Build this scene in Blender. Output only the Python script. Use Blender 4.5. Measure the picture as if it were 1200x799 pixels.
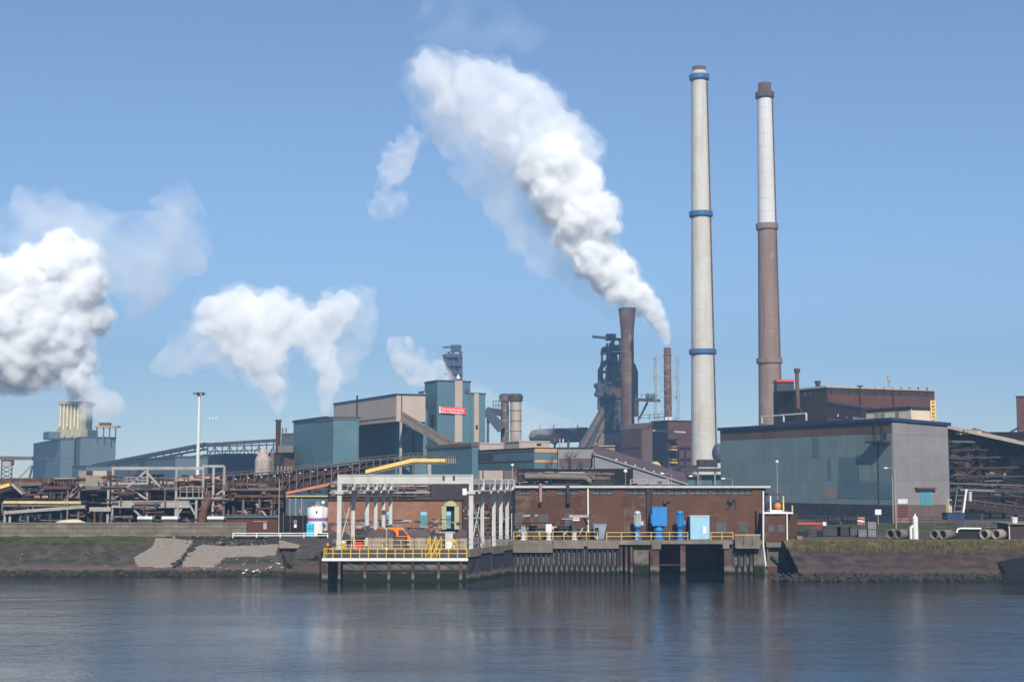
import bpy, math, random
import numpy as np
from mathutils import Vector, Matrix, noise as mnoise

for _o in list(bpy.data.objects):
    bpy.data.objects.remove(_o)
SC = bpy.context.scene
COL = SC.collection
random.seed(7)
rad = math.radians

# ------------------------------------------------------------------ camera
HC = 12.0            # eye height above the water
FPX = 1667.0         # focal length in pixels of a 1200 wide frame (50 mm)
PITCH = math.atan((563 - 399.5) / FPX)
cam_d = bpy.data.cameras.new('camera')
cam_d.lens = 50.0
cam_d.sensor_width = 36.0
cam_d.clip_start = 0.5
cam_d.clip_end = 20000
cam = bpy.data.objects.new('camera', cam_d)
COL.objects.link(cam)
cam.location = (0, 0, HC)
cam.rotation_euler = (math.pi / 2 + PITCH, 0, 0)
SC.camera = cam

# ------------------------------------------------------------------ sky, sun, exposure
SUN_EL, SUN_AZ = rad(36), rad(6)      # behind the camera, a little to its right
world = bpy.data.worlds.new('World')
SC.world = world
world.use_nodes = True
wn = world.node_tree.nodes
wl = world.node_tree.links
bg = wn['Background']
sky = wn.new('ShaderNodeTexSky')
sky.sky_type = 'NISHITA'
sky.sun_disc = False
sky.sun_elevation = SUN_EL
sky.sun_rotation = math.pi - SUN_AZ
sky.altitude = 0
sky.air_density = 0.8
sky.dust_density = 0.0
sky.ozone_density = 3.0
wl.new(sky.outputs[0], bg.inputs[0])
bg.inputs[1].default_value = 0.098
sun_d = bpy.data.lights.new('sun', 'SUN')
sun_d.energy = 5.0
sun_d.angle = rad(0.53)
sun_d.color = (1.0, 0.95, 0.87)
sun = bpy.data.objects.new('sun', sun_d)
COL.objects.link(sun)
_sd = Vector((math.sin(SUN_AZ) * math.cos(SUN_EL), -math.cos(SUN_AZ) * math.cos(SUN_EL), math.sin(SUN_EL)))
sun.rotation_euler = _sd.to_track_quat('Z', 'Y').to_euler()
sun.location = _sd * 100
SC.view_settings.view_transform = 'Standard'
SC.view_settings.look = 'None'
SC.view_settings.gamma = 1.0
SC.view_settings.exposure = 0.48
SC.view_settings.use_curve_mapping = False
SC.render.engine = 'CYCLES'
SC.cycles.max_bounces = 16
SC.cycles.diffuse_bounces = 2
SC.cycles.glossy_bounces = 3
SC.cycles.transmission_bounces = 4
SC.cycles.volume_bounces = 14
SC.cycles.transparent_max_bounces = 12
SC.cycles.use_denoising = True
SC.cycles.sample_clamp_indirect = 6

# ------------------------------------------------------------------ helpers: picture coordinates -> place
_ct, _st = math.cos(PITCH), math.sin(PITCH)
def P(px, py, Y):
    """the point of the place that the photograph shows at (px, py), Y metres out"""
    u = (px - 600) / FPX
    v = -(py - 399.5) / FPX
    t = Y / (_ct - v * _st)
    return Vector((u * t, Y, HC + (_st + v * _ct) * t))
def F(px, Y, py=575):
    p = P(px, py, Y)
    return (p.x, Y)
def ZA(py, Y):
    return P(600, py, Y).z
def GY(py, z):
    """distance at which a level z is seen in row py"""
    v = -(py - 399.5) / FPX
    return (z - HC) * (_ct - v * _st) / (_st + v * _ct)

GROUND = 4.3

class MB:
    """collects shapes; build() links them as one mesh object"""
    def __init__(s):
        s.v = []; s.f = []; s.smooth = []
    def add(s, vs, fs, smooth=False):
        n = len(s.v)
        s.v.extend([tuple(p) for p in vs])
        for f in fs:
            s.f.append(tuple(i + n for i in f)); s.smooth.append(smooth)
        return s
    def hexa(s, p):
        return s.add(p, [(0,3,2,1),(4,5,6,7),(0,1,5,4),(1,2,6,5),(2,3,7,6),(3,0,4,7)])
    def box(s, x0, x1, y0, y1, z0, z1):
        return s.hexa([(x0,y0,z0),(x1,y0,z0),(x1,y1,z0),(x0,y1,z0),(x0,y0,z1),(x1,y0,z1),(x1,y1,z1),(x0,y1,z1)])
    def prism(s, foot, z0, z1):
        """foot: (x, y) counter-clockwise from above; z0 / z1 numbers or one per corner"""
        n = len(foot)
        a = z0 if hasattr(z0, '__len__') else [z0] * n
        b = z1 if hasattr(z1, '__len__') else [z1] * n
        area = sum(foot[i][0] * foot[(i+1) % n][1] - foot[(i+1) % n][0] * foot[i][1] for i in range(n))
        if area < 0:
            foot = foot[::-1]; a = list(a)[::-1]; b = list(b)[::-1]
        vs = [(foot[i][0], foot[i][1], a[i]) for i in range(n)] + [(foot[i][0], foot[i][1], b[i]) for i in range(n)]
        fs = [tuple(range(n))[::-1], tuple(range(n, 2 * n))]
        fs += [(i, (i+1) % n, n + (i+1) % n, n + i) for i in range(n)]
        return s.add(vs, fs)
    def bar(s, p0, p1, w, h=None):
        """square bar between two points; h is its upright (or second) width"""
        h = h or w
        p0 = Vector(p0); p1 = Vector(p1)
        d = (p1 - p0)
        if d.length < 1e-6: return s
        d.normalize()
        up = Vector((0,0,1)) if abs(d.z) < 0.95 else Vector((0,1,0))
        r = d.cross(up).normalized(); q = r.cross(d).normalized()
        r *= w / 2; q *= h / 2
        c = [(-1,-1),(1,-1),(1,1),(-1,1)]
        return s.add([p0 + r*a + q*b for a, b in c] + [p1 + r*a + q*b for a, b in c],
                     [(3,2,1,0),(4,5,6,7),(0,1,5,4),(1,2,6,5),(2,3,7,6),(3,0,4,7)])
    def tube(s, p0, p1, r0, r1=None, n=10, caps=True):
        r1 = r0 if r1 is None else r1
        p0 = Vector(p0); p1 = Vector(p1)
        d = (p1 - p0).normalized()
        up = Vector((0,0,1)) if abs(d.z) < 0.95 else Vector((1,0,0))
        a = d.cross(up).normalized(); b = a.cross(d).normalized()
        vs = []
        for p, r in ((p0, r0), (p1, r1)):
            for i in range(n):
                t = 2 * math.pi * i / n
                vs.append(p + a * (math.cos(t) * r) + b * (math.sin(t) * r))
        s.add(vs, [((i+1) % n, i, n + i, n + (i+1) % n) for i in range(n)], True)
        if caps:
            s.add(vs[:n], [tuple(range(n))]); s.add(vs[n:], [tuple(range(n))[::-1]])
        return s
    def path(s, pts, r, n=8):
        for a, b in zip(pts, pts[1:]):
            s.tube(a, b, r, n=n)
        for p in pts[1:-1]:
            s.ball(p, r * 1.02, 6, 5)
        return s
    def lathe(s, c, prof, n=24, caps=True):
        """prof: (radius, height) from the bottom up, about the point c"""
        vs = []
        for r, z in prof:
            for i in range(n):
                t = 2 * math.pi * i / n
                vs.append((c[0] + r * math.cos(t), c[1] + r * math.sin(t), c[2] + z))
        fs = []
        for k in range(len(prof) - 1):
            for i in range(n):
                fs.append((k*n + i, k*n + (i+1) % n, (k+1)*n + (i+1) % n, (k+1)*n + i))
        s.add(vs, fs, True)
        if caps:
            s.add(vs[:n], [tuple(range(n))[::-1]]); s.add(vs[-n:], [tuple(range(n))])
        return s
    def ball(s, c, r, n=10, m=7, sz=1.0):
        prof = []
        for k in range(m + 1):
            t = -math.pi / 2 + math.pi * k / m
            prof.append((max(1e-3, math.cos(t)) * r, math.sin(t) * r * sz))
        return s.lathe(c, prof, n, False)
    def build(s, name, mat, parent=None, smooth_angle=None):
        me = bpy.data.meshes.new(name)
        o = bpy.data.objects.new(name, me)
        COL.objects.link(o)
        off = Vector((0,0,0))
        if parent is not None:
            o.parent = parent
            q = parent
            while q is not None:
                off += q.location; q = q.parent
        vs = [(v[0]-off.x, v[1]-off.y, v[2]-off.z) for v in s.v]
        me.from_pydata(vs, [], s.f)
        me.polygons.foreach_set('use_smooth', s.smooth)
        me.materials.append(mat)
        me.update()
        return o

def tag(o, label, cat, group=None, kind=None):
    if label: o['label'] = label
    if cat: o['category'] = cat
    if group: o['group'] = group
    if kind: o['kind'] = kind
    return o
def thing(name, label, cat, loc=(0,0,0), group=None):
    o = bpy.data.objects.new(name, None)
    COL.objects.link(o)
    o.location = loc
    return tag(o, label, cat, group)
def struct(o, label=None):
    o['kind'] = 'structure'
    if label: o['label'] = label
    return o
def stuff(o, label=None, cat=None):
    o['kind'] = 'stuff'
    if label: o['label'] = label
    if cat: o['category'] = cat
    return o
def copy_tree(o, parent=None):
    c = o.copy(); COL.objects.link(c); c.parent = parent
    for ch in list(o.children): copy_tree(ch, c)
    return c

# ------------------------------------------------------------------ materials
MATS = {}
def mat(name, col, rough=0.75, metal=0.0, var=0.18, scale=0.6, streak=0.0, streak_col=(0.09,0.045,0.025), streak_scale=0.8,
        patch=None, patch_amt=0.35, patch_scale=0.25, bump=0.0, bump_scale=8, corr=0.0, corr_pitch=0.35, rnd=0.0, spec=0.3):
    """painted or weathered surface: base colour, cloudy variation, downward streaks, patches of another colour, fine relief"""
    m = bpy.data.materials.new(name); m.use_nodes = True
    nt = m.node_tree; N = nt.nodes; L = nt.links
    b = N['Principled BSDF']
    b.inputs['Roughness'].default_value = rough
    b.inputs['Metallic'].default_value = metal
    b.inputs['Specular IOR Level'].default_value = spec
    geo = N.new('ShaderNodeNewGeometry')
    pos = geo.outputs['Position']
    def tex(sc, vec=pos, detail=4, ro=0.6):
        t = N.new('ShaderNodeTexNoise'); t.inputs['Scale'].default_value = sc
        t.inputs['Detail'].default_value = detail; t.inputs['Roughness'].default_value = ro
        L.new(vec, t.inputs['Vector']); return t.outputs['Fac']
    def ramp(fac, a, bb):
        r = N.new('ShaderNodeMapRange'); r.inputs['From Min'].default_value = a; r.inputs['From Max'].default_value = bb
        r.clamp = True; L.new(fac, r.inputs['Value']); return r.outputs['Result']
    def mixc(fac, A, B):
        x = N.new('ShaderNodeMix'); x.data_type = 'RGBA'
        if isinstance(fac, (int, float)): x.inputs[0].default_value = fac
        else: L.new(fac, x.inputs[0])
        for k, c in ((6, A), (7, B)):
            if isinstance(c, tuple): x.inputs[k].default_value = (*c, 1)
            else: L.new(c, x.inputs[k])
        return x.outputs[2]
    def mul(a, k):
        x = N.new('ShaderNodeMath'); x.operation = 'MULTIPLY'
        L.new(a, x.inputs[0])
        if isinstance(k, (int, float)): x.inputs[1].default_value = k
        else: L.new(k, x.inputs[1])
        return x.outputs[0]
    lo = tuple(c * (1 - var) for c in col); hi = tuple(min(1, c * (1 + var)) for c in col)
    c = mixc(ramp(tex(scale), 0.32, 0.68), lo, hi)
    if patch:
        c = mixc(mul(ramp(tex(patch_scale, detail=6, ro=0.7), 0.52, 0.6), patch_amt), c, patch)
    if streak > 0:
        mp = N.new('ShaderNodeMapping'); mp.inputs['Scale'].default_value = (1, 1, 0.06); L.new(pos, mp.inputs['Vector'])
        sf = mul(ramp(tex(streak_scale * 2, mp.outputs[0], 3), 0.5, 0.72), streak)
        c = mixc(sf, c, streak_col)
    if rnd > 0:
        oi = N.new('ShaderNodeObjectInfo')
        h = N.new('ShaderNodeHueSaturation')
        rr = N.new('ShaderNodeMapRange'); rr.inputs['To Min'].default_value = 1 - rnd; rr.inputs['To Max'].default_value = 1 + rnd
        L.new(oi.outputs['Random'], rr.inputs['Value']); L.new(rr.outputs[0], h.inputs['Value']); L.new(c, h.inputs['Color'])
        c = h.outputs[0]
    L.new(c, b.inputs['Base Color'])
    hgt = None
    if corr > 0:
        sx = N.new('ShaderNodeSeparateXYZ'); L.new(pos, sx.inputs[0])
        ad = N.new('ShaderNodeMath'); ad.operation = 'ADD'
        L.new(sx.outputs[0], ad.inputs[0]); L.new(sx.outputs[1], ad.inputs[1])
        w = N.new('ShaderNodeMath'); w.operation = 'SINE'
        L.new(mul(ad.outputs[0], 2 * math.pi / corr_pitch), w.inputs[0])
        bp = N.new('ShaderNodeBump'); bp.inputs['Strength'].default_value = corr; bp.inputs['Distance'].default_value = 0.03
        L.new(w.outputs[0], bp.inputs['Height']); hgt = bp.outputs[0]
    if bump > 0:
        bp = N.new('ShaderNodeBump'); bp.inputs['Strength'].default_value = bump; bp.inputs['Distance'].default_value = 0.05
        L.new(tex(bump_scale, detail=5), bp.inputs['Height'])
        if hgt: L.new(hgt, bp.inputs['Normal'])
        hgt = bp.outputs[0]
    if hgt: L.new(hgt, b.inputs['Normal'])
    MATS[name] = m
    return m
M = MATS
# ------------------------------------------------------------------ steam
def vol_mat(name, density, col=(1,1,1), aniso=0.35, nscale=0.0, lo=0.42, hi=0.62, rate=1.0, detail=3, dist=0.0):
    m = bpy.data.materials.new(name); m.use_nodes = True
    N = m.node_tree.nodes; L = m.node_tree.links
    N.remove(N['Principled BSDF'])
    v = N.new('ShaderNodeVolumePrincipled')
    v.inputs['Color'].default_value = (*col, 1)
    v.inputs['Density'].default_value = density
    v.inputs['Anisotropy'].default_value = aniso
    L.new(v.outputs[0], N['Material Output'].inputs['Volume'])
    if nscale:
        geo = N.new('ShaderNodeNewGeometry')
        t = N.new('ShaderNodeTexNoise'); t.inputs['Scale'].default_value = nscale; t.inputs['Detail'].default_value = detail; t.inputs['Distortion'].default_value = dist
        L.new(geo.outputs['Position'], t.inputs['Vector'])
        r = N.new('ShaderNodeMapRange'); r.inputs['From Min'].default_value = lo; r.inputs['From Max'].default_value = hi
        r.inputs['To Min'].default_value = 0; r.inputs['To Max'].default_value = density
        L.new(t.outputs['Fac'], r.inputs['Value']); L.new(r.outputs[0], v.inputs['Density'])
    m.cycles.volume_step_rate = rate
    return m

_t = (1 + 5 ** 0.5) / 2
def _ico(sub=1):
    import bmesh
    bm = bmesh.new(); bmesh.ops.create_icosphere(bm, subdivisions=sub, radius=1)
    v = np.array([x.co[:] for x in bm.verts]); f = np.array([[y.index for y in x.verts] for x in bm.faces]); bm.free()
    return v, f
ICO_V, ICO_F = _ico(2)

def puffs(spine, rng, n_mid=10, n_small=8, k_mid=0.55, k_small=0.4, step=0.55):
    """spine: (px, py, Y, radius in px). Returns spheres: a chain of big ones, billows on them and smaller billows on those"""
    out = []
    pts = []
    for (a, b) in zip(spine, spine[1:]):
        d = math.hypot(a[0]-b[0], a[1]-b[1]); r = (a[3] + b[3]) / 2
        n = max(1, int(d / (r * step)))
        for i in range(n):
            t = i / n
            pts.append([a[j] + (b[j] - a[j]) * t for j in range(4)])
    pts.append(list(spine[-1]))
    for px, py, Y, r in pts:
        s = Y / FPX
        c = np.array(P(px, py, Y)); R = r * s
        out.append((c, R * 0.72))
        for _ in range(n_mid):
            d = rng.normal(size=3); d /= np.linalg.norm(d)
            rm = R * k_mid * rng.uniform(0.45, 1.0)
            cm = c + d * (R - rm) * rng.uniform(0.85, 1.15)
            out.append((cm, rm))
            for _ in range(n_small):
                e = rng.normal(size=3); e /= np.linalg.norm(e)
                e = e + d * 0.9; e /= np.linalg.norm(e)
                rs = rm * k_small * rng.uniform(0.5, 1.1)
                out.append((cm + e * rm * 0.95, rs))
    return out

def smoke_mesh(name, spheres, voxel, material, parent=None, disp=0.0, dscale=4.0):
    """one closed billowing skin round all the puffs, filled with the volume"""
    nv, nf = len(ICO_V), len(ICO_F)
    V = np.concatenate([ICO_V * r + c for c, r in spheres]); Fc = np.concatenate([ICO_F + i * nv for i in range(len(spheres))])
    off = np.array(parent.location) if parent is not None else np.zeros(3)
    me = bpy.data.meshes.new(name)
    me.from_pydata((V - off).tolist(), [], Fc.tolist())
    o = bpy.data.objects.new(name, me); COL.objects.link(o)
    rm = o.modifiers.new('skin', 'REMESH'); rm.mode = 'VOXEL'; rm.voxel_size = voxel; rm.use_smooth_shade = True
    if disp:
        tx = bpy.data.textures.new(name, 'CLOUDS'); tx.noise_scale = dscale; tx.noise_depth = 4
        dm = o.modifiers.new('billow', 'DISPLACE'); dm.texture = tx; dm.strength = disp; dm.mid_level = 0.5; dm.texture_coords = 'GLOBAL'
    dg = bpy.context.evaluated_depsgraph_get()
    m2 = bpy.data.meshes.new_from_object(o.evaluated_get(dg))
    o.modifiers.clear(); o.data = m2; bpy.data.meshes.remove(me)
    m2.name = name
    m2.materials.clear(); m2.materials.append(material)
    if parent is not None: o.parent = parent
    return o
# colours of the things themselves (linear); coal also stands in for shade
mat('teal', (0.07225,0.1445,0.17), 0.55, var=0.1, scale=0.08, streak=0.25, streak_col=(0.05,0.10,0.11), corr=0.25, patch=(0.14,0.21,0.21), patch_amt=0.35, patch_scale=0.06)
mat('teal_panel', (0.1452,0.198,0.2024), 0.55, var=0.1, scale=0.3, streak=0.55, streak_col=(0.11,0.13,0.12), streak_scale=1.0, corr=0.3, rnd=0.05, patch=(0.12,0.17,0.16), patch_amt=0.35, patch_scale=0.12)
mat('teal_patch', (0.085,0.138,0.16), 0.55, var=0.1, scale=0.4, streak=0.4, streak_col=(0.08,0.11,0.115), streak_scale=1.0)
mat('teal_far', (0.085,0.125,0.135), 0.6, var=0.1, scale=0.1, streak=0.2, streak_col=(0.06,0.08,0.09))
mat('teal_deep', (0.06,0.11,0.135), 0.55, var=0.1, scale=0.2, streak=0.25, streak_col=(0.03,0.06,0.07), corr=0.25)
mat('teal_bright', (0.07,0.24,0.28), 0.5, var=0.12, scale=0.5, streak=0.3)
mat('grey_panel', (0.1955,0.1802,0.1802), 0.6, var=0.09, scale=0.3, streak=0.5, streak_col=(0.19,0.165,0.155), streak_scale=0.9, corr=0.25, rnd=0.06)
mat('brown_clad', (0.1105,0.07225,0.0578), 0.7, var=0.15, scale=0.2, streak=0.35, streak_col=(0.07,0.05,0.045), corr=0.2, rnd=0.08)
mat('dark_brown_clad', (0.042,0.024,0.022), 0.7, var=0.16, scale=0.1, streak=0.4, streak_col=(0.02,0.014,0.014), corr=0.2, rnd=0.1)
mat('rust_clad', (0.095,0.036,0.025), 0.75, var=0.16, scale=0.12, streak=0.45, streak_col=(0.05,0.024,0.02), corr=0.2)
mat('rust', (0.09,0.0414,0.0261), 0.85, var=0.4, scale=0.7, streak=0.5, streak_col=(0.045,0.025,0.02), patch=(0.22,0.13,0.085), patch_scale=0.5)
mat('rust_dark', (0.036,0.022,0.018), 0.85, var=0.4, scale=0.6, streak=0.4, streak_col=(0.02,0.015,0.013), patch=(0.10,0.055,0.038), patch_scale=0.5)
mat('rust_steel', (0.1275,0.09775,0.08075), 0.8, var=0.25, scale=0.5, streak=0.6, streak_col=(0.09,0.05,0.035), patch=(0.15,0.085,0.06), patch_scale=0.4)
mat('pale_steel', (0.29,0.27,0.25), 0.65, var=0.15, scale=0.7, streak=0.5, streak_col=(0.2,0.14,0.1), patch=(0.28,0.22,0.18), patch_scale=0.5)
mat('dark_steel', (0.032,0.034,0.042), 0.6, var=0.3, scale=0.6, streak=0.3, patch=(0.06,0.045,0.04))
mat('steel_blue', (0.045,0.058,0.085), 0.6, var=0.25, scale=0.3, streak=0.3, patch=(0.09,0.07,0.06))
mat('coal', (0.009,0.008,0.008), 0.95, var=0.4, scale=0.4, bump=0.5)  # black for coal, also painted where voids lie in shade
mat('beige_clad', (0.391,0.3145,0.255), 0.65, var=0.07, scale=0.1, streak=0.3, streak_col=(0.3,0.23,0.18), corr=0.25)
mat('cream', (0.62,0.52,0.36), 0.6, var=0.08, scale=0.3, streak=0.25, streak_col=(0.35,0.25,0.14))
mat('orange_band', (0.52,0.26,0.10), 0.6, var=0.1, scale=0.2, streak=0.3)
mat('white_paint', (0.627,0.6175,0.589), 0.5, var=0.06, scale=0.8, streak=0.3, streak_col=(0.4,0.32,0.24))
mat('gantry_white', (0.423,0.414,0.3915), 0.6, var=0.1, scale=0.9, streak=0.55, streak_col=(0.34,0.28,0.22), patch=(0.42,0.39,0.35), patch_scale=0.7)
mat('yellow_paint', (0.62,0.38,0.04), 0.5, var=0.14, scale=1.0, streak=0.35, streak_col=(0.35,0.18,0.04))
mat('pale_yellow', (0.52,0.42,0.18), 0.6, var=0.18, scale=0.9, streak=0.4, streak_col=(0.3,0.18,0.08))
mat('yellow_panel', (0.7,0.46,0.12), 0.55, var=0.1, scale=0.5, streak=0.4, streak_col=(0.45,0.24,0.05))
mat('orange_red', (0.50,0.15,0.07), 0.6, var=0.2, scale=0.5, streak=0.35)
mat('red_paint', (0.62,0.055,0.045), 0.5, var=0.12, scale=0.6, streak=0.2)
mat('banner_red', (0.75,0.06,0.06), 0.6, var=0.05)
mat('blue_paint', (0.02,0.19,0.46), 0.45, var=0.1, scale=0.9, streak=0.2, streak_col=(0.02,0.06,0.16))
mat('pale_blue', (0.255,0.442,0.561), 0.5, var=0.06, scale=0.9, streak=0.2, streak_col=(0.25,0.3,0.33))
mat('cyan_paint', (0.02,0.38,0.55), 0.45, var=0.1)
mat('navy_roof', (0.012,0.036,0.095), 0.6, var=0.15, scale=0.4)
mat('ring_blue', (0.035,0.11,0.23), 0.5, var=0.12, scale=0.5, streak=0.2)
mat('brick', (0.075,0.032,0.019), 0.85, var=0.14, scale=0.5, streak=0.3, streak_col=(0.06,0.045,0.04), patch=(0.13,0.085,0.065), patch_amt=0.8, patch_scale=0.33, bump=0.4, bump_scale=6)
mat('brick_plain', (0.092,0.042,0.023), 0.85, var=0.2, scale=0.4, streak=0.45, streak_col=(0.075,0.05,0.042), patch=(0.07,0.036,0.026), patch_scale=0.25, patch_amt=0.6, bump=0.4, bump_scale=6)
mat('brick_red', (0.09,0.03,0.019), 0.85, var=0.14, scale=0.5, streak=0.3, streak_col=(0.06,0.035,0.03), bump=0.4, bump_scale=6)
mat('render_tan', (0.21,0.095,0.052), 0.8, var=0.1, scale=0.25, streak=0.35, streak_col=(0.17,0.09,0.06), patch=(0.33,0.2,0.14), patch_scale=0.2)
mat('concrete', (0.1403,0.1173,0.08925), 0.9, var=0.22, scale=0.6, streak=0.75, streak_col=(0.13,0.11,0.085), patch=(0.2,0.18,0.14), patch_scale=0.4, bump=0.4, bump_scale=4, rnd=0.14)
mat('concrete_pale', (0.2464,0.2024,0.1628), 0.9, var=0.18, scale=0.9, patch=(0.17,0.15,0.13), patch_scale=0.9, patch_amt=0.75, bump=0.5, bump_scale=3)
mat('concrete_dark', (0.06,0.053,0.047), 0.9, var=0.3, scale=0.5, streak=0.5, streak_col=(0.035,0.03,0.026), patch=(0.15,0.13,0.11), patch_scale=0.35, bump=0.5, bump_scale=3, rnd=0.12)
mat('concrete_chimney', (0.48,0.455,0.41), 0.85, var=0.05, scale=0.05, streak=0.7, streak_col=(0.36,0.31,0.25), streak_scale=0.35, patch=(0.44,0.38,0.31), patch_scale=0.09, patch_amt=0.6, bump=0.1, bump_scale=2)
mat('concrete_white', (0.53,0.525,0.505), 0.8, var=0.05, scale=0.05, streak=0.6, streak_col=(0.45,0.42,0.38), streak_scale=0.35, patch=(0.55,0.53,0.5), patch_scale=0.08)
mat('chimney_brown', (0.2125,0.1403,0.1062), 0.85, var=0.08, scale=0.05, streak=0.75, streak_col=(0.13,0.085,0.065), streak_scale=0.35, patch=(0.3,0.21,0.165), patch_scale=0.08, patch_amt=0.6)
mat('joint_grey', (0.49,0.465,0.42), 0.9, var=0.2, scale=0.3)
mat('joint_brown', (0.215,0.14,0.105), 0.9, var=0.2, scale=0.3)
mat('soot_brick', (0.085,0.055,0.045), 0.9, var=0.3, scale=0.6, streak=0.3)
mat('rust_stack', (0.11,0.058,0.042), 0.75, var=0.2, scale=0.15, streak=0.6, streak_col=(0.05,0.028,0.024), streak_scale=0.4, patch=(0.2,0.13,0.085), patch_scale=0.15)
mat('tank_pale', (0.3825,0.323,0.2805), 0.7, var=0.1, scale=0.3, streak=0.7, streak_col=(0.2,0.1,0.07), patch=(0.3,0.19,0.14), patch_scale=0.35)
mat('tank_pink', (0.36,0.21,0.17), 0.75, var=0.15, scale=0.4, streak=0.5, streak_col=(0.2,0.1,0.07), patch=(0.46,0.36,0.31), patch_scale=0.3)
mat('quench_wood', (0.34,0.31,0.18), 0.8, var=0.15, scale=0.15, streak=0.5, streak_col=(0.25,0.2,0.12))
mat('purple_band', (0.24,0.10,0.28), 0.5, var=0.05)
mat('window_glass', (0.06,0.07,0.075), 0.15, var=0.3, scale=0.8, spec=0.5)
mat('clerestory', (0.075,0.08,0.082), 0.3, var=0.35, scale=0.9, spec=0.5)
mat('brick_dark', (0.075,0.038,0.03), 0.9, var=0.3, scale=0.8, patch=(0.045,0.032,0.028), patch_scale=0.7, patch_amt=0.8, bump=0.6, bump_scale=4)
mat('black_rubber', (0.008,0.008,0.008), 0.7, var=0.2)
mat('aluminium', (0.42,0.43,0.45), 0.45, metal=0.3, var=0.1, scale=1.5)
mat('bin_grey', (0.19,0.25,0.30), 0.55, var=0.12, scale=1, streak=0.4)
mat('orange_paint', (0.80,0.20,0.02), 0.4, var=0.05, spec=0.5)
mat('orange_buoy', (0.62,0.20,0.04), 0.6, var=0.15, scale=2)
mat('green_portal', (0.34,0.36,0.19), 0.7, var=0.1, scale=0.6, streak=0.3, streak_col=(0.2,0.19,0.1))
mat('tank_cover', (0.085,0.058,0.062), 0.7, var=0.15, scale=0.5, streak=0.2)
mat('tank_body', (0.235,0.19,0.15), 0.8, var=0.12, scale=0.5, streak=0.4, streak_col=(0.13,0.1,0.08))
mat('sheet_pile', (0.05,0.072,0.085), 0.7, var=0.2, scale=0.6, streak=0.5, streak_col=(0.05,0.035,0.03), patch=(0.10,0.07,0.06), patch_scale=0.5, rnd=0.15)
mat('rust_pile', (0.10,0.06,0.05), 0.85, var=0.25, scale=0.6, streak=0.5, streak_col=(0.05,0.035,0.03), rnd=0.15)
mat('gull_white', (0.8,0.8,0.8), 0.6, var=0.02)
mat('rock', (0.034,0.031,0.027), 0.9, var=0.4, scale=1.2, bump=0.5, bump_scale=5)
mat('rock_pale', (0.26,0.23,0.2), 0.9, var=0.35, scale=1.2, bump=0.5, bump_scale=5)
mat('dry_grass', (0.115,0.09,0.042), 0.9, var=0.35, scale=1.5, patch=(0.10,0.11,0.035), patch_scale=0.6, patch_amt=0.7)
mat('green_grass', (0.042,0.05,0.018), 0.9, var=0.35, scale=1.0, patch=(0.12,0.11,0.04), patch_scale=0.3)
mat('ground_soil', (0.085,0.07,0.058), 0.95, var=0.3, scale=0.12, patch=(0.05,0.045,0.045), patch_scale=0.05, patch_amt=0.7, bump=0.4, bump_scale=1)
mat('deck_concrete', (0.16,0.145,0.125), 0.9, var=0.15, scale=0.4, patch=(0.16,0.145,0.125), patch_scale=0.3, bump=0.3, bump_scale=3)

def tidal(name, base, alg=(0.011,0.015,0.006), pale=(0.24,0.2,0.15), a0=0.5, a1=1.3, top=None, grass_x=None):
    """bank or wall above the water line: weed-green foot, pale salt line, dry stone above (bands fixed to the height of the tide)"""
    m = mat(name, base, 0.95, var=0.35, scale=0.7, patch=tuple(c * 1.8 for c in base), patch_scale=0.35, patch_amt=0.5, bump=0.7, bump_scale=2.5)
    nt = m.node_tree; N = nt.nodes; L = nt.links
    b = N['Principled BSDF']; src = b.inputs['Base Color'].links[0].from_socket
    geo = N.new('ShaderNodeNewGeometry'); sx = N.new('ShaderNodeSeparateXYZ'); L.new(geo.outputs['Position'], sx.inputs[0])
    t = N.new('ShaderNodeTexNoise'); t.inputs['Scale'].default_value = 0.8; t.inputs['Detail'].default_value = 4
    L.new(geo.outputs['Position'], t.inputs['Vector'])
    ma = N.new('ShaderNodeMath'); ma.operation = 'MULTIPLY_ADD'; ma.inputs[1].default_value = 0.9
    L.new(t.outputs['Fac'], ma.inputs[0]); L.new(sx.outputs[2], ma.inputs[2])
    h = ma.outputs[0]
    def step(a, bb):
        r = N.new('ShaderNodeMapRange'); r.inputs['From Min'].default_value = a + 0.45; r.inputs['From Max'].default_value = bb + 0.45
        r.clamp = True; L.new(h, r.inputs['Value']); return r.outputs[0]
    def mixc(f, A, B):
        x = N.new('ShaderNodeMix'); x.data_type = 'RGBA'; L.new(f, x.inputs[0])
        for k, c in ((6, A), (7, B)):
            if isinstance(c, tuple): x.inputs[k].default_value = (*c, 1)
            else: L.new(c, x.inputs[k])
        return x.outputs[2]
    if pale: src = mixc(step(a1 + 0.1, a1 + 0.55), pale, src)
    c = mixc(step(a0, a1), alg, src)
    if top:
        g = N.new('ShaderNodeTexNoise'); g.inputs['Scale'].default_value = 0.5; g.inputs['Detail'].default_value = 5
        L.new(geo.outputs['Position'], g.inputs['Vector'])
        f = step(top[1], top[1] + 0.5)
        if grass_x is not None:
            r = N.new('ShaderNodeMapRange'); r.inputs['From Min'].default_value = grass_x - 3; r.inputs['From Max'].default_value = grass_x + 3
            r.inputs['To Min'].default_value = 1; r.inputs['To Max'].default_value = 0
            L.new(sx.outputs[0], r.inputs['Value'])
            mu = N.new('ShaderNodeMath'); mu.operation = 'MULTIPLY'; L.new(f, mu.inputs[0]); L.new(r.outputs[0], mu.inputs[1]); f = mu.outputs[0]
        c = mixc(f, c, top[0])
    L.new(c, b.inputs['Base Color'])
    return m
tidal('bank_left', (0.052,0.042,0.034), pale=(0.105,0.076,0.06), a0=0.35, a1=0.8, top=((0.06,0.062,0.022), 3.3), grass_x=-46)
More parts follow.
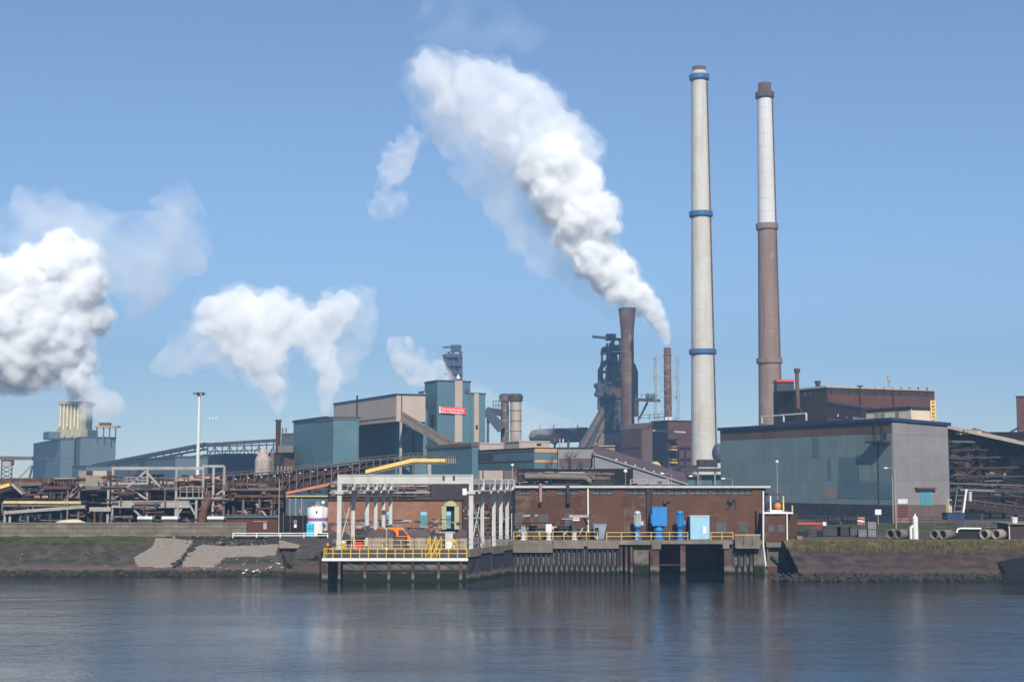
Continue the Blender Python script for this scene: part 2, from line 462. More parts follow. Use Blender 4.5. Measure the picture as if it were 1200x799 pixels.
tidal('bank_right', (0.046,0.034,0.029), pale=(0.075,0.05,0.04), a0=0.35, a1=0.9, top=((0.12,0.105,0.045), 3.35))
tidal('wall_tidal', (0.095,0.082,0.07), a0=0.9, a1=1.4, pale=None)
tidal('pile_tidal', (0.032,0.033,0.042), a0=0.2, a1=0.5, pale=(0.13,0.105,0.08))
tidal('pile_rust_tidal', (0.07,0.04,0.033), a0=0.2, a1=0.5, pale=(0.15,0.12,0.09))

# ------------------------------------------------------------------ water
wm = bpy.data.materials.new('canal_water'); wm.use_nodes = True
N = wm.node_tree.nodes; L = wm.node_tree.links
b = N['Principled BSDF']
b.inputs['Base Color'].default_value = (0.006, 0.014, 0.024, 1)
b.inputs['Roughness'].default_value = 0.06
b.inputs['IOR'].default_value = 1.33
geo = N.new('ShaderNodeNewGeometry')
prev = None
wp = N.new('ShaderNodeTexNoise'); wp.inputs['Scale'].default_value = 1; wp.inputs['Detail'].default_value = 3
wmp = N.new('ShaderNodeMapping'); wmp.inputs['Scale'].default_value = (0.022, 0.05, 1); L.new(geo.outputs['Position'], wmp.inputs['Vector']); L.new(wmp.outputs[0], wp.inputs['Vector'])
for sc, stx, lo_s, hi_s, dist in ((0.05, 0.6, 0.25, 0.4, 0.8), (0.45, 0.75, 0.1, 0.4, 0.22), (1.3, 0.75, 0.12, 0.42, 0.14), (4.0, 0.9, 0.25, 0.65, 0.05)):
    mp = N.new('ShaderNodeMapping'); mp.inputs['Scale'].default_value = (sc * stx, sc, sc); mp.inputs['Rotation'].default_value = (0, 0, rad(12 - 20 * sc % 30))
    L.new(geo.outputs['Position'], mp.inputs['Vector'])
    t = N.new('ShaderNodeTexNoise'); t.inputs['Scale'].default_value = 1; t.inputs['Detail'].default_value = 3; t.inputs['Roughness'].default_value = 0.55
    L.new(mp.outputs[0], t.inputs['Vector'])
    bp = N.new('ShaderNodeBump'); bp.inputs['Distance'].default_value = dist
    wr = N.new('ShaderNodeMapRange'); wr.inputs['From Min'].default_value = 0.36; wr.inputs['From Max'].default_value = 0.64; wr.inputs['To Min'].default_value = lo_s; wr.inputs['To Max'].default_value = hi_s
    L.new(wp.outputs['Fac'], wr.inputs['Value']); L.new(wr.outputs[0], bp.inputs['Strength'])
    L.new(t.outputs['Fac'], bp.inputs['Height'])
    if prev: L.new(prev, bp.inputs['Normal'])
    prev = bp.outputs[0]
L.new(prev, b.inputs['Normal'])
struct(MB().add([(-1500,-250,0),(1500,-250,0),(1500,235,0),(-1500,235,0)], [(0,1,2,3)]).build('water', wm), 'calm grey-blue canal water')

# ------------------------------------------------------------------ ground sheet
fr = [(-1500,197.4),(-36,197.4),(-31,192),(-23.5,187.32),(0.2,187.32),(18.0,187.32),(29.3,187.32),(120,187.32),(1500,187.32)]
vs = [(x, y, GROUND) for x, y in fr] + [(1500,2900,GROUND),(-1500,2900,GROUND)]
nf_ = len(fr)
lo_i = len(vs)
vs += [(x, y, -1.4) for x, y in fr]
struct(MB().add(vs, [tuple(range(nf_ + 2))] + [(i, lo_i + i, lo_i + i + 1, i + 1) for i in range(nf_ - 1) if i != 5]).build('ground', M['ground_soil']), 'bare dark works ground')

# ------------------------------------------------------------------ banks (uneven sheets falling into the water)
def bank(name, x0, x1, prof, mt, nx, ny, amp, seed, label):
    """prof: (y, z) from under water to the top"""
    mb = MB(); vs = []
    cum = [0]
    for a, c in zip(prof, prof[1:]): cum.append(cum[-1] + math.hypot(a[0]-c[0], a[1]-c[1]))
    for j in range(ny + 1):
        s = cum[-1] * j / ny; k = 0
        while k < len(prof) - 2 and s > cum[k+1]: k += 1
        t = (s - cum[k]) / (cum[k+1] - cum[k])
        y = prof[k][0] + (prof[k+1][0] - prof[k][0]) * t; z = prof[k][1] + (prof[k+1][1] - prof[k][1]) * t
        for i in range(nx + 1):
            x = x0 + (x1 - x0) * i / nx
            d = 0 if j == ny else amp * (mnoise.noise(Vector((x*0.5, y*0.7, seed))) + 0.6 * mnoise.noise(Vector((x*1.7, y*1.9, seed+4))))
            vs.append((x, y + 1.2 * amp * mnoise.noise(Vector((x*0.12, 3.1, seed))) * (0 if j == ny else 1), z + d))
    fs = [(j*(nx+1)+i, j*(nx+1)+i+1, (j+1)*(nx+1)+i+1, (j+1)*(nx+1)+i) for j in range(ny) for i in range(nx)]
    mb.add(vs, fs, True)
    return struct(mb.build(name, mt), label)
LB = ((181.0, 0.0), (196.2, 4.36))
bank('embankment', -260, -20, [(176,-1.5), LB[0], LB[1], (197.6, 4.36)], M['bank_left'], 420, 40, 0.24, 1.0, 'stone-pitched bank with green weed at the water line')
RB = ((172.5, 0.0), (184.0, 4.0))
bank('embankment', 35, 300, [(168,-1.5), RB[0], RB[1], (187.4, 4.32)], M['bank_right'], 420, 36, 0.3, 9.0, 'dark earth bank with dry grass on its crest')
def on_slope(px, py, prof, lift=0.0):
    (y0, z0), (y1, z1) = prof
    s = (z1 - z0) / (y1 - y0)
    k = (ZA(py, 100.0) - HC) / 100.0
    Y = (HC - z0 + y0 * s) / (s - k)
    p = P(px, py, Y); p.z += lift
    return p

# pale concrete slabs lying on the stone pitching
def apron(poly, label):
    pts = [on_slope(px, py, LB, 0.22) for px, py in poly]
    n = len(pts)
    # ragged outline
    out = []
    for i in range(n):
        a, c = pts[i], pts[(i+1) % n]
        m = max(2, int((a - c).length / 0.35))
        for k in range(m):
            q = a.lerp(c, k / m)
            j = 0.16 if k else 0.05
            out.append(q + Vector((random.uniform(-j, j), random.uniform(-j, j) * 0.8, 0)))
    for q in out: q.z = (q.y - LB[0][0]) * LB[1][1] / (LB[1][0] - LB[0][0]) + 0.24
    m = len(out)
    mb = MB(); mb.add(out + [q + Vector((0,0,-0.5)) for q in out], [tuple(range(m))[::-1], tuple(range(m, 2*m))] + [(i, (i+1) % m, m + (i+1) % m, m + i) for i in range(m)])
    return tag(mb.build('concrete_slab', M['concrete_pale']), label, 'slab', 'pale concrete slabs on the stone bank')
apron([(157,655),(163,664),(205,664),(216,650),(222,642),(226,635),(205,633),(184,632),(178,643)], 'broad pale concrete slab on the bank below the block wall, nearest the grass')
apron([(219,651),(231,652),(290,652.5),(324,650),(327,639),(300,641),(262,642),(236,640),(228,643)], 'long pale concrete slab high on the bank beside the white handrail')
apron([(217,654),(214,664),(252,664),(266,652.5)], 'small pale concrete slab low on the bank beside the tumbled stones')

def rocks(name, pts, size, mt, label):
    mb = MB()
    for p in pts:
        r = size * random.uniform(0.5, 1.3)
        v = ICO1_V.copy()
        v = v * np.array([random.uniform(0.7,1.3), random.uniform(0.7,1.2), random.uniform(0.5,0.9)]) * r
        v += np.random.default_rng(len(mb.v)).normal(size=v.shape) * r * 0.12
        mb.add((v + np.array(p)).tolist(), ICO1_F.tolist())
    return stuff(mb.build(name, mt), label)
def _ico1():
    import bmesh
    bm = bmesh.new(); bmesh.ops.create_icosphere(bm, subdivisions=1, radius=1)
    v = np.array([x.co[:] for x in bm.verts]); f = np.array([[y.index for y in x.verts] for x in bm.faces]); bm.free()
    return v, f
ICO1_V, ICO1_F = _ico1()
R_ = random.uniform
pts = [on_slope(204 + 29*t + R_(-2.5,2.5), 664 - 26*t + R_(-2,2), LB, 0.2) for t in [R_(0,1) for _ in range(26)]]
rocks('rubble', pts, 0.32, M['rock'], 'dark tumbled stones between pale slabs')
pts = [on_slope(R_(192,330), 630 + 9*R_(0,1)**2, LB, 0.12) for _ in range(230)]
rocks('rubble', pts, 0.24, M['rock'], 'loose dark stone rubble above the pale slabs')
pts = [on_slope(R_(180,330), R_(630,646), LB, 0.12) for _ in range(60)] + [on_slope(R_(160,345), R_(655,668), LB, 0.05) for _ in range(40)]
rocks('rubble', pts, 0.16, M['rock_pale'], 'small pale stones scattered over the bank')
rocks('rubble', [on_slope(R_(0,345), R_(640,670), LB, 0.1) for _ in range(110)], 0.075, M['rock_pale'], 'pale pebbles and litter scattered over the brown bank')
pts = [on_slope(R_(0,360), 673 + R_(-4,3), LB, 0.05) for _ in range(300)]
rocks('rubble', pts, 0.3, M['rock'], 'weedy stones along the water edge by the grass bank')
pts = [on_slope(R_(905,1200), 678 + R_(-6,3), RB, 0.05) for _ in range(330)]
rocks('rubble', pts, 0.32, M['rock'], 'dark stones along the water edge below the dry grass')

# block wall above the bank: courses of concrete blocks
bw = tag(bpy.data.objects.new('block_wall', None), 'long low wall of stained concrete blocks above the grassy bank', 'wall'); COL.objects.link(bw)
bw.location = (-50, 196.6, GROUND)
xl, xr = P(-60,620,196.6).x, P(289,620,196.6).x
zb, zt = 4.2, ZA(613.5, 196.6)
MB().box(xl+0.05, xr-0.05, 196.66, 197.3, zb, zt-0.05).build('core', M['concrete_dark'], bw)
ch = (zt - zb) / 3
proto = None
for r in range(3):
    L_ = 2.35; x = xl - (L_ / 2 if r % 2 else 0)
    while x < xr - 0.3:
        xa, xb = max(x, xl), min(x + L_, xr)
        if xb - xa > 0.3:
            if proto is None or abs((xb - xa) - L_) > 1e-3:
                o = MB().box(xa+0.02, xb-0.02, 196.55, 196.9, zb + r*ch + 0.02, zb + (r+1)*ch - 0.02).build('block', M['concrete'], bw)
                if abs((xb - xa) - L_) < 1e-3: proto = (o, xa, r)
            else:
                o = proto[0].copy(); COL.objects.link(o); o.location = (xa - proto[1], R_(-0.02,0.02), (r - proto[2]) * ch)
        x += L_
MB().box(xl, xr, 196.45, 197.35, zt, zt + 0.16).build('coping', M['concrete'], bw)
# grass on the banks: blades
def blades(name, fn, n, h, mt, label, seed):
    rg = random.Random(seed); mb = MB()
    for _ in range(n):
        p = fn(rg); hh = h * rg.uniform(0.4, 1.25); a = rg.uniform(0, math.pi); w = 0.035 * hh / 0.4 + 0.03
        dx, dy = math.cos(a) * w, math.sin(a) * w; lx, ly = rg.uniform(-0.4,0.4) * hh, rg.uniform(-0.4,0.4) * hh
        mb.add([(p.x-dx, p.y-dy, p.z-0.1), (p.x+dx, p.y+dy, p.z-0.1), (p.x+lx, p.y+ly, p.z+hh)], [(0,1,2)])
    return stuff(mb.build(name, mt), label)
def clumpy(rg, x0, x1, y0, y1, prof, seed):
    while True:
        px, py = rg.uniform(x0, x1), rg.uniform(y0, y1)
        if mnoise.noise(Vector((px*0.06, py*0.2, seed))) + rg.uniform(-0.35,0.35) > -0.1:
            return on_slope(px, py, prof, 0.0)
blades('dry_grass', lambda rg: clumpy(rg, 930, 1230, 634, 648, RB, 2.0), 9000, 0.42, M['dry_grass'], 'dry straw-coloured grass along the crest of the bank', 5)
blades('green_grass', lambda rg: clumpy(rg, -20, 172, 629, 640, LB, 5.0), 5000, 0.2, M['green_grass'], 'short green grass below the block wall', 6)
blades('berm_grass', lambda rg: Vector((rg.uniform(36, 85), rg.uniform(212, 232), GROUND + 0.2)), 6000, 0.5, M['green_grass'], 'green grass strip in front of the works fence', 8)
# ------------------------------------------------------------------ common builders
def pbox(mb, x0, x1, y0, y1, Y, depth):
    """box whose front is seen from column x0 to x1 and row y0 (top) to y1, Y metres out"""
    ym = (y0 + y1) / 2
    a, c = P(x0, ym, Y).x, P(x1, ym, Y).x
    return mb.box(a, c, Y, Y + depth, ZA(y1, Y), ZA(y0, Y))
def pb(name, m, parent, x0, x1, y0, y1, Y, depth):
    return pbox(MB(), x0, x1, y0, y1, Y, depth).build(name, M[m], parent)
def member(name, m, parent, p0, p1, w, h=None):
    return MB().bar(p0, p1, w, h).build(name, M[m], parent)
def pipe(name, m, parent, pts, r, n=10):
    return MB().path(pts, r, n).build(name, M[m], parent)
def railing(name, label, pts, h, spacing, m, r=0.035, cat='railing', group=None, rails=(1.0, 0.5), post_w=None):
    root = thing(name, label, cat, pts[0], group)
    post = None
    for i, (a, c) in enumerate(zip(pts, pts[1:])):
        a = Vector(a); c = Vector(c); n = max(1, round((c - a).length / spacing))
        for k in range(n + (1 if i == len(pts) - 2 else 0)):
            q = a.lerp(c, k / n)
            if post is None:
                w = post_w or r * 2.2
                post = (MB().box(q.x-w/2, q.x+w/2, q.y-w/2, q.y+w/2, q.z, q.z+h).build('post', M[m], root), q.copy())
            else:
                o = post[0].copy(); COL.objects.link(o); o.location = q - post[1]
        for rr in rails:
            member('top_rail' if rr == rails[0] else 'mid_rail', m, root, a + Vector((0,0,h*rr)), c + Vector((0,0,h*rr)), r*2, r*2)
    return root
def ladder(name, m, parent, p0, p1, w, step=0.4, side=(1,0,0)):
    """two stiles and rungs, one part"""
    s = Vector(side) * w / 2; p0 = Vector(p0); p1 = Vector(p1)
    mb = MB(); mb.bar(p0 - s, p1 - s, 0.09); mb.bar(p0 + s, p1 + s, 0.09)
    n = int((p1 - p0).length / step)
    for i in range(1, n):
        q = p0.lerp(p1, i / n); mb.bar(q - s, q + s, 0.05)
    return mb.build(name, M[m], parent)
def lamp_post(label, px, ytop, ybase, Y, head='arm', w=0.09, group='slim lamp posts'):
    base = P(px, ybase, Y); top = P(px, ytop, Y)
    base.x = top.x
    root = thing('lamp_post', label, 'lamp post', base, group)
    MB().tube(base, top, w, w * 0.6, 8).build('pole', M['pale_steel'], root)
    if head == 'arm':
        MB().path([top, top + Vector((-0.5,-0.1,0.18)), top + Vector((-1.1,-0.2,0.15))], w * 0.5, 6).build('arm', M['pale_steel'], root)
        MB().ball(top + Vector((-1.3,-0.2,0.12)), 0.32, 8, 6, 0.5).build('lamp_head', M['white_paint'], root)
    elif head == 'ball':
        MB().ball(top, 0.28, 8, 6).build('lamp_head', M['white_paint'], root)
    return root

# ------------------------------------------------------------------ pier with two deck levels
PZ0, PZ1 = 2.75, 3.6
pier = thing('pier', 'concrete jetty with a white-edged lower platform and dark braced front', 'pier', (-14, 172, 0))
xa, xb = P(378,652,172).x, P(548,652,172).x
MB().box(xa, xb, 172.0, 174.9, PZ0-0.32, PZ0).build('lower_deck', M['deck_concrete'], pier)
MB().box(xa-0.05, xb+0.05, 171.8, 171.99, PZ0-0.30, PZ0+0.03).build('deck_edge', M['white_paint'], pier)
foot = [(xa+0.4,174.9),(xb-0.2,174.9),(0.2,187.3),(-23.4,187.3)]
MB().prism(foot, PZ1-0.5, PZ1).build('upper_deck', M['deck_concrete'], pier)
MB().box(xa+2.4, xb-0.15, 172.45, 173.2, -1.5, PZ0-0.33).build('front_wall', M['wall_tidal'], pier)
MB().box(xa+0.4, xb-0.25, 174.45, 174.88, PZ0+0.004, PZ1-0.02).build('riser', M['concrete_dark'], pier)
for i, px in enumerate((379.5, 383, 398, 428, 456, 484, 514, 540)):
    p = P(px, 660, 172.4)
    MB().box(p.x-0.17, p.x+0.17, 172.02, 172.4, -1.5, PZ0-0.33).build('pile', M['pile_rust_tidal'], pier)
for px in (404, 432, 461, 489, 519):
    member('brace', 'rust_steel', pier, P(px, 657, 172.3), P(px+18, 669, 172.3), 0.12)
member('waling', 'concrete_dark', pier, P(402,667,172.3), P(546,667,172.3), 0.2)
# side of the pier toward the pump house: dark panels under a stained cap
A = Vector((xb, 172.6, 0)); B = Vector((0.15, 186.6, 0))
d = (B - A).normalized(); nrm = Vector((d.y, -d.x, 0))
for k in range(4):
    a = A.lerp(B, k / 4 + 0.006); c = A.lerp(B, (k+1) / 4 - 0.006)
    q = [a + nrm*0.05, c + nrm*0.05, c - nrm*0.3, a - nrm*0.3]
    MB().prism([(v.x, v.y) for v in q], -1.5, 2.85 + (0.25 if k % 2 else 0)).build('side_panel', M['pile_tidal'], pier)
    q = [a + nrm*0.22, c + nrm*0.22, c - nrm*0.3, a - nrm*0.3]
    MB().prism([(v.x, v.y) for v in q], 2.86 + (0.25 if k % 2 else 0), PZ1 + 0.16).build('side_cap', M['concrete'], pier)
MB().box(-23.2, xb-0.3, 175.2, 187.25, -1.5, 2.9).build('core', M['concrete_dark'], pier)
MB().box(-23.4, 0.4, 187.31, 187.6, 2.5, GROUND+0.12).build('step_wall', M['concrete'], pier)

railing('handrail', 'bright yellow handrail along the lower platform of the jetty', [(xa+0.15,174.6,PZ0),(xa+0.15,172.1,PZ0),(xb-0.15,172.1,PZ0),(xb-0.15,174.6,PZ0)], 1.15, 1.09, 'yellow_paint', 0.04)
railing('handrail', 'thin faded yellow handrail on the upper deck of the jetty', [(xa+1.3,175.1,PZ1),(xb-0.4,175.1,PZ1)], 1.2, 1.1, 'pale_yellow', 0.03)
railing('handrail', 'pale handrail along the jetty side beneath the white columns', [(xb-0.2,175.3,PZ1+0.16),(0.0,186.3,PZ1+0.16)], 1.15, 1.6, 'pale_steel', 0.03)
# two short yellow stairs between the levels
for px, lab in ((507, 'yellow steel stair between jetty decks, nearer the orange van'), (513, 'yellow steel stair between jetty decks, nearer the white column')):
    p = P(px, 645, 173.6)
    st = thing('steel_stair', lab, 'stair', (p.x, 173.6, PZ0), 'yellow stairs on the jetty')
    for s in (-0.35, 0.35):
        member('stringer', 'yellow_paint', st, (p.x+s-0.45, 172.7, PZ0), (p.x+s, 174.8, PZ1+0.1), 0.08, 0.28)
        member('grab_rail', 'yellow_paint', st, (p.x+s-0.45, 172.7, PZ0+1.0), (p.x+s, 174.8, PZ1+1.6), 0.1, 0.1)
        member('rail_post', 'yellow_paint', st, (p.x+s-0.45, 172.7, PZ0), (p.x+s-0.45, 172.7, PZ0+1.0), 0.09)
        member('rail_post', 'yellow_paint', st, (p.x+s, 174.8, PZ1), (p.x+s, 174.8, PZ1+1.6), 0.09)
    for k in range(4):
        t = (k + 0.5) / 4
        MB().box(p.x-0.35-0.45*(1-t), p.x+0.35-0.45*(1-t), 172.7+2.1*t-0.15, 172.7+2.1*t+0.15, PZ0+0.9*t, PZ0+0.9*t+0.05).build('tread', M['pale_yellow'], st)

# ------------------------------------------------------------------ white gantry over the jetty
g = thing('gantry', 'tall white concrete frame of columns and beams standing on the jetty', 'gantry', (-14, 176, PZ1))
zt = ZA(556, 176); zl = ZA(577, 176)
FL = Vector((P(397.5,600,176).x, 176.3, 0)); FR = Vector((P(552,600,176).x, 176.3, 0))
BL = Vector((P(459,600,196).x, 194.5, 0)); BR = Vector((P(601,600,196).x, 194.5, 0))
def col(q, w, top, name='column'):
    zb_ = PZ1 if q.y < 187.2 else GROUND
    return MB().box(q.x-w/2, q.x+w/2, q.y-w/2, q.y+w/2, zb_, top).build(name, M['gantry_white'], g)
for side, (a, c) in enumerate(((FL, BL), (FR, BR))):
    ts = (0, 0.25, 0.52, 0.69, 0.85, 1.0)
    for i, t in enumerate(ts):
        q = a.lerp(c, t)
        col(q, 0.46 if i else 0.54, zt - (0.0 if i == 0 else 0.55))
        MB().box(q.x-0.5, q.x+0.5, q.y-0.5, q.y+0.5, zl-0.18, zl+0.12).build('bracket', M['gantry_white'], g)
    member('side_beam', 'gantry_white', g, a + Vector((0,0,zt-0.9)), c + Vector((0,0,zt-0.9)), 0.34, 0.62)
    member('walkway', 'gantry_white', g, a + Vector((0.55,0,zl+0.2)), c + Vector((0.55,0,zl+0.2)), 0.9, 0.16)
    for hh in (0.55, 1.1):
        member('walkway_rail', 'gantry_white', g, a + Vector((0.95,0,zl+0.2+hh)), c + Vector((0.95,0,zl+0.2+hh)), 0.05)
    for k in range(9):
        q = a.lerp(c, k / 8) + Vector((0.95,0,zl+0.2)); member('rail_post', 'gantry_white', g, q, q + Vector((0,0,1.1)), 0.06)
    pipe('pipe', 'pale_steel', g, [a + Vector((-0.5,0,zl+0.1)), c + Vector((-0.5,0,zl+0.1))], 0.13)
    # cross bracing in the first bay
    q0, q1 = a, a.lerp(c, 0.25)
    member('brace', 'gantry_white', g, q0 + Vector((0,0,PZ1+0.2)), q1 + Vector((0,0,zl)), 0.1)
    member('brace', 'gantry_white', g, q1 + Vector((0,0,PZ1+0.2)), q0 + Vector((0,0,zl)), 0.1)
member('front_beam', 'gantry_white', g, FL + Vector((0.2,-0.05,zt-0.62)), FR + Vector((-0.2,-0.05,zt-0.62)), 0.5, 1.0)
member('front_flange', 'gantry_white', g, FL + Vector((0,-0.05,zt-0.05)), FR + Vector((0,-0.05,zt-0.05)), 0.7, 0.12)
for t in (0.52, 1.0):
    member('cross_beam', 'gantry_white', g, FL.lerp(BL, t) + Vector((0,0,zt-0.75)), FR.lerp(BR, t) + Vector((0,0,zt-0.75)), 0.3, 0.4)
for px in (520, 532):
    p = P(px, 558, 175.9); MB().box(p.x-0.12, p.x+0.12, 175.72, 176.0, p.z-0.35, p.z+0.05).build('floodlight', M['dark_steel'], g)
p = P(545, 575, 175.8); MB().box(p.x-0.3, p.x+0.2, 175.5, 175.95, p.z-0.5, p.z+0.3).build('junction_box', M['white_paint'], g)

# ------------------------------------------------------------------ covered tanks on the deck
def cov_tank(px0, px1, py0, Y, label, dome):
    x0, x1 = P(px0, 630, Y).x, P(px1, 630, Y).x
    r = thing('covered_tank', label, 'tank', ((x0+x1)/2, Y, PZ1), 'brown covered tanks on the jetty')
    zt_ = ZA(py0, Y); zm = PZ1 + (zt_ - PZ1) * 0.62
    MB().box(x0, x1, Y, Y+3.0, PZ1, zm).build('body', M['tank_body'], r)
    n = 8; vs = []; fs = []
    for i in range(n + 1):
        t = math.pi * i / n
        xx = (x0+x1)/2 - math.cos(t) * ((x1-x0)/2 + 0.12); zz = zm + math.sin(t) ** 0.7 * (zt_ - zm) if i not in (0, n) else zm
        vs += [(xx, Y-0.12, zz), (xx, Y+3.12, zz)]
    for i in range(n): fs.append((2*i, 2*i+1, 2*i+3, 2*i+2))
    fs.append(tuple(range(0, 2*n+2, 2))); fs.append(tuple(range(1, 2*n+3, 2))[::-1])
    MB().add(vs, fs).build('cover', M['tank_cover'], r)
    MB().box(x1-0.02, x1+dome, Y+0.4, Y+2.8, PZ1, zm-0.1).build('side_box', M['tank_cover'], r)
    for k in (0.2, 0.8):
        xx = x0 + (x1-x0)*k; MB().box(xx-0.06, xx+0.06, Y-0.06, Y-0.005, PZ1, zm).build('rib', M['tank_cover'], r)
    return r
cov_tank(431, 461, 620, 178.5, 'brown domed tank on the jetty in front of the orange van', 1.5)
cov_tank(481, 504, 620.5, 178.5, 'brown domed tank on the jetty beside the yellow stairs', 2.0)
cov_tank(535, 551, 621, 178.5, 'brown domed tank on the jetty beside the white column', 1.0)

# ------------------------------------------------------------------ van
vx = P(441, 620, 183.8).x; vy = 183.8
van = thing('van', 'orange delivery van parked between the white columns', 'van', (vx, vy, PZ1))
c_, s_ = math.cos(rad(-14)), math.sin(rad(-14))
def vt(x, y, z): return (vx + x * c_ - y * s_, vy + x * s_ + y * c_, PZ1 + z)
prof = [(0.0,0.45),(0.0,2.15),(0.12,2.42),(3.35,2.45),(3.62,2.3),(4.35,1.45),(5.2,1.2),(5.35,0.95),(5.35,0.45)]
n = len(prof)
mb = MB()
ins = [(0.06 if z > 1.4 else 0.0) for x, z in prof]
vs = [vt(x, 0 + i, z) for (x, z), i in zip(prof, ins)] + [vt(x, 1.95 - i, z) for (x, z), i in zip(prof, ins)]
mb.add(vs, [tuple(range(n)), tuple(range(n, 2*n))[::-1]] + [(i, n + i, n + (i+1) % n, (i+1) % n) for i in range(n)])
mb.build('body', M['orange_paint'], van)
MB().hexa([vt(3.0,-0.03,1.45),vt(4.22,-0.03,1.45),vt(4.22,0.02,1.45),vt(3.0,0.02,1.45),vt(3.0,0.03,2.15),vt(3.58,0.03,2.15),vt(3.58,0.07,2.15),vt(3.0,0.07,2.15)]).build('side_window', M['window_glass'], van)
MB().hexa([vt(3.66,0.12,2.26),vt(4.34,0.12,1.5),vt(4.34,1.83,1.5),vt(3.66,1.83,2.26),vt(3.68,0.12,2.30),vt(4.38,0.12,1.53),vt(4.38,1.83,1.53),vt(3.68,1.83,2.30)]).build('windscreen', M['window_glass'], van)
MB().hexa([vt(2.3,-0.02,0.5),vt(2.34,-0.02,0.5),vt(2.34,0.01,0.5),vt(2.3,0.01,0.5),vt(2.3,0.04,2.3),vt(2.34,0.04,2.3),vt(2.34,0.07,2.3),vt(2.3,0.07,2.3)]).build('door_seam', M['black_rubber'], van)
for x in (1.0, 4.3):
    for y in (-0.04, 1.75):
        w = MB().tube(vt(x, y, 0.34), vt(x, y + 0.24, 0.34), 0.36, n=14).build('wheel', M['black_rubber'], van)
        MB().tube(vt(x, y - 0.02, 0.34), vt(x, y + 0.01, 0.34), 0.2, n=10).build('hub', M['aluminium'], w)
for y in (0.1, 1.55):
    MB().hexa([vt(5.33,y,0.85),vt(5.40,y,0.85),vt(5.40,y+0.3,0.85),vt(5.33,y+0.3,0.85),vt(5.20,y,1.12),vt(5.27,y,1.12),vt(5.27,y+0.3,1.12),vt(5.20,y+0.3,1.12)]).build('headlight', M['white_paint'], van)
MB().hexa([vt(5.3,0.02,0.4),vt(5.45,0.02,0.4),vt(5.45,1.93,0.4),vt(5.3,1.93,0.4),vt(5.3,0.02,0.7),vt(5.45,0.02,0.7),vt(5.45,1.93,0.7),vt(5.3,1.93,0.7)]).build('bumper', M['black_rubber'], van)

# small things on the jetty
def small(name, label, cat, px, py, Y, group=None):
    p = P(px, py, Y); return thing(name, label, cat, p, group), p
t, p = small('tool_chest', 'red box on the jetty behind the yellow handrail', 'box', 420, 641, 176.0)
p.z = PZ1; t.location.z = PZ1
MB().box(p.x-0.5, p.x+0.5, 175.8, 176.6, PZ1, PZ1+0.75).build('body', M['red_paint'], t)
MB().box(p.x-0.53, p.x+0.53, 175.77, 176.63, PZ1+0.751, PZ1+0.9).build('lid', M['red_paint'], t)
t, p = small('drum', 'yellow drum with a white lid beside the red box', 'drum', 402, 641, 176.0); t.location.z = PZ1
MB().lathe((p.x,176.2,PZ1), [(0.28,0),(0.3,0.03),(0.28,0.3),(0.3,0.33),(0.28,0.6),(0.3,0.63),(0.28,0.85)], 14).build('body', M['yellow_paint'], t)
MB().lathe((p.x,176.2,PZ1+0.85), [(0.3,0.002),(0.3,0.08),(0.15,0.2)], 14).build('lid', M['white_paint'], t)
for px, lab in ((384, 'amber beacon on a post at the end of the jetty by the tank'), (413, 'amber beacon on a post between jetty columns')):
    t, p = small('beacon', lab, 'beacon', px, 641, 176.0 if px > 400 else 174.6, 'amber beacons'); zb_ = PZ1 if px > 400 else PZ0
    t.location.z = zb_
    MB().tube((p.x,p.y,zb_), (p.x,p.y,zb_+1.35), 0.06, n=8).build('post', M['dark_steel'], t)
    MB().lathe((p.x,p.y,zb_+1.35), [(0.17,0),(0.19,0.15),(0.15,0.3),(0.05,0.36)], 10).build('lens', M['orange_buoy'], t)
    MB().lathe((p.x,p.y,zb_), [(0.2,0.0),(0.2,0.08)], 10).build('foot', M['dark_steel'], t)
t, p = small('hose_stand', 'slim green and white standpipe on the jetty before the brown tank', 'standpipe', 453, 641, 175.6); t.location.z = PZ1
MB().tube((p.x,175.6,PZ1), (p.x,175.6,PZ1+2.4), 0.07, n=8).build('pole', M['green_portal'], t)
MB().path([Vector((p.x,175.6,PZ1+2.4)), Vector((p.x-0.5,175.6,PZ1+2.85))], 0.08, 8).build('spout', M['pale_blue'], t)
MB().lathe((p.x,175.6,PZ1), [(0.2,0),(0.2,0.25),(0.08,0.35)], 10).build('foot', M['white_paint'], t)
t, p = small('control_cabinet', 'white cabinet on the jetty between the brown tanks', 'cabinet', 526, 641, 177.0); t.location.z = PZ1
MB().box(p.x-0.45, p.x+0.45, 177.2, 177.9, PZ1, PZ1+2.0).build('body', M['white_paint'], t)
MB().box(p.x-0.4, p.x+0.4, 177.15, 177.199, PZ1+1.0, PZ1+1.9).build('door', M['gantry_white'], t)
MB().box(p.x-0.5, p.x+0.5, 177.1, 178.0, PZ1+2.001, PZ1+2.1).build('top', M['gantry_white'], t)
t, p = small('hydrant', 'yellow hydrant standing by the white cabinet', 'hydrant', 532, 641, 176.0); t.location.z = PZ1
MB().lathe((p.x,176,PZ1), [(0.2,0),(0.2,0.1),(0.13,0.15),(0.13,0.8),(0.22,0.9),(0.22,1.1),(0.1,1.3)], 12).build('barrel', M['yellow_paint'], t)
MB().tube((p.x-0.3,176,PZ1+0.8), (p.x+0.3,176,PZ1+0.8), 0.09, n=8).build('outlet', M['yellow_paint'], t)

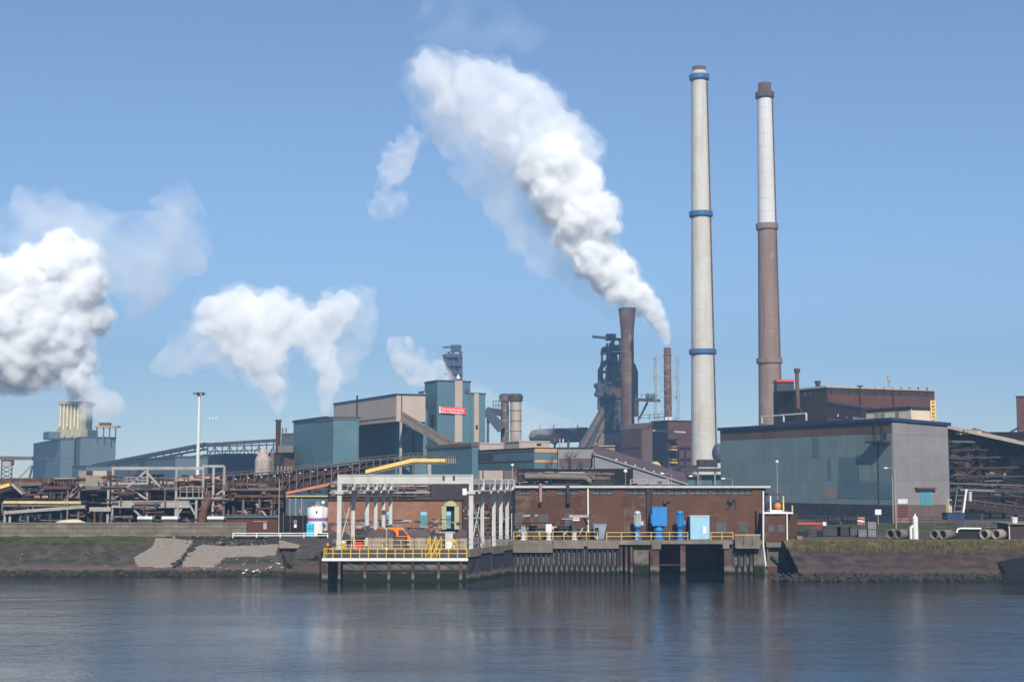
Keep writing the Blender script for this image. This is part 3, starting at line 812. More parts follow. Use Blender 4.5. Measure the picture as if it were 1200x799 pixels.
# ------------------------------------------------------------------ quay in front of the pump house
quay = struct(thing('quay_wall', 'concrete and sheet-pile quay wall below the pump house', None, (18, 186, 0)))
QY = 186.3
def qx(px): return P(px, 640, QY).x
zc = GROUND
def slab(px0, px1, z0, z1, y0, y1, name='cap', m='concrete'):
    return MB().box(qx(px0), qx(px1), y0, y1, z0, z1).build(name, M[m], quay)
slab(601.0, 647.6, 2.75, 3.85, QY-0.55, QY+1.2)
slab(601.0, 647.4, 3.86, zc-0.01, QY-0.1, QY+1.2, 'kerb')
slab(648.2, 684, 3.25, zc+0.02, QY-0.45, QY+1.2)
slab(688, 725, 3.25, zc+0.02, QY-0.45, QY+1.2)
slab(684.2, 687.8, 3.55, zc+0.0, QY-0.3, QY+1.2, 'kerb')
slab(725.3, 763, 3.75, zc+0.01, QY-0.3, QY+1.2)
slab(763.3, 774, 3.2, zc+0.02, QY-0.6, QY+1.2)
slab(774.3, 846, 3.85, zc+0.0, QY-0.5, QY+1.2)
slab(846.3, 854, 3.25, zc+0.02, QY-0.6, QY+1.2)
slab(854.3, 893, 3.8, zc+0.0, QY-0.2, QY+1.2)
# sheet piles: one folded pan each
pw = qx(606) - qx(600)
def pan(x, y0, m, z1, name='sheet_pile', deep=0.6):
    xs = [0, 0.12, 0.30, 0.70, 0.88, 1.0]; ys = [deep, deep, 0, 0, deep, deep]
    pts = [(x + a * pw, y0 + c) for a, c in zip(xs, ys)]
    back = [(p[0], p[1] + 0.03) for p in pts[::-1]]
    vs = [(a, c, -1.5) for a, c in pts] + [(a, c, z1) for a, c in pts]
    k = len(pts)
    return MB().add(vs, [(i, i+1, k+i+1, k+i) for i in range(k-1)]).build(name, M[m], quay)
first = {}
def pans(px0, px1, y0, m, z1):
    x = qx(px0)
    key = (m, y0, z1)
    while x < qx(px1) - pw * 0.4:
        if key not in first: first[key] = (pan(x, y0, m, z1), x)
        else:
            o = first[key][0].copy(); COL.objects.link(o); o.location.x += x - first[key][1]
        x += pw
pans(601, 725, QY-0.15, 'pile_tidal', 3.3)
pans(725, 745, QY+0.1, 'pile_rust_tidal', 3.76)
slab(724, 766, -1.5, 3.7, QY+0.7, QY+1.2, 'back_wall', 'wall_tidal')
slab(600, 725, -1.5, 3.3, QY+0.3, QY+1.2, 'back_wall', 'wall_tidal')
# open intake bays
slab(761.5, 772, -1.5, 3.2, QY-0.35, QY+0.4, 'pier_column', 'pile_rust_tidal')
slab(797, 803, -1.5, 3.85, QY-0.2, QY+0.4, 'pier_column', 'pile_rust_tidal')
slab(848, 857, -1.5, 3.25, QY-0.35, QY+0.4, 'pier_column', 'pile_rust_tidal')
slab(763, 857, -1.5, 3.84, QY+9, QY+9.4, 'bay_wall', 'concrete_dark')
slab(763, 764, -1.5, 3.84, QY+0.45, QY+9, 'bay_wall', 'concrete_dark')
slab(856, 857, -1.5, 3.84, QY+0.45, QY+9, 'bay_wall', 'concrete_dark')
slab(773, 797, 1.05, 1.25, QY+0.0, QY+0.15, 'debris_bar', 'rust_dark')
for px in (858, 865, 872, 879):
    x = qx(px); MB().box(x-0.06, x+0.3, QY-0.05, QY+0.35, -1.5, 3.8).build('fender', M['pile_tidal'], quay)
slab(857, 893, -1.5, 3.79, QY+0.4, QY+1.2, 'back_wall', 'wall_tidal')
slab(883, 895, -1.5, 3.3, QY-0.1, QY+0.38, 'buttress', 'wall_tidal')
# small concrete balcony over the fenders
t = thing('balcony', 'small pale concrete balcony hanging over the quay edge', 'balcony', (qx(875), QY, 3.6))
MB().box(qx(859.5), qx(889.5), QY-1.3, QY-0.52, 3.45, 3.7).build('floor', M['concrete'], t)
for a in (860, 870, 880):
    MB().box(qx(a), qx(a+9.2), QY-1.32, QY-1.2, 3.71, 5.0).build('panel', M['concrete'], t)
MB().box(qx(859.5), qx(889.5), QY-1.36, QY-1.16, 5.001, 5.1).build('top_rail', M['pale_yellow'], t)
member('bracket', 'pale_steel', t, (qx(861),QY-1.2,3.4), (qx(888),QY-1.2,3.4), 0.1)

railing('handrail', 'yellow handrail on the quay before the white valves', [(qx(602),QY-0.3,4.3),(qx(648),QY-0.3,4.3),(qx(700),QY-0.2,4.3)], 1.1, 1.6, 'pale_yellow', 0.035)
railing('handrail', 'yellow handrail on the quay beside the blue pumps', [(qx(711),QY-0.2,4.32),(qx(763),QY-0.2,4.32),(qx(806),QY-0.2,4.32)], 1.0, 2.1, 'pale_yellow', 0.035)
railing('handrail', 'yellow handrail on the quay between the pale cabinet and balcony', [(qx(833),QY-0.2,4.32),(qx(859),QY-0.2,4.32)], 1.0, 1.4, 'pale_yellow', 0.035)

# ------------------------------------------------------------------ pump house
HY = 190.0
ph = thing('pump_house', 'long flat-roofed brown brick pump house with a white roof edge', 'building', (18, HY, GROUND))
def hx(px): return P(px, 600, HY).x
zt = ZA(571.5, HY)
# the front wall is divided into bays of slightly different brick; each window row sits in a recess
wins = [(608,621),(627,640),(652,678),(695,719),(734,756.5),(765,781),(783.5,806),(808,830),(834,857),(859,882)]
zw0, zw1 = ZA(579.0, HY), ZA(572.8, HY)
low = [(604,611,603,615),(634,641,604,616),(663,671,603,618),(841,850,613,623),(866,875,613,623)]
MB().box(hx(604), hx(893), HY+0.6, HY+16, GROUND, zt-0.2).build('core', M['brick_plain'], ph)
bays = [(604,688,'brick'),(688.4,730,'brick_plain'),(730.3,757,'brick'),(757.3,893,'brick_plain')]
for a, c, m in bays:
    MB().box(hx(a), hx(c), HY, HY+0.6, GROUND, zw0-0.15).build('front_wall', M[m], ph)
    MB().box(hx(a), hx(c), HY+0.002, HY+0.6, zw1, zt).build('lintel_course', M[m], ph)
edges = [604] + [e for w in wins for e in w] + [893]
for i in range(0, len(edges), 2):
    MB().box(hx(edges[i]), hx(edges[i+1]), HY+0.001, HY+0.6, zw0-0.149, zw1).build('wall_pier', M['brick_plain'], ph)
for a, c in wins:
    w = MB().box(hx(a), hx(c), HY+0.28, HY+0.4, zw0-0.149, zw1).build('window', M['clerestory'], ph)
    MB().box(hx(a), hx(c), HY-0.06, HY+0.26, zw0-0.148, zw0-0.03).build('sill', M['brick_red'], w)
    k = 3
    for j in range(1, k):
        x = hx(a + (c-a)*j/k); MB().box(x-0.04, x+0.04, HY+0.2, HY+0.279, zw0-0.02, zw1).build('mullion', M['rust_dark'], w)
for a, c, y0, y1 in low:
    w = pb('window', 'window_glass', ph, a, c, y0, y1, HY-0.02, 0.015)
    pb('frame', 'concrete', w, a-0.6, c+0.6, y0-0.8, y0, HY-0.08, 0.075)
    pb('frame', 'concrete', w, a-0.6, a, y0, y1, HY-0.08, 0.075)
    pb('frame', 'concrete', w, c, c+0.6, y0, y1, HY-0.08, 0.075)
MB().box(hx(603), hx(903), HY-0.45, HY+16.4, zt+0.001, zt+0.28).build('roof', M['gantry_white'], ph)
MB().box(hx(603.5), hx(902.5), HY-0.3, HY+16.2, zt+0.281, zt+0.36).build('roofing', M['dark_steel'], ph)
MB().box(hx(893.05), hx(901), HY+2.2, HY+15.5, GROUND, zt).build('side_wall', M['brick_red'], ph)
def vpipe(px, y0, y1, r, m, name, Y=HY-0.2):
    a, c = P(px, y1, Y), P(px, y0, Y); a.x = c.x
    return MB().tube(a, c, r, n=10).build(name, M[m], ph)
vpipe(689, 572, 624, 0.11, 'white_paint', 'downpipe')
vpipe(758.5, 567, 632, 0.16, 'dark_steel', 'downpipe')
ladder('ladder', 'dark_steel', ph, P(762, 632, HY-0.3), P(762, 567, HY-0.3), 0.5)
for px, m in ((633.5, 'tank_pink'), (665.5, 'dark_steel')):
    a = P(px, 571, HY-0.7); c = P(px, 588, HY-0.7); a.x = c.x
    e = MB().path([a + Vector((0,1.2,0.3)), a + Vector((0,0,0.3)), c, c + Vector((0.1,0.75,-0.5))], 0.22, 12).build('exhaust_pipe', M[m], ph)
    MB().lathe(tuple(c + Vector((0,0,-0.1))), [(0.28,0),(0.28,0.15)], 12).build('flange', M['rust'], e)
for px, py, s in ((779.5, 588, 0.5), (855.5, 586.5, 0.6)):
    p = P(px, py, HY-0.3)
    e = MB().lathe((p.x, p.y, p.z-0.25), [(s*0.5,0),(s*0.55,0.2),(s*0.4,0.45),(s*0.1,0.6)], 10).build('wall_vent', M['dark_steel'], ph)
    MB().bar(p + Vector((0.1,0,0)), p + Vector((0.75,0.25,0.1)), 0.18).build('vent_arm', M['dark_steel'], e)
member('brace', 'dark_steel', ph, P(851, 597, HY-0.15), P(861, 588, HY-0.15), 0.07)
member('brace', 'dark_steel', ph, P(862, 586, HY-0.15), P(862.5, 596, HY-0.15), 0.1)
for i in range(24):
    a = 606 + i * 12.2; y = 596 + random.choice((0, 6, 14))
    if random.random() < 0.4: pb('repair_patch', random.choice(('brick','brick_plain','brick_red')), ph, a, a + R_(4,9), y, y + R_(4,9), HY-0.012 - 0.001*i, 0.011)
# conduits across the lower wall
pipe('conduit', 'dark_steel', ph, [P(605,619,HY-0.15), P(688,619,HY-0.15)], 0.09)
pipe('conduit', 'rust', ph, [P(605,612,HY-0.12), P(660,612,HY-0.12)], 0.05)
pb('notice', 'white_paint', ph, 671.5, 679, 606.5, 610, HY-0.06, 0.05)
pb('notice_stripe', 'red_paint', ph, 672.2, 678.3, 607.2, 608.4, HY-0.07, 0.009)
# frames and lamps on the roof
t = thing('roof_frame', 'white open pipe frame on the pump house roof', 'frame', P(761, 569, HY+3))
for (a, c) in ((739, 758.5), (763.5, 783.5)):
    for px in (a, (a+c)/2, c):
        p0 = P(px, 569.4, HY+3); p0.z = zt+0.36; p1 = P(px, 561.5, HY+3); p1.x = p0.x; member('post', 'pale_steel', t, p0, p1, 0.14)
    for py in (561.8, 565.5): member('rail', 'pale_steel', t, P(a, py, HY+3), P(c, py, HY+3), 0.12)
for px, y0, lab in ((733,552,'short lamp on the pump house roof beside the sloping gallery'),(787,556,'bent lamp on the pump house roof next to the pipe frame'),
                    (820.5,559,'short bent lamp on the roof before the white chimney foot'),(858.5,562,'low bent lamp near the roof end by the teal hall')):
    lamp_post(lab, px, y0, 569.2, HY+1.5, 'arm' if px > 740 else 'ball', 0.06, 'lamps on the pump house roof')

# annex at the end of the pump house
an = thing('annex', 'small two-window brick annex on stilts at the pump house end', 'building', (hx(912), 186.5, 3))
AY = 186.6
pb('front_wall', 'brick', an, 896, 921.5, 602, 636, AY, 4.5)
p0, p1 = P(921.5, 619, AY), P(932, 619, AY+4.5)
MB().prism([(p0.x+0.01,AY+0.01),(p1.x,AY+3),(p1.x,AY+4.5),(p0.x+0.01,AY+4.5)], ZA(636,AY), ZA(602.2,AY)).build('side_wall', M['brick_plain'], an)
pb('roof', 'white_paint', an, 895.5, 929.5, 600, 601.9, AY-0.3, 4.8)
pb('base_beam', 'concrete', an, 898, 922.5, 635.5, 641, AY-0.15, 4.5)
for a, c in ((901,907),(912.5,919)):
    w = pb('window', 'window_glass', an, a, c, 615.5, 623, AY-0.03, 0.02)
    for (x0,x1,y0,y1) in ((a-0.4,c+0.4,615.1,615.6),(a-0.4,a,615.6,623),(c,c+0.4,615.6,623),((a+c)/2-0.15,(a+c)/2+0.15,615.6,623)):
        pb('frame', 'concrete', w, x0, x1, y0, y1, AY-0.09, 0.055)
pb('pile', 'concrete', an, 899, 900.5, 641, 664, AY+0.2, 0.3)
pb('pile', 'pile_rust_tidal', an, 920.5, 923.5, 641, 668, AY, 0.4)
q0, q1, q2, q3 = P(900.5,664,AY+0.6), P(920.5,664,AY+0.6), P(920.5,650,AY+4), P(905,650,AY+4)
MB().hexa([q0+Vector((0,0,-1)), q1+Vector((0,0,-1)), q2+Vector((0,0,-1.5)), q3+Vector((0,0,-1.5)), q0, q1, q2, q3]).build('slipway', M['brick_red'], an)
member('brace', 'dark_steel', an, P(904,651,AY+0.4), P(920,666,AY+0.4), 0.3)
pb('back_wall', 'concrete_dark', an, 897, 935, 641, 672, AY+4.6, 0.3)
pb('sill_beam', 'white_paint', an, 925, 931.5, 645.5, 647.3, AY, 0.5)
e = pipe('downpipe', 'white_paint', an, [P(894.5,575,AY-0.3), P(894.6,640,AY-0.3), P(897.6,663,AY-0.3)], 0.12)
e = pipe('downpipe', 'white_paint', an, [P(922.3,602,AY-0.25), P(922.6,634,AY-0.25), P(921.6,642,AY-0.25)], 0.1)
pb('kerb_block', 'concrete', an, 934, 941, 628, 646, AY-0.3, 1.2)
pc = thing('porch', 'open porch frame with flat roof above the brick annex', 'porch', P(910, 600, AY+1))
pb('roof', 'concrete_dark', pc, 900.5, 919.5, 578.3, 580.3, AY+0.6, 3)
for px in (903.2, 918.2):
    pb('post', 'pale_yellow' if px > 910 else 'white_paint', pc, px-0.8, px+0.8, 580.4, 599.9, AY+0.7, 0.2)
pb('curb', 'white_paint', pc, 902, 917, 597.5, 599.9, AY+1, 2)
pb('yellow_post', 'pale_yellow', pc, 928, 929.4, 592, 599.9, AY+0.5, 0.3)
bo = thing('buoy', 'round orange buoy sitting in the open porch on the annex roof', 'buoy', P(911.5, 597, AY+2))
p = P(911.5, 593, AY+1.8)
MB().ball(p, 0.5, 14, 10).build('float', M['orange_buoy'], bo)
MB().lathe((p.x,p.y,p.z+0.42), [(0.1,0),(0.1,0.25),(0.04,0.35)], 8).build('eye', M['dark_steel'], bo)

# ------------------------------------------------------------------ pumps and cabinets on the quay
EY = 187.4
def ex(px): return P(px, 620, EY).x
def motor_pump(px0, px1, ytop, ymid, ybot, m_top, label):
    x = (ex(px0) + ex(px1)) / 2; r = (ex(px1) - ex(px0)) / 2
    t = thing('pump', label, 'pump', (x, EY, GROUND), 'upright pump motors on the quay')
    zt_, zm = ZA(ytop, EY), ZA(ymid, EY); z0 = GROUND
    lo_ = MB().lathe((x,EY,z0), [(r*1.25,0),(r*1.25,0.12),(r*0.85,0.13),(r*0.85,(zm-z0)*0.85),(r*1.15,(zm-z0)*0.87),(r*1.15,zm-z0)], 16).build('pedestal', M['blue_paint'], t)
    h = zt_ - zm
    MB().lathe((x,EY,zm), [(r*0.95,0.002),(r*0.95,h*0.78),(r*1.05,h*0.8),(r*1.05,h*0.93),(r*0.6,h)], 16).build('motor', M[m_top], t)
    for k in range(12):
        a = 2*math.pi*k/12; cx_, cy_ = math.cos(a), math.sin(a)
        member('cooling_fin', m_top, t, (x+cx_*r*0.98, EY+cy_*r*0.98, zm+h*0.08), (x+cx_*r*0.98, EY+cy_*r*0.98, zm+h*0.76), 0.05, 0.12)
    MB().box(x+r*0.9, x+r*1.7, EY-0.2, EY+0.2, zm+0.1, zm+0.6).build('terminal_box', M[m_top], t)
    return t
motor_pump(743.2, 751.2, 598.5, 616, 631.5, 'aluminium', 'slim pump with a silver motor on a bright blue pedestal')
motor_pump(793, 801, 598.5, 615, 631.5, 'blue_paint', 'slim all-blue pump between the large blue pump and pale cabinet')
t = thing('pump', 'large pump with a square bright blue housing on a blue column', 'pump', (ex(773), EY, GROUND))
pb('housing', 'blue_paint', t, 764.5, 781.5, 594.5, 616, EY-0.4, 1.6)
pb('side_duct', 'blue_paint', t, 762.8, 764.4, 602, 613, EY-0.1, 0.9)
pb('lid', 'blue_paint', t, 764, 782, 593.6, 594.4, EY-0.46, 1.7)
MB().lathe((ex(772.3),EY+0.3,GROUND), [(0.75,0),(0.75,0.12),(0.5,0.13),(0.5,1.1),(0.62,1.15),(0.62,1.45),(0.5,1.5),(0.45,1.78)], 16).build('column', M['blue_paint'], t)
MB().lathe((ex(772.3),EY+0.3,GROUND+1.45), [(0.35,0.0),(0.38,0.25)], 12).build('coupling', M['orange_buoy'], t)
t = thing('cabinet', 'tall pale blue steel cabinet on the quay beside the blue pump', 'cabinet', (ex(820), EY, GROUND))
pb('body', 'pale_blue', t, 809, 831.5, 605, 632, EY, 2.0)
pb('top', 'concrete_white', t, 808.3, 832.2, 604, 604.9, EY-0.08, 2.2)
pb('door', 'pale_blue', t, 820.5, 831, 606.3, 631.3, EY-0.05, 0.04)
pb('door', 'pale_blue', t, 809.6, 820.2, 606.3, 631.3, EY-0.035, 0.025)
pb('notice', 'white_paint', t, 824, 827.8, 616.5, 625, EY-0.065, 0.014)
t = thing('pipe_run', 'dark red pipe run with flanges behind the blue pumps', 'pipes', (ex(770), EY+1.1, GROUND))
for zz_, m, r in ((0.45,'rust_clad',0.17),(0.95,'dark_steel',0.11)):
    pipe('pipe', m, t, [Vector((ex(733),EY+1.2,GROUND+zz_)), Vector((ex(806),EY+1.2,GROUND+zz_))], r)
for px in (738, 757, 786, 804): MB().tube((ex(px),EY+1.2,GROUND+0.45), (ex(px)+0.12,EY+1.2,GROUND+0.45), 0.27, n=12).build('flange', M['rust'], t)
for px in (740, 760, 790): MB().box(ex(px)-0.08, ex(px)+0.08, EY+1.05, EY+1.35, GROUND, GROUND+0.27).build('stand', M['dark_steel'], t)
# open-topped skip
t = thing('skip', 'grey-blue steel skip standing on the quay by the white downpipe', 'skip', (ex(703), EY, GROUND))
x0, x1 = ex(696.5), ex(709)
mb = MB(); z1 = ZA(614.5, EY)
mb.hexa([(x0+0.05,EY,GROUND+0.1),(x1-0.2,EY,GROUND+0.1),(x1-0.2,EY+1.4,GROUND+0.1),(x0+0.05,EY+1.4,GROUND+0.1),(x0-0.1,EY-0.1,z1),(x1+0.2,EY-0.1,z1),(x1+0.2,EY+1.5,z1),(x0-0.1,EY+1.5,z1)])
mb.build('body', M['bin_grey'], t)
pb('rim', 'bin_grey', t, 694.8, 711.2, 613.8, 614.4, EY-0.16, 1.7)
pb('shade_plate', 'black_rubber', t, 697, 701.5, 617, 628, EY-0.08, 0.05)  # black plate paints the dark inside of an opening
for xx in (x0+0.2, x1-0.4): MB().box(xx, xx+0.15, EY+0.05, EY+1.3, GROUND, GROUND+0.099).build('runner', M['dark_steel'], t)
# valve stands
for px, m, lab in ((613.5,'bin_grey','valve stand with a teal-grey actuator beside the gantry column'),(643,'white_paint','valve stand with a bulky white actuator on the quay'),(673,'steel_blue','valve stand with a dark blue actuator by the white notice')):
    x = ex(px); t = thing('valve_stand', lab, 'valve', (x, EY, GROUND), 'white valve stands on the quay')
    MB().lathe((x,EY,GROUND), [(0.42,0),(0.42,0.1),(0.3,0.12),(0.3,0.75),(0.38,0.8),(0.38,0.95)], 12).build('pedestal', M['white_paint'], t)
    s = 0.75 if px == 643 else 0.5
    e = MB().box(x-0.38*s-0.1, x+0.38*s+0.1, EY-0.3, EY+0.3, GROUND+0.96, GROUND+1.3+s).build('actuator', M[m], t)
    MB().tube((x+0.5,EY,GROUND+1.45), (x+0.62,EY,GROUND+1.45), 0.28, n=12).build('handwheel', M[m], e)
    MB().tube((x+0.2,EY,GROUND+1.45), (x+0.62,EY,GROUND+1.45), 0.05, n=6).build('spindle', M['dark_steel'], e)
# ------------------------------------------------------------------ buildings set square to the works grid
AXV = Vector((0.427, -0.904, 0)); BXV = Vector((0.904, 0.427, 0))
def kx(px): return F(px, 1.0, 560)[0]
def foot_of(cpx, Yc, lpx, rpx, dl=None, dr=None):
    """corner nearest the camera seen at column cpx; its two walls run to columns lpx and rpx"""
    C = Vector((kx(cpx) * Yc, Yc, 0))
    if lpx is not None:
        k = kx(lpx); s = (C.x - k * C.y) / (AXV.x - k * AXV.y)
    else: s = dl
    if rpx is not None:
        k = kx(rpx); t = (k * C.y - C.x) / (BXV.x - k * BXV.y)
    else: t = dr
    Lp = C - AXV * s; Rp = C + BXV * t
    return C, Lp, Rp
def blk(parent, name, m, cpx, Yc, lpx, rpx, ytop, ybot=None, dl=None, dr=None, z0=None, grow=0.0, ztop=None):
    C, Lp, Rp = foot_of(cpx, Yc, lpx, rpx, dl, dr)
    z1 = ZA(ytop, Yc) if ztop is None else ztop
    zb = z0 if z0 is not None else (GROUND if ybot is None else ZA(ybot, Yc))
    if grow:
        C = C + AXV * grow - BXV * grow; Lp = Lp - AXV * grow - BXV * grow; Rp = Rp + AXV * grow + BXV * grow
    Q = Lp + Rp - C
    o = MB().prism([(C.x,C.y),(Rp.x,Rp.y),(Q.x,Q.y),(Lp.x,Lp.y)], zb, z1).build(name, M[m], parent)
    return o
def shed(name, label, cat, m, cpx, Yc, lpx, rpx, ytop, ybot=None, roof='dark_steel', rt=0.5, ov=0.35, dl=None, dr=None, group=None):
    """a clad block with its own thin roof"""
    C, Lp, Rp = foot_of(cpx, Yc, lpx, rpx, dl, dr)
    z0 = GROUND if ybot is None else ZA(ybot, Yc)
    t = thing(name, label, cat, (C.x, C.y, z0), group)
    z1 = ZA(ytop, Yc)
    blk(t, 'wall', m, cpx, Yc, lpx, rpx, ytop, ybot, dl, dr, ztop=z1 - rt)
    blk(t, 'roof', roof, cpx, Yc, lpx, rpx, ytop, dl=dl, dr=dr, z0=z1 - rt + 0.003, grow=ov, ztop=z1)
    return t
class Face:
    """one wall of such a block: left (towards lpx) or right; places things on it by picture column and row"""
    def __init__(s, cpx, Yc, lpx, rpx, side, dl=None, dr=None):
        C, Lp, Rp = foot_of(cpx, Yc, lpx, rpx, dl, dr)
        s.o = C; s.d = -AXV if side == 'l' else BXV; s.n = -BXV if side == 'l' else AXV
    def at(s, px):
        k = kx(px)
        t = (k * s.o.y - s.o.x) / (s.d.x - k * s.d.y)
        return s.o + s.d * t
    def rect(s, parent, name, m, px0, px1, y0, y1, thick=0.06, off=0.0):
        a, c = s.at(px0), s.at(px1)
        za = (ZA(y1, a.y) + ZA(y1, c.y)) / 2; zb = (ZA(y0, a.y) + ZA(y0, c.y)) / 2
        return s.rectz(parent, name, m, a, c, za, zb, thick, off)
    def rectz(s, parent, name, m, a, c, z0, z1, thick=0.06, off=0.0):
        q = [a + s.n*off, c + s.n*off, c + s.n*(off+thick), a + s.n*(off+thick)]
        return MB().prism([(v.x, v.y) for v in q], z0, z1).build(name, M[m], parent)

# ------------------------------------------------------------------ the big teal hall
HALL = (1047, 260.0, 845, 1112)
C, Lp, Rp = foot_of(*HALL)
hall = thing('factory_hall', 'large teal sheet-clad hall with a grey end wall and blue roof edge', 'building', (C.x, C.y, GROUND))
zr = ZA(490.5, 260); zrR = ZA(496.5, Rp.y)
Q = Lp + Rp - C
MB().prism([(C.x,C.y),(Rp.x,Rp.y),(Q.x,Q.y),(Lp.x,Lp.y)], GROUND, [zr-0.4,zrR-0.4,zrR-0.4,zr-0.4]).build('core', M['dark_steel'], hall)
g_ = 0.5
C2 = C + AXV*g_ - BXV*g_; L2 = Lp - AXV*g_ - BXV*g_; R2 = Rp + AXV*g_ + BXV*g_; Q2 = L2 + R2 - C2
MB().prism([(C2.x,C2.y),(R2.x,R2.y),(Q2.x,Q2.y),(L2.x,L2.y)], [zr-0.39,zrR-0.39,zrR-0.39,zr-0.39], [zr+0.2,zrR+0.2,zrR+0.2,zr+0.2]).build('roof', M['navy_roof'], hall)
fl = Face(*HALL, 'l'); fr_ = Face(*HALL, 'r')
zs = [(7.55, 12.05, 'teal_panel'), (12.08, 16.45, 'teal_panel'), (16.48, 20.6, 'teal_panel'), (20.63, zr-0.42, 'brown_clad')]
n = 11
for i in range(n):
    a = C.lerp(Lp, i / n + 0.0007); c = C.lerp(Lp, (i + 1) / n - 0.0007)
    for z0, z1, m in zs:
        fl.rectz(hall, 'cladding_panel', m, a, c, z0, z1, 0.10 + R_(0,0.025), 0.0)
    fl.rectz(hall, 'plinth', 'brown_clad' if i > 6 else 'dark_steel', a, c, GROUND, 7.5, 0.08)
n = 4
for i in range(n):
    a = C.lerp(Rp, i / n + 0.001); c = C.lerp(Rp, (i + 1) / n - 0.001)
    for z0, z1 in ((7.55,12.05),(12.08,16.45),(16.48,20.3),(20.33,zr-0.44)):
        zq = min(z1, zr - 0.44 - (zr - zrR) * (i + 1) / n)
        fr_.rectz(hall, 'end_panel', 'grey_panel', a, c, z0, zq, 0.10 + R_(0,0.02))
    fr_.rectz(hall, 'plinth', 'render_tan' if i == 0 else 'brown_clad', a, c, GROUND, 7.5, 0.08)
fl.rect(hall, 'replacement_panel', 'teal_patch', 953, 961.5, 512, 536, 0.03, 0.13)
fl.rect(hall, 'replacement_panel', 'teal_patch', 984, 1008, 536, 563, 0.03, 0.13)
fl.rect(hall, 'replacement_panel', 'teal_patch', 971, 975, 536.5, 563, 0.03, 0.13)
fl.rect(hall, 'replacement_panel', 'teal_patch', 982, 1046.3, 564.5, 584, 0.03, 0.13)
fl.rect(hall, 'replacement_panel', 'tank_body', 965, 981, 574, 584, 0.03, 0.13)
d = fr_.rect(hall, 'door', 'teal_bright', 1077, 1091, 574, 592, 0.05, 0.13)
fr_.rect(hall, 'door_canopy', 'rust', 1071, 1094, 571, 573, 0.8, 0.13)
fr_.rect(hall, 'door', 'rust_clad', 1051, 1062.5, 591.5, 606, 0.05, 0.13)
fr_.rect(hall, 'window', 'concrete_white', 1051, 1062.5, 584.5, 590, 0.04, 0.13)
fr_.rect(hall, 'service_box', 'cream', 1107, 1110.5, 585, 603, 0.8, 0.13)
fr_.rect(hall, 'wall_lamp', 'dark_steel', 1107.5, 1109.5, 586, 590, 0.5, 0.95)
# landing with ladder near the top corner
e = fl.rect(hall, 'landing', 'dark_steel', 1024.5, 1046, 516.5, 519, 1.8, 0.14)
a, c = fl.at(1025), fl.at(1045.5)
zl = ZA(516.5, (a.y + c.y) / 2)
for k in range(5):
    q = a.lerp(c, k / 4) + fl.n * 1.85; q.z = zl; member('landing_post', 'dark_steel', hall, q, q + Vector((0,0,1.2)), 0.09)
for hh in (0.6, 1.2): 
    p0, p1 = a + fl.n*1.85, c + fl.n*1.85; p0.z = p1.z = zl + hh; member('landing_rail', 'dark_steel', hall, p0, p1, 0.08)
q = fl.at(1033) + fl.n * 0.5
for dx in (0, 4.5):
    q = fl.at(1030 + dx*2) + fl.n * 0.45; q.z = zl
    ladder('ladder', 'rust_dark', hall, q, q + Vector((0,0,5.2)), 0.6, side=fl.d)
fl.rect(hall, 'landing_door', 'dark_steel', 1036, 1041, 507, 516.4, 0.05, 0.14)
fl.rect(hall, 'conduit', 'rust_dark', 1030.2, 1030.8, 519, 590, 0.1, 0.15)

# fence, lamps and small things before the hall
pts = [P(928, 612, 236), P(1112, 612, 228)]
for p in pts: p.z = GROUND
railing('works_fence', 'dark mesh fence along the foot of the teal hall', pts, 1.9, 2.6, 'dark_steel', 0.04, 'fence', rails=(1.0, 0.75, 0.5, 0.25, 0.06))
lamp_post('slim white lamp mast rising in front of the teal hall by the annex', 910.5, 541, 606, 240, 'ball', 0.09)
lamp_post('tall white lamp mast, shorter of the pair before the grey end wall', 1045.5, 557, 613, 214, None, 0.09)
lamp_post('tall white lamp mast, taller of the pair before the grey end wall', 1048.5, 549.5, 624, 198, 'arm', 0.1)
t = thing('notice_board', 'small white notice on a post by the works fence', 'sign', P(1029, 612, 234))
p = P(1029, 600, 234); MB().box(p.x-0.06, p.x+0.06, 234, 234.1, GROUND, p.z).build('post', M['pale_steel'], t)
MB().box(p.x-0.5, p.x+0.5, 233.9, 233.98, p.z-0.4, p.z+0.45).build('board', M['white_paint'], t)
t = thing('road_barrier', 'small orange and white warning barrier at the works fence', 'barrier', P(1009, 612, 233))
p = P(1009, 607, 233)
for k, m in enumerate(('orange_red','white_paint','orange_red')): MB().box(p.x-0.6, p.x+0.6, 233, 233.1, GROUND+0.5+k*0.45, GROUND+0.9+k*0.45).build('board', M[m], t)
for s in (-0.5, 0.5): MB().box(p.x+s-0.05, p.x+s+0.05, 233.11, 233.2, GROUND, GROUND+1.9).build('post', M['dark_steel'], t)
# low dark machines parked behind the fence
for i, (px, w, hgt) in enumerate(((962, 1.6, 1.5), (977, 1.8, 1.7), (996, 2.4, 2.0))):
    p = P(px, 605, 246)
    t = thing('cable_drum', ('dark cable drum behind the fence, nearest the annex','dark cable drum in the middle behind the fence','largest dark cable drum behind the fence')[i], 'drum', (p.x, 246, GROUND), 'cable drums behind the fence')
    MB().tube((p.x-w/2,246,GROUND+hgt/2), (p.x-w/2+0.15,246,GROUND+hgt/2), hgt/2, n=18).build('flange', M['dark_steel'], t)
    MB().tube((p.x+w/2-0.15,246,GROUND+hgt/2), (p.x+w/2,246,GROUND+hgt/2), hgt/2, n=18).build('flange', M['dark_steel'], t)
    MB().tube((p.x-w/2+0.15,246,GROUND+hgt/2), (p.x+w/2-0.15,246,GROUND+hgt/2), hgt*0.35, n=16).build('core', M['black_rubber'], t)
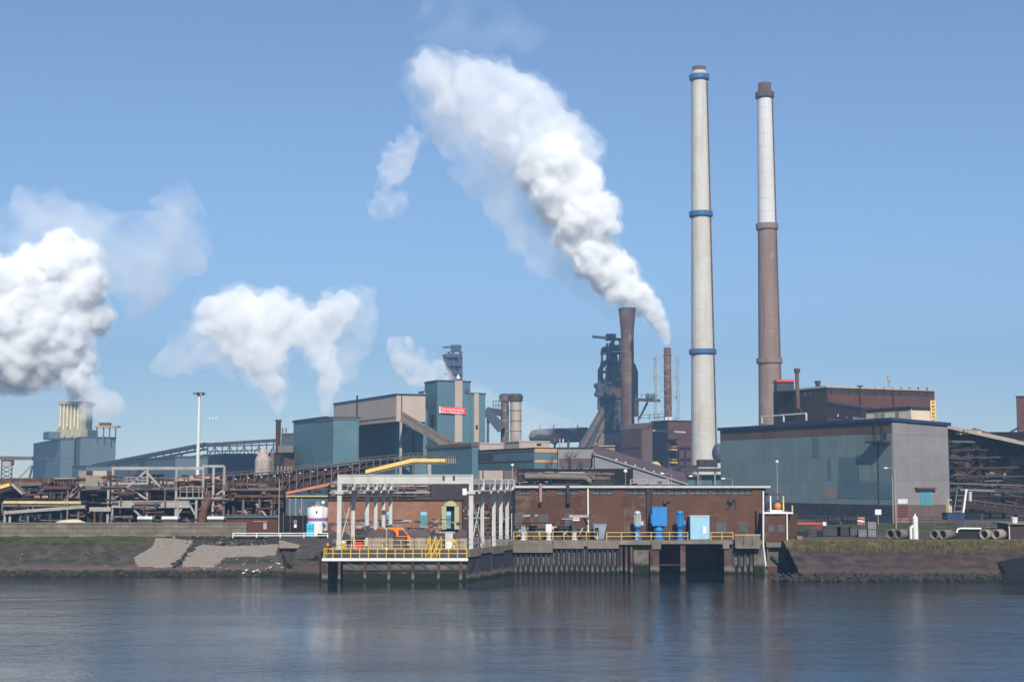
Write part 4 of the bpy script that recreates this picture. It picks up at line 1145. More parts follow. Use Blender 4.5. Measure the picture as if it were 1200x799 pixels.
# berm
bx0, bx1 = P(936,625,210).x, P(1125,625,210).x
n = 60; vs = []
for i in range(n + 1):
    x = bx0 + (bx1 - bx0) * i / n; h = 0.9 + 0.35 * mnoise.noise(Vector((x*0.2, 0, 3)))
    for y, z in ((205, 0), (210, h*0.7), (216, h), (232, h*0.8), (235, 0)): vs.append((x, y, GROUND + 0.005 + z))
struct(MB().add(vs, [(i*5+j, (i+1)*5+j, (i+1)*5+j+1, i*5+j+1) for i in range(n) for j in range(4)], True).build('berm', M['green_grass']), 'low grassy rise before the works fence')
# things on the bank crest
def conc_pipe(px, py, r_px, Y, ang, length, label, m='rust_steel'):
    p = P(px, py, Y); r = r_px * Y / FPX
    d = Vector((math.sin(rad(ang)), math.cos(rad(ang)), 0))
    n = 20; a = d.cross(Vector((0,0,1))).normalized()
    c0 = Vector((p.x, Y, GROUND + r)); 
    mb = MB(); vs = []
    for c, rr in ((c0, r), (c0 + d*length, r), (c0 + d*length, r*0.8), (c0, r*0.8)):
        for i in range(n):
            t = 2*math.pi*i/n; vs.append(c + a*(math.cos(t)*rr) + Vector((0,0,math.sin(t)*rr)))
    fs = []
    for k in range(4):
        for i in range(n): fs.append((k*n+i, k*n+(i+1)%n, ((k+1)%4)*n+(i+1)%n, ((k+1)%4)*n+i))
    o = mb.add(vs, fs, True).build('concrete_pipe', M[m])
    o.data.polygons.foreach_set('use_smooth', [i // n in (0, 2) for i in range(4*n)])
    return tag(o, label, 'pipe', 'large pipes lying on the bank crest')
conc_pipe(1043, 629, 5.6, 190.5, 38, 2.6, 'large brown pipe lying on the bank, first of the pair by the lamp masts')
conc_pipe(1052, 629, 5.6, 190.0, 52, 2.6, 'large brown pipe lying on the bank, second of the pair beside the white vent')
conc_pipe(1094.5, 629, 5.4, 189.5, 40, 2.4, 'large pipe lying on the bank just past the white vent', 'concrete')
conc_pipe(1104.5, 629, 5.6, 189.2, 50, 2.4, 'large pipe lying against the black trough, near the white vent', 'concrete')
conc_pipe(1153, 630, 5.6, 189.5, 42, 2.4, 'large pipe lying by the dark hut, beside the black trough', 'tank_body')
conc_pipe(1167, 630, 5.8, 189.2, 50, 2.6, 'large pipe lying right against the dark hut', 'tank_body')
t = thing('vent_pipe', 'white upright vent pipe with a bent side branch on the bank crest', 'vent', (P(1072.5,630,190).x, 190, GROUND))
p = P(1072.5, 607, 190); MB().tube((p.x,190,GROUND), (p.x,190,p.z), 0.36, n=14).build('riser', M['white_paint'], t)
MB().lathe((p.x,190,p.z), [(0.36,0.0),(0.3,0.2),(0.1,0.3),(0.1,0.6)], 12).build('cap', M['white_paint'], t)
z1 = ZA(617.5, 190)
MB().path([Vector((p.x-0.62,190,GROUND)), Vector((p.x-0.62,190,z1-0.15)), Vector((p.x-0.4,190,z1+0.1)), Vector((p.x,190,z1+0.1))], 0.2, 10).build('branch', M['white_paint'], t)
t = thing('trough', 'long black steel trough with a white pipe lying on its rim', 'trough', (P(1132,634,190).x, 190, GROUND))
pb('body', 'black_rubber', t, 1117, 1148, 621.5, 635, 190.3, 2.4)
pb('rim', 'dark_steel', t, 1115.5, 1182, 620, 621.4, 190.2, 2.6)
pipe('white_pipe', 'white_paint', t, [P(1121,624,190), P(1122.5,620,190), P(1126,619,190), P(1150,619.3,190)], 0.13)
t = thing('hut', 'small dark hut with a pale roof edge at the end of the bank', 'hut', (P(1192,634,189).x, 189, GROUND))
pb('wall', 'dark_brown_clad', t, 1184, 1230, 614.5, 637, 189, 5)
pb('roof', 'concrete', t, 1181, 1233, 613, 614.4, 188.6, 6)
pb('corner_post', 'gantry_white', t, 1182.5, 1183.8, 614.5, 637, 188.9, 0.2)
t = thing('bucket', 'white bucket standing on the roof of the dark hut', 'bucket', P(1189, 613, 190))
p = P(1189, 613, 190); MB().lathe((p.x,190,p.z+0.02), [(0.38,0),(0.44,0.65),(0.46,0.7)], 14).build('body', M['white_paint'], t)
MB().lathe((p.x,190,p.z+0.72), [(0.48,0),(0.48,0.06),(0.2,0.1)], 14).build('lid', M['white_paint'], t)
# caged tanks and a trailer at the bank
for i, (px, y0, n_) in enumerate(((1011,617,1),(1022,613.5,2))):
    p = P(px, 628, 196)
    for k in range(n_):
        z = GROUND + k*1.05
        t = thing('caged_tank', ('white caged liquid tank standing alone by the lamp masts','white caged liquid tank, lower of two stacked','white caged liquid tank, upper of two stacked')[i + k], 'tank', (p.x, 196, z), 'caged liquid tanks')
        MB().box(p.x-0.48, p.x+0.48, 196.05, 197, z+0.12, z+0.98).build('bottle', M['concrete'], t)
        for s in (-0.5,-0.17,0.17,0.5): MB().box(p.x+s-0.02, p.x+s+0.02, 195.98, 196.03, z+0.1, z+1.02).build('cage_bar', M['aluminium'], t)
        for s in (0.15,0.42,0.7,0.98): MB().box(p.x-0.53, p.x+0.53, 195.95, 195.978, z+s, z+s+0.04).build('cage_bar', M['aluminium'], t)
        MB().box(p.x-0.52, p.x+0.52, 195.96, 197.05, z, z+0.1).build('pallet', M['dark_steel'], t)
p = P(947, 628, 197)
t = thing('trailer', 'low open trailer with a red rail parked by the annex', 'trailer', (p.x, 197, GROUND))
MB().box(p.x-1.6, p.x+2.2, 197, 199, GROUND+0.75, GROUND+0.95).build('bed', M['dark_steel'], t)
MB().box(p.x-1.7, p.x+2.1, 196.9, 197.0, GROUND+1.75, GROUND+1.95).build('top_rail', M['red_paint'], t)
MB().box(p.x+0.4, p.x+2.1, 196.95, 197.05, GROUND+0.96, GROUND+1.74).build('side_board', M['rust_clad'], t)
MB().box(p.x+2.05, p.x+2.5, 196.85, 197.2, GROUND+1.55, GROUND+2.05).build('marker_plate', M['white_paint'], t)
for s in (-1.2, -0.3, 1.6):
    MB().tube((p.x+s,196.8,GROUND+0.42), (p.x+s,197.1,GROUND+0.42), 0.42, n=14).build('wheel', M['black_rubber'], t)
for s in (-1.6, 0.3, 2.0): MB().box(p.x+s-0.04, p.x+s+0.04, 196.92, 196.98, GROUND+0.95, GROUND+1.75).build('stake', M['dark_steel'], t)
for i, (px, m) in enumerate(((975,'dark_steel'),(989,'dark_brown_clad'),(1001,'steel_blue'))):
    p = P(px, 628, 198); s = (1.2, 0.9, 0.7)[i]
    t = thing('crate', ('wide black crate on the bank beyond the trailer','smaller brown crate on the bank amid the clutter','small slate blue crate next to the caged tank')[i], 'crate', (p.x, 198, GROUND), 'crates on the bank')
    MB().box(p.x-s, p.x+s, 198, 199.2, GROUND+0.1, GROUND+1.2).build('body', M[m], t)
    MB().box(p.x-s-0.05, p.x+s+0.05, 197.95, 199.25, GROUND+1.201, GROUND+1.3).build('lid', M['dark_steel'], t)
    for q in (-s+0.1, s-0.25): MB().box(p.x+q, p.x+q+0.15, 198, 199.2, GROUND, GROUND+0.099).build('skid', M['rust_dark'], t)
# brick apron and dark groyne on the bank
pts = [on_slope(px, py, RB, 0.25) for px, py in ((1070,664),(1074,660),(1128,658),(1138,663))]
for q in pts: q.z = (q.y-RB[0][0])*RB[1][1]/(RB[1][0]-RB[0][0]) + 0.24
tag(MB().hexa([q + Vector((0,0,-0.6)) for q in pts] + pts).build('brick_apron', M['brick_dark']), 'flat patch of red brick pitching on the dark bank', 'apron')
pts = [P(1168,690,171), P(1240,690,171), P(1240,690,176), P(1168,690,176)]
tag(MB().hexa([(P(1168,686,171).x,171,-1),(70,171,-1),(70,178,-1),(P(1180,686,171).x,178,-1),(P(1186,675,171).x,173,1.2),(70,173,3.4),(70,178,3.8),(P(1192,668,171).x,178,2.0)]).build('wedge', M['coal']), 'black sloping groyne at the water edge by the hut', 'wedge')  # black wedge-shaped block sloping down into the water

# ------------------------------------------------------------------ dark brown works building behind the hall
bb = shed('works_building', 'long dark brown works building with a pale roof edge behind the teal hall', 'building', 'dark_brown_clad', 971, 400, 908, 1098, 452, None, 'beige_clad', 0.5)
BF = (971, 400, 908, 1098)
fR = Face(*BF, 'r'); fL = Face(*BF, 'l')
fR.rect(bb, 'upper_band', 'rust_clad', 972, 1097, 463.5, 480, 0.2)
for i in range(12):
    px = 976 + i * 10.2; fR.rect(bb, 'pilaster', 'dark_brown_clad', px, px+1.0, 454, 463, 0.35)
fR.rect(bb, 'corner_pipe', 'rust_dark', 1008.5, 1010, 453, 479, 0.6)
fR.rect(bb, 'corner_pipe', 'rust_dark', 1047.5, 1049, 458, 479, 0.6)
fL.rect(bb, 'dark_bay', 'coal', 920, 933, 461, 492, 0.2)
fL.rect(bb, 'window', 'window_glass', 944, 947, 460, 464, 0.15); fL.rect(bb, 'window', 'window_glass', 950, 953, 460, 463, 0.15)
ga = thing('conveyor_gallery', 'dark covered conveyor gallery in front of the brown works building', 'gallery', fR.at(990))
a, c = P(974, 478, 380), P(1020, 486, 372)
MB().bar(P(973,479,384), P(1018,487,372), 5, 4.0).build('casing', M['dark_brown_clad'], ga)
MB().bar(P(973,472,384), P(1018,478.5,372), 5.4, 0.5).build('roof', M['dark_steel'], ga)
MB().bar(P(974,486,381), P(1017,493,369), 0.5, 1.0).build('walkway', M['pale_steel'], ga)
for i in range(4):
    p = P(981+i*11, 488+i*1.6, 378-i*2.5); MB().bar(p, p + Vector((1.2,0,1.6)), 0.4).build('bracket', M['pale_steel'], ga)
cb = shed('clad_house', 'cream-clad transfer house with dark roof behind the blue roof edge', 'building', 'cream', 1070, 350, 1017, 1093, 476, None, 'dark_steel', 0.4)
CF = (1070, 350, 1017, 1093)
Face(*CF, 'l').rect(cb, 'dark_band', 'dark_brown_clad', 1018, 1069.5, 477.5, 481.5, 0.15)
Face(*CF, 'r').rect(cb, 'dark_band', 'dark_brown_clad', 1070.5, 1092, 476.8, 480.5, 0.15)
Face(*CF, 'l').rect(cb, 'brown_panel', 'tank_body', 1052, 1056, 481.6, 495, 0.12)
Face(*CF, 'l').rect(cb, 'louvre', 'green_portal', 1030, 1040, 484, 490, 0.12)
st = thing('stair_tower', 'narrow yellow ladder tower beside the cream transfer house', 'tower', P(1094, 500, 345))
for px in (1091.8, 1096.4):
    p0 = P(px, 500, 344); p0.z = GROUND; p1 = P(px, 469, 344); p1.x = p0.x
    member('post', 'yellow_panel', st, p0, p1, 0.35)
for i in range(7): member('landing', 'yellow_panel', st, P(1091.8, 470+i*4.2, 344), P(1096.4, 470+i*4.2, 344), 0.4, 0.3)
for i in range(6): member('stair_flight', 'pale_yellow', st, P(1091.8 if i%2 else 1096.4, 470+i*4.2, 344.3), P(1096.4 if i%2 else 1091.8, 474.2+i*4.2, 344.3), 0.4, 0.25)
for x0, x1, y0, y1, lab in ((910,931,444.5,455,'red-topped plant box on the brown roof beside the chimney'),(1033,1055,456,462,'flat red plant box on the brown roof with a mast')):
    t = thing('roof_unit', lab, 'roof unit', P((x0+x1)/2, y1, 412), 'red plant boxes on the brown roof')
    pb('body', 'dark_steel', t, x0+0.5, x1-0.5, y0+2.8, y1+3, 412, 5)
    pb('top', 'red_paint', t, x0, x1, y0, y0+2.7, 411.5, 6)
t = thing('vent_stack', 'rusty bent vent pipe running up the brown wall beside the chimney', 'stack', P(935, 490, 395))
MB().path([P(939,484,397), P(935.5,478,395), P(934,445,395), P(934,436,395)], 0.55, 12).build('pipe', M['rust_stack'], t)
p = P(934, 437, 395); MB().lathe(tuple(p), [(0.6,0),(0.9,0.5),(0.9,1.1),(0.7,1.3)], 12).build('cowl', M['rust_stack'], t)
for px, y0, y1, lab in ((958.5,446,453,'short dark vent cowl on the roof above the brown corner'),(1008,451.5,456.5,'short dark vent cowl on the roof mid way along')):
    p = P(px, y1, 408); t = thing('roof_vent', lab, 'vent', p, 'roof vent cowls')
    h = ZA(y0, 408) - p.z
    MB().lathe(tuple(p), [(0.7,-1.5),(0.7,h*0.6)], 10).build('duct', M['dark_steel'], t); MB().lathe((p.x,p.y,p.z+h*0.6), [(0.95,0.01),(0.95,h*0.3),(0.5,h*0.4)], 10).build('hood', M['dark_steel'], t)
t = thing('antenna_mast', 'slim mast on the brown roof above the flat red box', 'mast', P(1042, 458, 411))
MB().tube(P(1042.2,458,411), P(1042.2,447,411), 0.25, 0.2, 8).build('pole', M['pale_steel'], t); MB().tube(P(1042,447,411), P(1042,440,411), 0.5, 0.45, 8).build('aerial', M['tank_pale'], t)
railing('roof_rail', 'white pipe rail on the hall roof before the brown building', [P(893,496,330), P(945,492.5,318)], 1.6, 7, 'gantry_white', 0.16, rails=(1.0,))

# ------------------------------------------------------------------ dark conveyor plant beyond the hall
RY = 300
rp = thing('conveyor_plant', 'dark rusty open steel conveyor plant under a long brown roof beyond the grey wall', 'plant', P(1160, 610, RY))
MB().bar(P(1108,499,RY-6), P(1240,528,RY-18), 9, 0.5).build('roof', M['beige_clad'], rp)
MB().bar(P(1108,506,RY-4), P(1240,534,RY-16), 7, 2.2).build('eaves_wall', M['dark_brown_clad'], rp)
pb('back_wall', 'coal', rp, 1100, 1260, 506, 618, RY+22, 1)  # black sheet puts the shade under the roof into the colour
rg = random.Random(4)
for px in (1117, 1131, 1160, 1176, 1202):
    for dy in (0, 9): 
        p0 = P(px, 600, RY-6+dy); p0.z = GROUND; p1 = P(px, 508 + (px-1110)*0.2, RY-6+dy); p1.x = p0.x
        member('column', 'dark_steel' if dy else 'rust_dark', rp, p0, p1, 0.5)
for y, m, w in ((517,'dark_steel',0.25),(526,'rust_dark',0.25),(536,'dark_steel',0.2),(548,'rust_dark',0.25),(558,'dark_steel',0.22),(566,'rust_steel',0.2),(574,'dark_steel',0.5),(580,'rust_dark',0.2)):
    member('beam', m, rp, P(1112,y,RY-11), P(1250,y+R_(-1,5),RY-16), w, w*1.5)
for (x0,y0,x1,y1,m,w) in ((1112,524,1140,536,'rust_dark',1.2),(1118,545,1160,522,'rust_dark',0.9),(1130,560,1170,528,'dark_steel',0.5),(1150,523,1200,545,'rust_steel',0.7),(1140,535,1175,560,'rust_dark',0.6),(1165,560,1195,528,'dark_steel',0.5),(1113,536,1135,543,'concrete_dark',1.6),(1112,548,1133,540,'pale_steel',1.0),(1140,506,1196,524,'concrete_dark',1.6),(1174,522,1215,540,'tank_body',2.2),(1114,530,1150,512,'rust',0.8),(1120,566,1150,545,'rust',0.7),(1150,566,1132,540,'rust_steel',0.4),(1178,570,1160,545,'rust_steel',0.4),(1186,530,1176,560,'pale_steel',0.35),(1205,560,1188,530,'rust',0.5),(1190,555,1215,552,'rust_steel',2.0)):
    member('chute', m, rp, P(x0,y0,RY-9+R_(-2,4)), P(x1,y1,RY-10+R_(-2,4)), w, w)
for (x0,x1,y0,y1,m) in ((1140,1148,540,553,'rust_dark'),(1155,1168,548,560,'rust'),(1168,1178,535,556,'rust_clad'),(1183,1200,534,545,'rust_steel'),(1120,1132,552,561,'dark_brown_clad'),(1125,1150,505,509,'pale_yellow'),(1130,1146,503,506.5,'tank_body'),(1155,1195,522,526,'concrete'),(1178,1190,574,590,'rust_clad'),(1186,1192,575,592,'rust'),(1160,1182,551,555,'orange_band')):
    pb('hopper', m, rp, x0, x1, y0, y1, RY-12+R_(-2,5), 3)
cv = thing('belt_conveyor', 'long dark belt conveyor sloping down to the ground by the fence', 'conveyor', P(1160, 610, 280))
MB().bar(P(1128,588,284), P(1240,604,276), 3, 1.8).build('casing', M['dark_brown_clad'], cv)
MB().bar(P(1128,584.5,282.4), P(1240,600.5,274.4), 0.15, 0.15).build('handrail', M['rust_steel'], cv)
for i in range(9):
    p = P(1130 + i*12, 585 + i*1.7, 282.3 - i*0.85); member('post', 'rust_steel', cv, p + Vector((0,0,-0.7)), p, 0.12)
for px in (1150, 1190): p = P(px, 598, 282); member('leg', 'dark_steel', cv, (p.x,282,GROUND), (p.x,282,p.z), 0.5)
railing('walkway_rail', 'yellowish walkway rail high across the dark conveyor plant', [P(1136,574.5,RY-7.5), P(1245,576,RY-7.5)], 2.0, 2.4, 'rust_steel', 0.06)
t = thing('ladder_frame', 'leaning white ladder frame at the corner of the grey end wall', 'ladder', P(1126, 606, 262))
ladder('ladder', 'pale_steel', t, P(1121.5,605,262), P(1126.5,574,262), 1.4, 0.9)
MB().bar(P(1128,606,261.5), P(1132.5,573,261.5), 0.35).build('leg', M['white_paint'], t)
MB().bar(P(1125,573.4,261.6), P(1166,575,261.6), 0.16).build('arm', M['pale_steel'], t)
MB().tube(P(1137,587,262), P(1137,576,262), 0.3, n=10).build('standpipe', M['gantry_white'], t)
t = thing('container', 'low deep blue container behind the fence by the grey wall', 'container', P(1121, 608, 250))
pb('body', 'navy_roof', t, 1110, 1131, 601.5, 609, 250, 3); pb('top', 'dark_steel', t, 1109.5, 1131.5, 600.6, 601.4, 249.9, 3.2)
for i in range(6): pb('rib', 'navy_roof', t, 1111+i*3.6, 1111.6+i*3.6, 601.8, 608.8, 249.92, 0.07)
pts = [P(1130,617,215), P(1215,617,213)]
for p in pts: p.z = GROUND
railing('works_fence', 'pale post and rail fence before the dark conveyor plant', pts, 1.6, 1.6, 'rust_steel', 0.05, 'fence')
t = thing('tower', 'dark red tower slice at the edge of the view beyond the conveyor plant', 'tower', P(1200, 530, 420))
MB().prism([tuple(F(1194.5,420)),tuple(F(1230,420)),tuple(F(1230,435)),tuple(F(1196,435))], GROUND, ZA(465,420)).build('wall', M['rust_clad'], t)
MB().prism([tuple(F(1194,419.6)),tuple(F(1230,419.6)),tuple(F(1230,436)),tuple(F(1195.5,436))], ZA(465,420)+0.01, ZA(463.8,420)).build('top', M['dark_steel'], t)
member('brace', 'rust_dark', t, P(1168,516,419), P(1195,500,419), 0.5)
# ------------------------------------------------------------------ two tall chimneys
def chimney(px_t, yt, px_b, yb, Y, wt, wb, label, segs, rings, cap, extra=None):
    top = P(px_t, yt, Y); xb_ = P(px_b, yb, Y).x
    x = (top.x + xb_) / 2
    sc = Y / FPX
    t = thing('chimney', label, 'chimney', (x, Y, GROUND))
    zt_ = top.z; zb_ = ZA(yb, Y)
    def rr(z): 
        f = (z - zb_) / (zt_ - zb_); return (wb + (wt - wb) * f) * sc / 2
    for y0, y1, m, nm in segs:
        z0 = ZA(y1, Y) if y1 is not None else GROUND; z1 = ZA(y0, Y)
        prof = [(rr(z0 + (z1-z0)*k/12), z0 + (z1-z0)*k/12 - 0) for k in range(13)]
        MB().lathe((x, Y, 0), prof, 48).build(nm, M[m], t)
    for y0, y1, m in rings:
        z0, z1 = ZA(y1, Y), ZA(y0, Y); r = rr((z0+z1)/2)
        g_ = MB().lathe((x,Y,0), [(r+0.05,z0-0.5),(r+0.8,z0),(r+0.85,z0+0.25),(r+0.85,z0+0.3),(r+0.02,z0+0.31)], 40, False).build('gallery', M[m], t)
        MB().lathe((x,Y,0), [(r+0.81,z0+0.32),(r+0.83,z1)], 40, False).build('parapet', M[m], g_)
        MB().lathe((x,Y,0), [(r+0.75,z0+0.32),(r+0.77,z1)], 40, False).build('parapet', M[m], g_)
    nj = 26
    for k in range(1, nj):
        z = zb_ + (zt_ - zb_) * k / nj; r = rr(z)
        m_ = [q for q in segs if (ZA(q[1], Y) if q[1] is not None else -9) <= z <= ZA(q[0], Y)]
        if m_: MB().lathe((x,Y,0), [(r,z-0.12),(r+0.035,z-0.1),(r+0.035,z+0.1),(r,z+0.12)], 48, False).build('lift_joint', M['joint_' + ('brown' if 'brown' in m_[0][2] else 'grey')], t)
    y0, y1, m = cap
    z0, z1 = ZA(y1, Y), ZA(y0, Y); r = rr(z1) * 0.9
    MB().lathe((x,Y,0), [(r,z0),(r,z1),(r*0.75,z1),(r*0.75,z1-3)], 32, False).build('crown_cap', M[m], t)
    # ladder run up the shaft
    a0 = rad(-32)
    mb = MB()
    zz = [zb_ + (zt_ - 6 - zb_) * k / 30 for k in range(31)]
    for za, zc_ in zip(zz, zz[1:]):
        for dz in (0,):
            pa = Vector((x + math.cos(a0)*(rr(za)+0.25), Y + math.sin(a0)*(rr(za)+0.25), za)); pc_ = Vector((x + math.cos(a0)*(rr(zc_)+0.25), Y + math.sin(a0)*(rr(zc_)+0.25), zc_))
            mb.bar(pa, pc_, 0.5, 0.35)
    mb.build('ladder_run', M['rust'], t)
    return t, x, rr
chimney(820.5, 80, 824, 545, 520, 18.2, 30.2, 'very tall tapering white concrete chimney with three blue gallery rings',
        [(95, 252, 'concrete_chimney', 'shaft'), (252, 412, 'concrete_chimney', 'shaft'), (412, None, 'concrete_chimney', 'shaft'), (84, 95, 'concrete_chimney', 'shaft')],
        [(88.5, 94, 'ring_blue'), (248.5, 254, 'ring_blue'), (409.5, 414.8, 'ring_blue')], (79, 88, 'soot_brick'))
chimney(897.8, 98, 901, 495, 575, 17.2, 27.2, 'tall chimney, white above and brown below, with dull brown gallery rings',
        [(112, 265, 'concrete_white', 'shaft'), (265, 423, 'chimney_brown', 'shaft'), (423, None, 'chimney_brown', 'shaft')],
        [(109, 115, 'soot_brick'), (262.5, 269, 'chimney_brown'), (420, 425.5, 'chimney_brown')], (98, 113, 'soot_brick'))
# foot of the white chimney
t = thing('plant_house', 'low dark plant house with machinery at the foot of the white chimney', 'building', P(825, 560, 470))
pb('wall', 'teal_deep', t, 806, 850, 556, 575, 472, 20); pb('canopy', 'dark_steel', t, 798, 852, 548.5, 552, 468, 24)
pb('machine', 'rust_dark', t, 819, 841, 538.5, 547, 470, 6); pb('machine', 'rust_dark', t, 800, 818, 545, 548.4, 470, 6)
for px in (818, 838): pb('post', 'pale_steel', t, px-0.6, px+0.6, 552, 570, 469, 0.5)
for i in range(6): pb('machine_rib', 'dark_steel', t, 820+i*3.4, 821+i*3.4, 537.8, 546.9, 469.6, 0.4)
MB().ball(P(842, 531, 500), 2.3, 14, 10, 1.5).build('round_vessel', M['steel_blue'], t)

# ------------------------------------------------------------------ blast furnace
BY = 700
bf = thing('blast_furnace', 'dark blast furnace tower with skip incline and top crane beam', 'furnace', P(716, 530, BY))
def pm(name, m, x0, y0, x1, y1, w, Y=BY, h=None, par=None): return member(name, m, par or bf, P(x0,y0,Y), P(x1,y1,Y), w, h)
for px, yt in ((706, 408), (712, 402), (720, 400), (727, 398)):
    for dy in (0, 9):
        p0 = P(px, 500, BY+dy); p0.z = GROUND; p1 = P(px, yt, BY+dy); p1.x = p0.x
        member('column', 'steel_blue', bf, p0, p1, 0.9)
for y in (414, 425, 436, 446, 457, 468, 482, 498):
    pm('floor', 'dark_steel', 704, y, 729, y, 8, BY+4, 0.6)
    pm('floor_edge', 'steel_blue', 703, y-2.2, 729, y-2.2, 0.25, BY-0.5)
for i, (x0, y0, x1, y1) in enumerate(((706,425,712,436),(712,436,720,446),(720,425,727,436),(706,446,712,457),(720,446,727,457),(706,482,714,498),(720,482,728,498),(712,414,720,425))):
    pm('brace', 'steel_blue', x0, y0, x1, y1, 0.5)
MB().lathe((P(719,470,BY+4).x, BY+4, 0), [(5,GROUND),(5,ZA(500,BY)),(6.4,ZA(480,BY)),(5.4,ZA(455,BY)),(3.0,ZA(430,BY)),(2.2,ZA(418,BY)),(1.2,ZA(405,BY))], 20).build('furnace_shell', M['dark_steel'], bf)
MB().path([P(702.5,480,BY-1), P(703,434,BY-1), P(706,428,BY-1), P(713,422,BY-1), P(716,402,BY-1)], 1.1, 10).build('gas_main', M['steel_blue'], bf)
MB().path([P(745,488,BY+2), P(745,436,BY+2), P(742,428,BY+2), P(733,420,BY+2)], 1.2, 10).build('gas_main', M['dark_steel'], bf)
MB().path([P(709,478,BY-2), P(709.5,450,BY-2), P(712,441,BY-2), P(718,436,BY-2)], 0.9, 10).build('gas_main', M['dark_steel'], bf)
for px, py in ((699,452),(701,457),(699.5,462)): MB().ball(P(px,py,BY-1), 1.4, 10, 7).build('valve_pot', M['dark_steel'], bf)
pb('top_house', 'steel_blue', bf, 710.5, 722, 391, 398, BY, 6)
pm('crane_beam', 'pale_steel', 694, 394.5, 711, 396, 0.9, BY, 1.3); pm('crane_beam', 'dark_steel', 711, 396.5, 729, 398, 0.9, BY, 1.3)
pm('mast', 'steel_blue', 718, 398, 718, 405, 1.8)
for x0, x1, y0, y1 in ((706,711,410,414.5),(717.5,728,408,412.5),(722,727,441,445)):
    pb('landing', 'pale_yellow', bf, x0, x1, y1-1.2, y1, BY-2, 6)
    pb('landing_back', 'steel_blue', bf, x0+0.4, x1-0.4, y0-4, y1-1.3, BY+1, 3)
pb('maroon_house', 'rust_clad', bf, 718.5, 727.5, 455.5, 463.5, BY-3, 5)
pb('casthouse_roof', 'dark_steel', bf, 702, 729, 463.6, 466, BY-4, 12)
pb('grey_house', 'concrete', bf, 700, 727, 508, 521, BY-8, 10)
pb('stair_tower', 'steel_blue', bf, 724.5, 727, 468, 520, BY-5, 2)
for i in range(10): pm('stair_flight', 'steel_blue', 722 + (i%2)*4, 468+i*5, 726-(i%2)*4, 473+i*5, 0.35, BY-5.4)
sk = thing('skip_incline', 'pale grey double skip hoist incline climbing to the furnace', 'incline', P(680, 525, BY-10))
for x0, x1 in ((673.5,705.5),(682.5,713)):
    MB().bar(P(x0+3,533,BY-12), P(x1+2.5,478,BY-6), 3.7, 2.2).build('bridge', M['rust_steel'], sk)
MB().bar(P(682.5,531,BY-13.2), P(712,477,BY-7.2), 0.7, 0.8).build('dark_rail', M['dark_steel'], sk)
for i in range(7):
    t_ = i / 6.5; p0 = P(688+20*t_, 531-48*t_, BY-13); p1 = P(694+17*t_, 521-44*t_, BY-13); member('lacing', 'dark_steel', sk, p0, p1, 0.35)
sk2 = pm('head_frame', 'dark_steel', 704, 484, 716, 476, 2.0, BY-7, 4, sk)
t = thing('flared_stack', 'thick brown steel stack with a flared dark top beside the furnace', 'stack', P(736, 510, 645))
p = P(736, 440, 645); s = 645 / FPX
def zz(y): return ZA(y, 645)
xs_ = (P(735,375,645).x + P(736,500,645).x) / 2
MB().lathe((xs_,645,0), [(7.6*s,GROUND),(7.5*s,zz(460)),(7.6*s,zz(392)),(8.0*s,zz(390)),(8.0*s,zz(388.5)),(7.8*s,zz(388))], 32).build('shaft', M['rust_stack'], t)
MB().lathe((xs_,645,0), [(7.8*s,zz(388)+0.01),(8.3*s,zz(382)),(9.8*s,zz(366)),(10.2*s,zz(363.5)),(10.2*s,zz(361)),(9.3*s,zz(361)),(9.0*s,zz(366))], 32, False).build('flare', M['rust_stack'], t)
MB().lathe((xs_,645,0), [(10.3*s,zz(364)),(10.35*s,zz(361.5))], 32, False).build('rim', M['steel_blue'], t)
for y in (415, 440, 465, 485): MB().lathe((xs_,645,0), [(7.7*s,zz(y)),(7.9*s,zz(y)+0.2),(7.9*s,zz(y)+0.5),(7.7*s,zz(y)+0.7)], 32, False).build('stiffener', M['rust_stack'], t)
ladder('ladder', 'tank_pale', t, (xs_+1.0, 645-7.9*s, zz(500)), (xs_+1.0, 645-7.9*s, zz(392)), 0.5, 1.2)
# side platform
t = thing('side_platform', 'small rusty platform with a pale green vessel beside the flared stack', 'platform', P(758, 475, 680))
MB().bar(P(744,468,680), P(773,469.5,680), 4, 1.2).build('deck', M['rust'], t)
for i in range(5): member('rail_post', 'steel_blue', t, P(746+i*6,467,679), P(746+i*6,462,679), 0.2)
member('rail', 'steel_blue', t, P(745,462,679), P(772,462.5,679), 0.2)
MB().tube(P(757,464.5,681), P(768,464.5,681), 1.5, n=14).build('vessel', M['teal_bright'], t)
member('strut', 'rust_dark', t, P(759,471,680), P(749,491,680), 1.0); member('strut', 'steel_blue', t, P(748,470,680), P(748,495,680), 0.5)
# thin stack in its white lattice
SY = 660
t = thing('thin_stack', 'slim brown stack steaming at its tip inside a lattice tower', 'stack', P(782.5, 490, SY))
p = P(782.5, 450, SY); MB().lathe((p.x,SY,0), [(1.8,GROUND),(1.75,ZA(450,SY)),(1.65,ZA(407.5,SY)),(1.4,ZA(407.5,SY)),(1.4,ZA(410,SY))], 20, False).build('shaft', M['rust_stack'], t)
MB().lathe((p.x,SY,0), [(2.0,ZA(418,SY)),(2.0,ZA(416,SY))], 20, False).build('band', M['rust'], t)
pb('base_box', 'white_paint', t, 779.5, 787.5, 488.5, 494, SY-3, 3)
t = thing('lattice_tower', 'open pale steel lattice tower around the slim brown stack', 'tower', P(782.5, 490, SY))
cs = [(769.5,SY-5),(796,SY-5),(796,SY+6),(769.5,SY+6)]
lv = [419, 442, 465, 490]
def lt(i, y):
    px, Yq = cs[i]; q = P(px, 455, SY-5); return Vector((q.x, Yq, ZA(y, SY)))
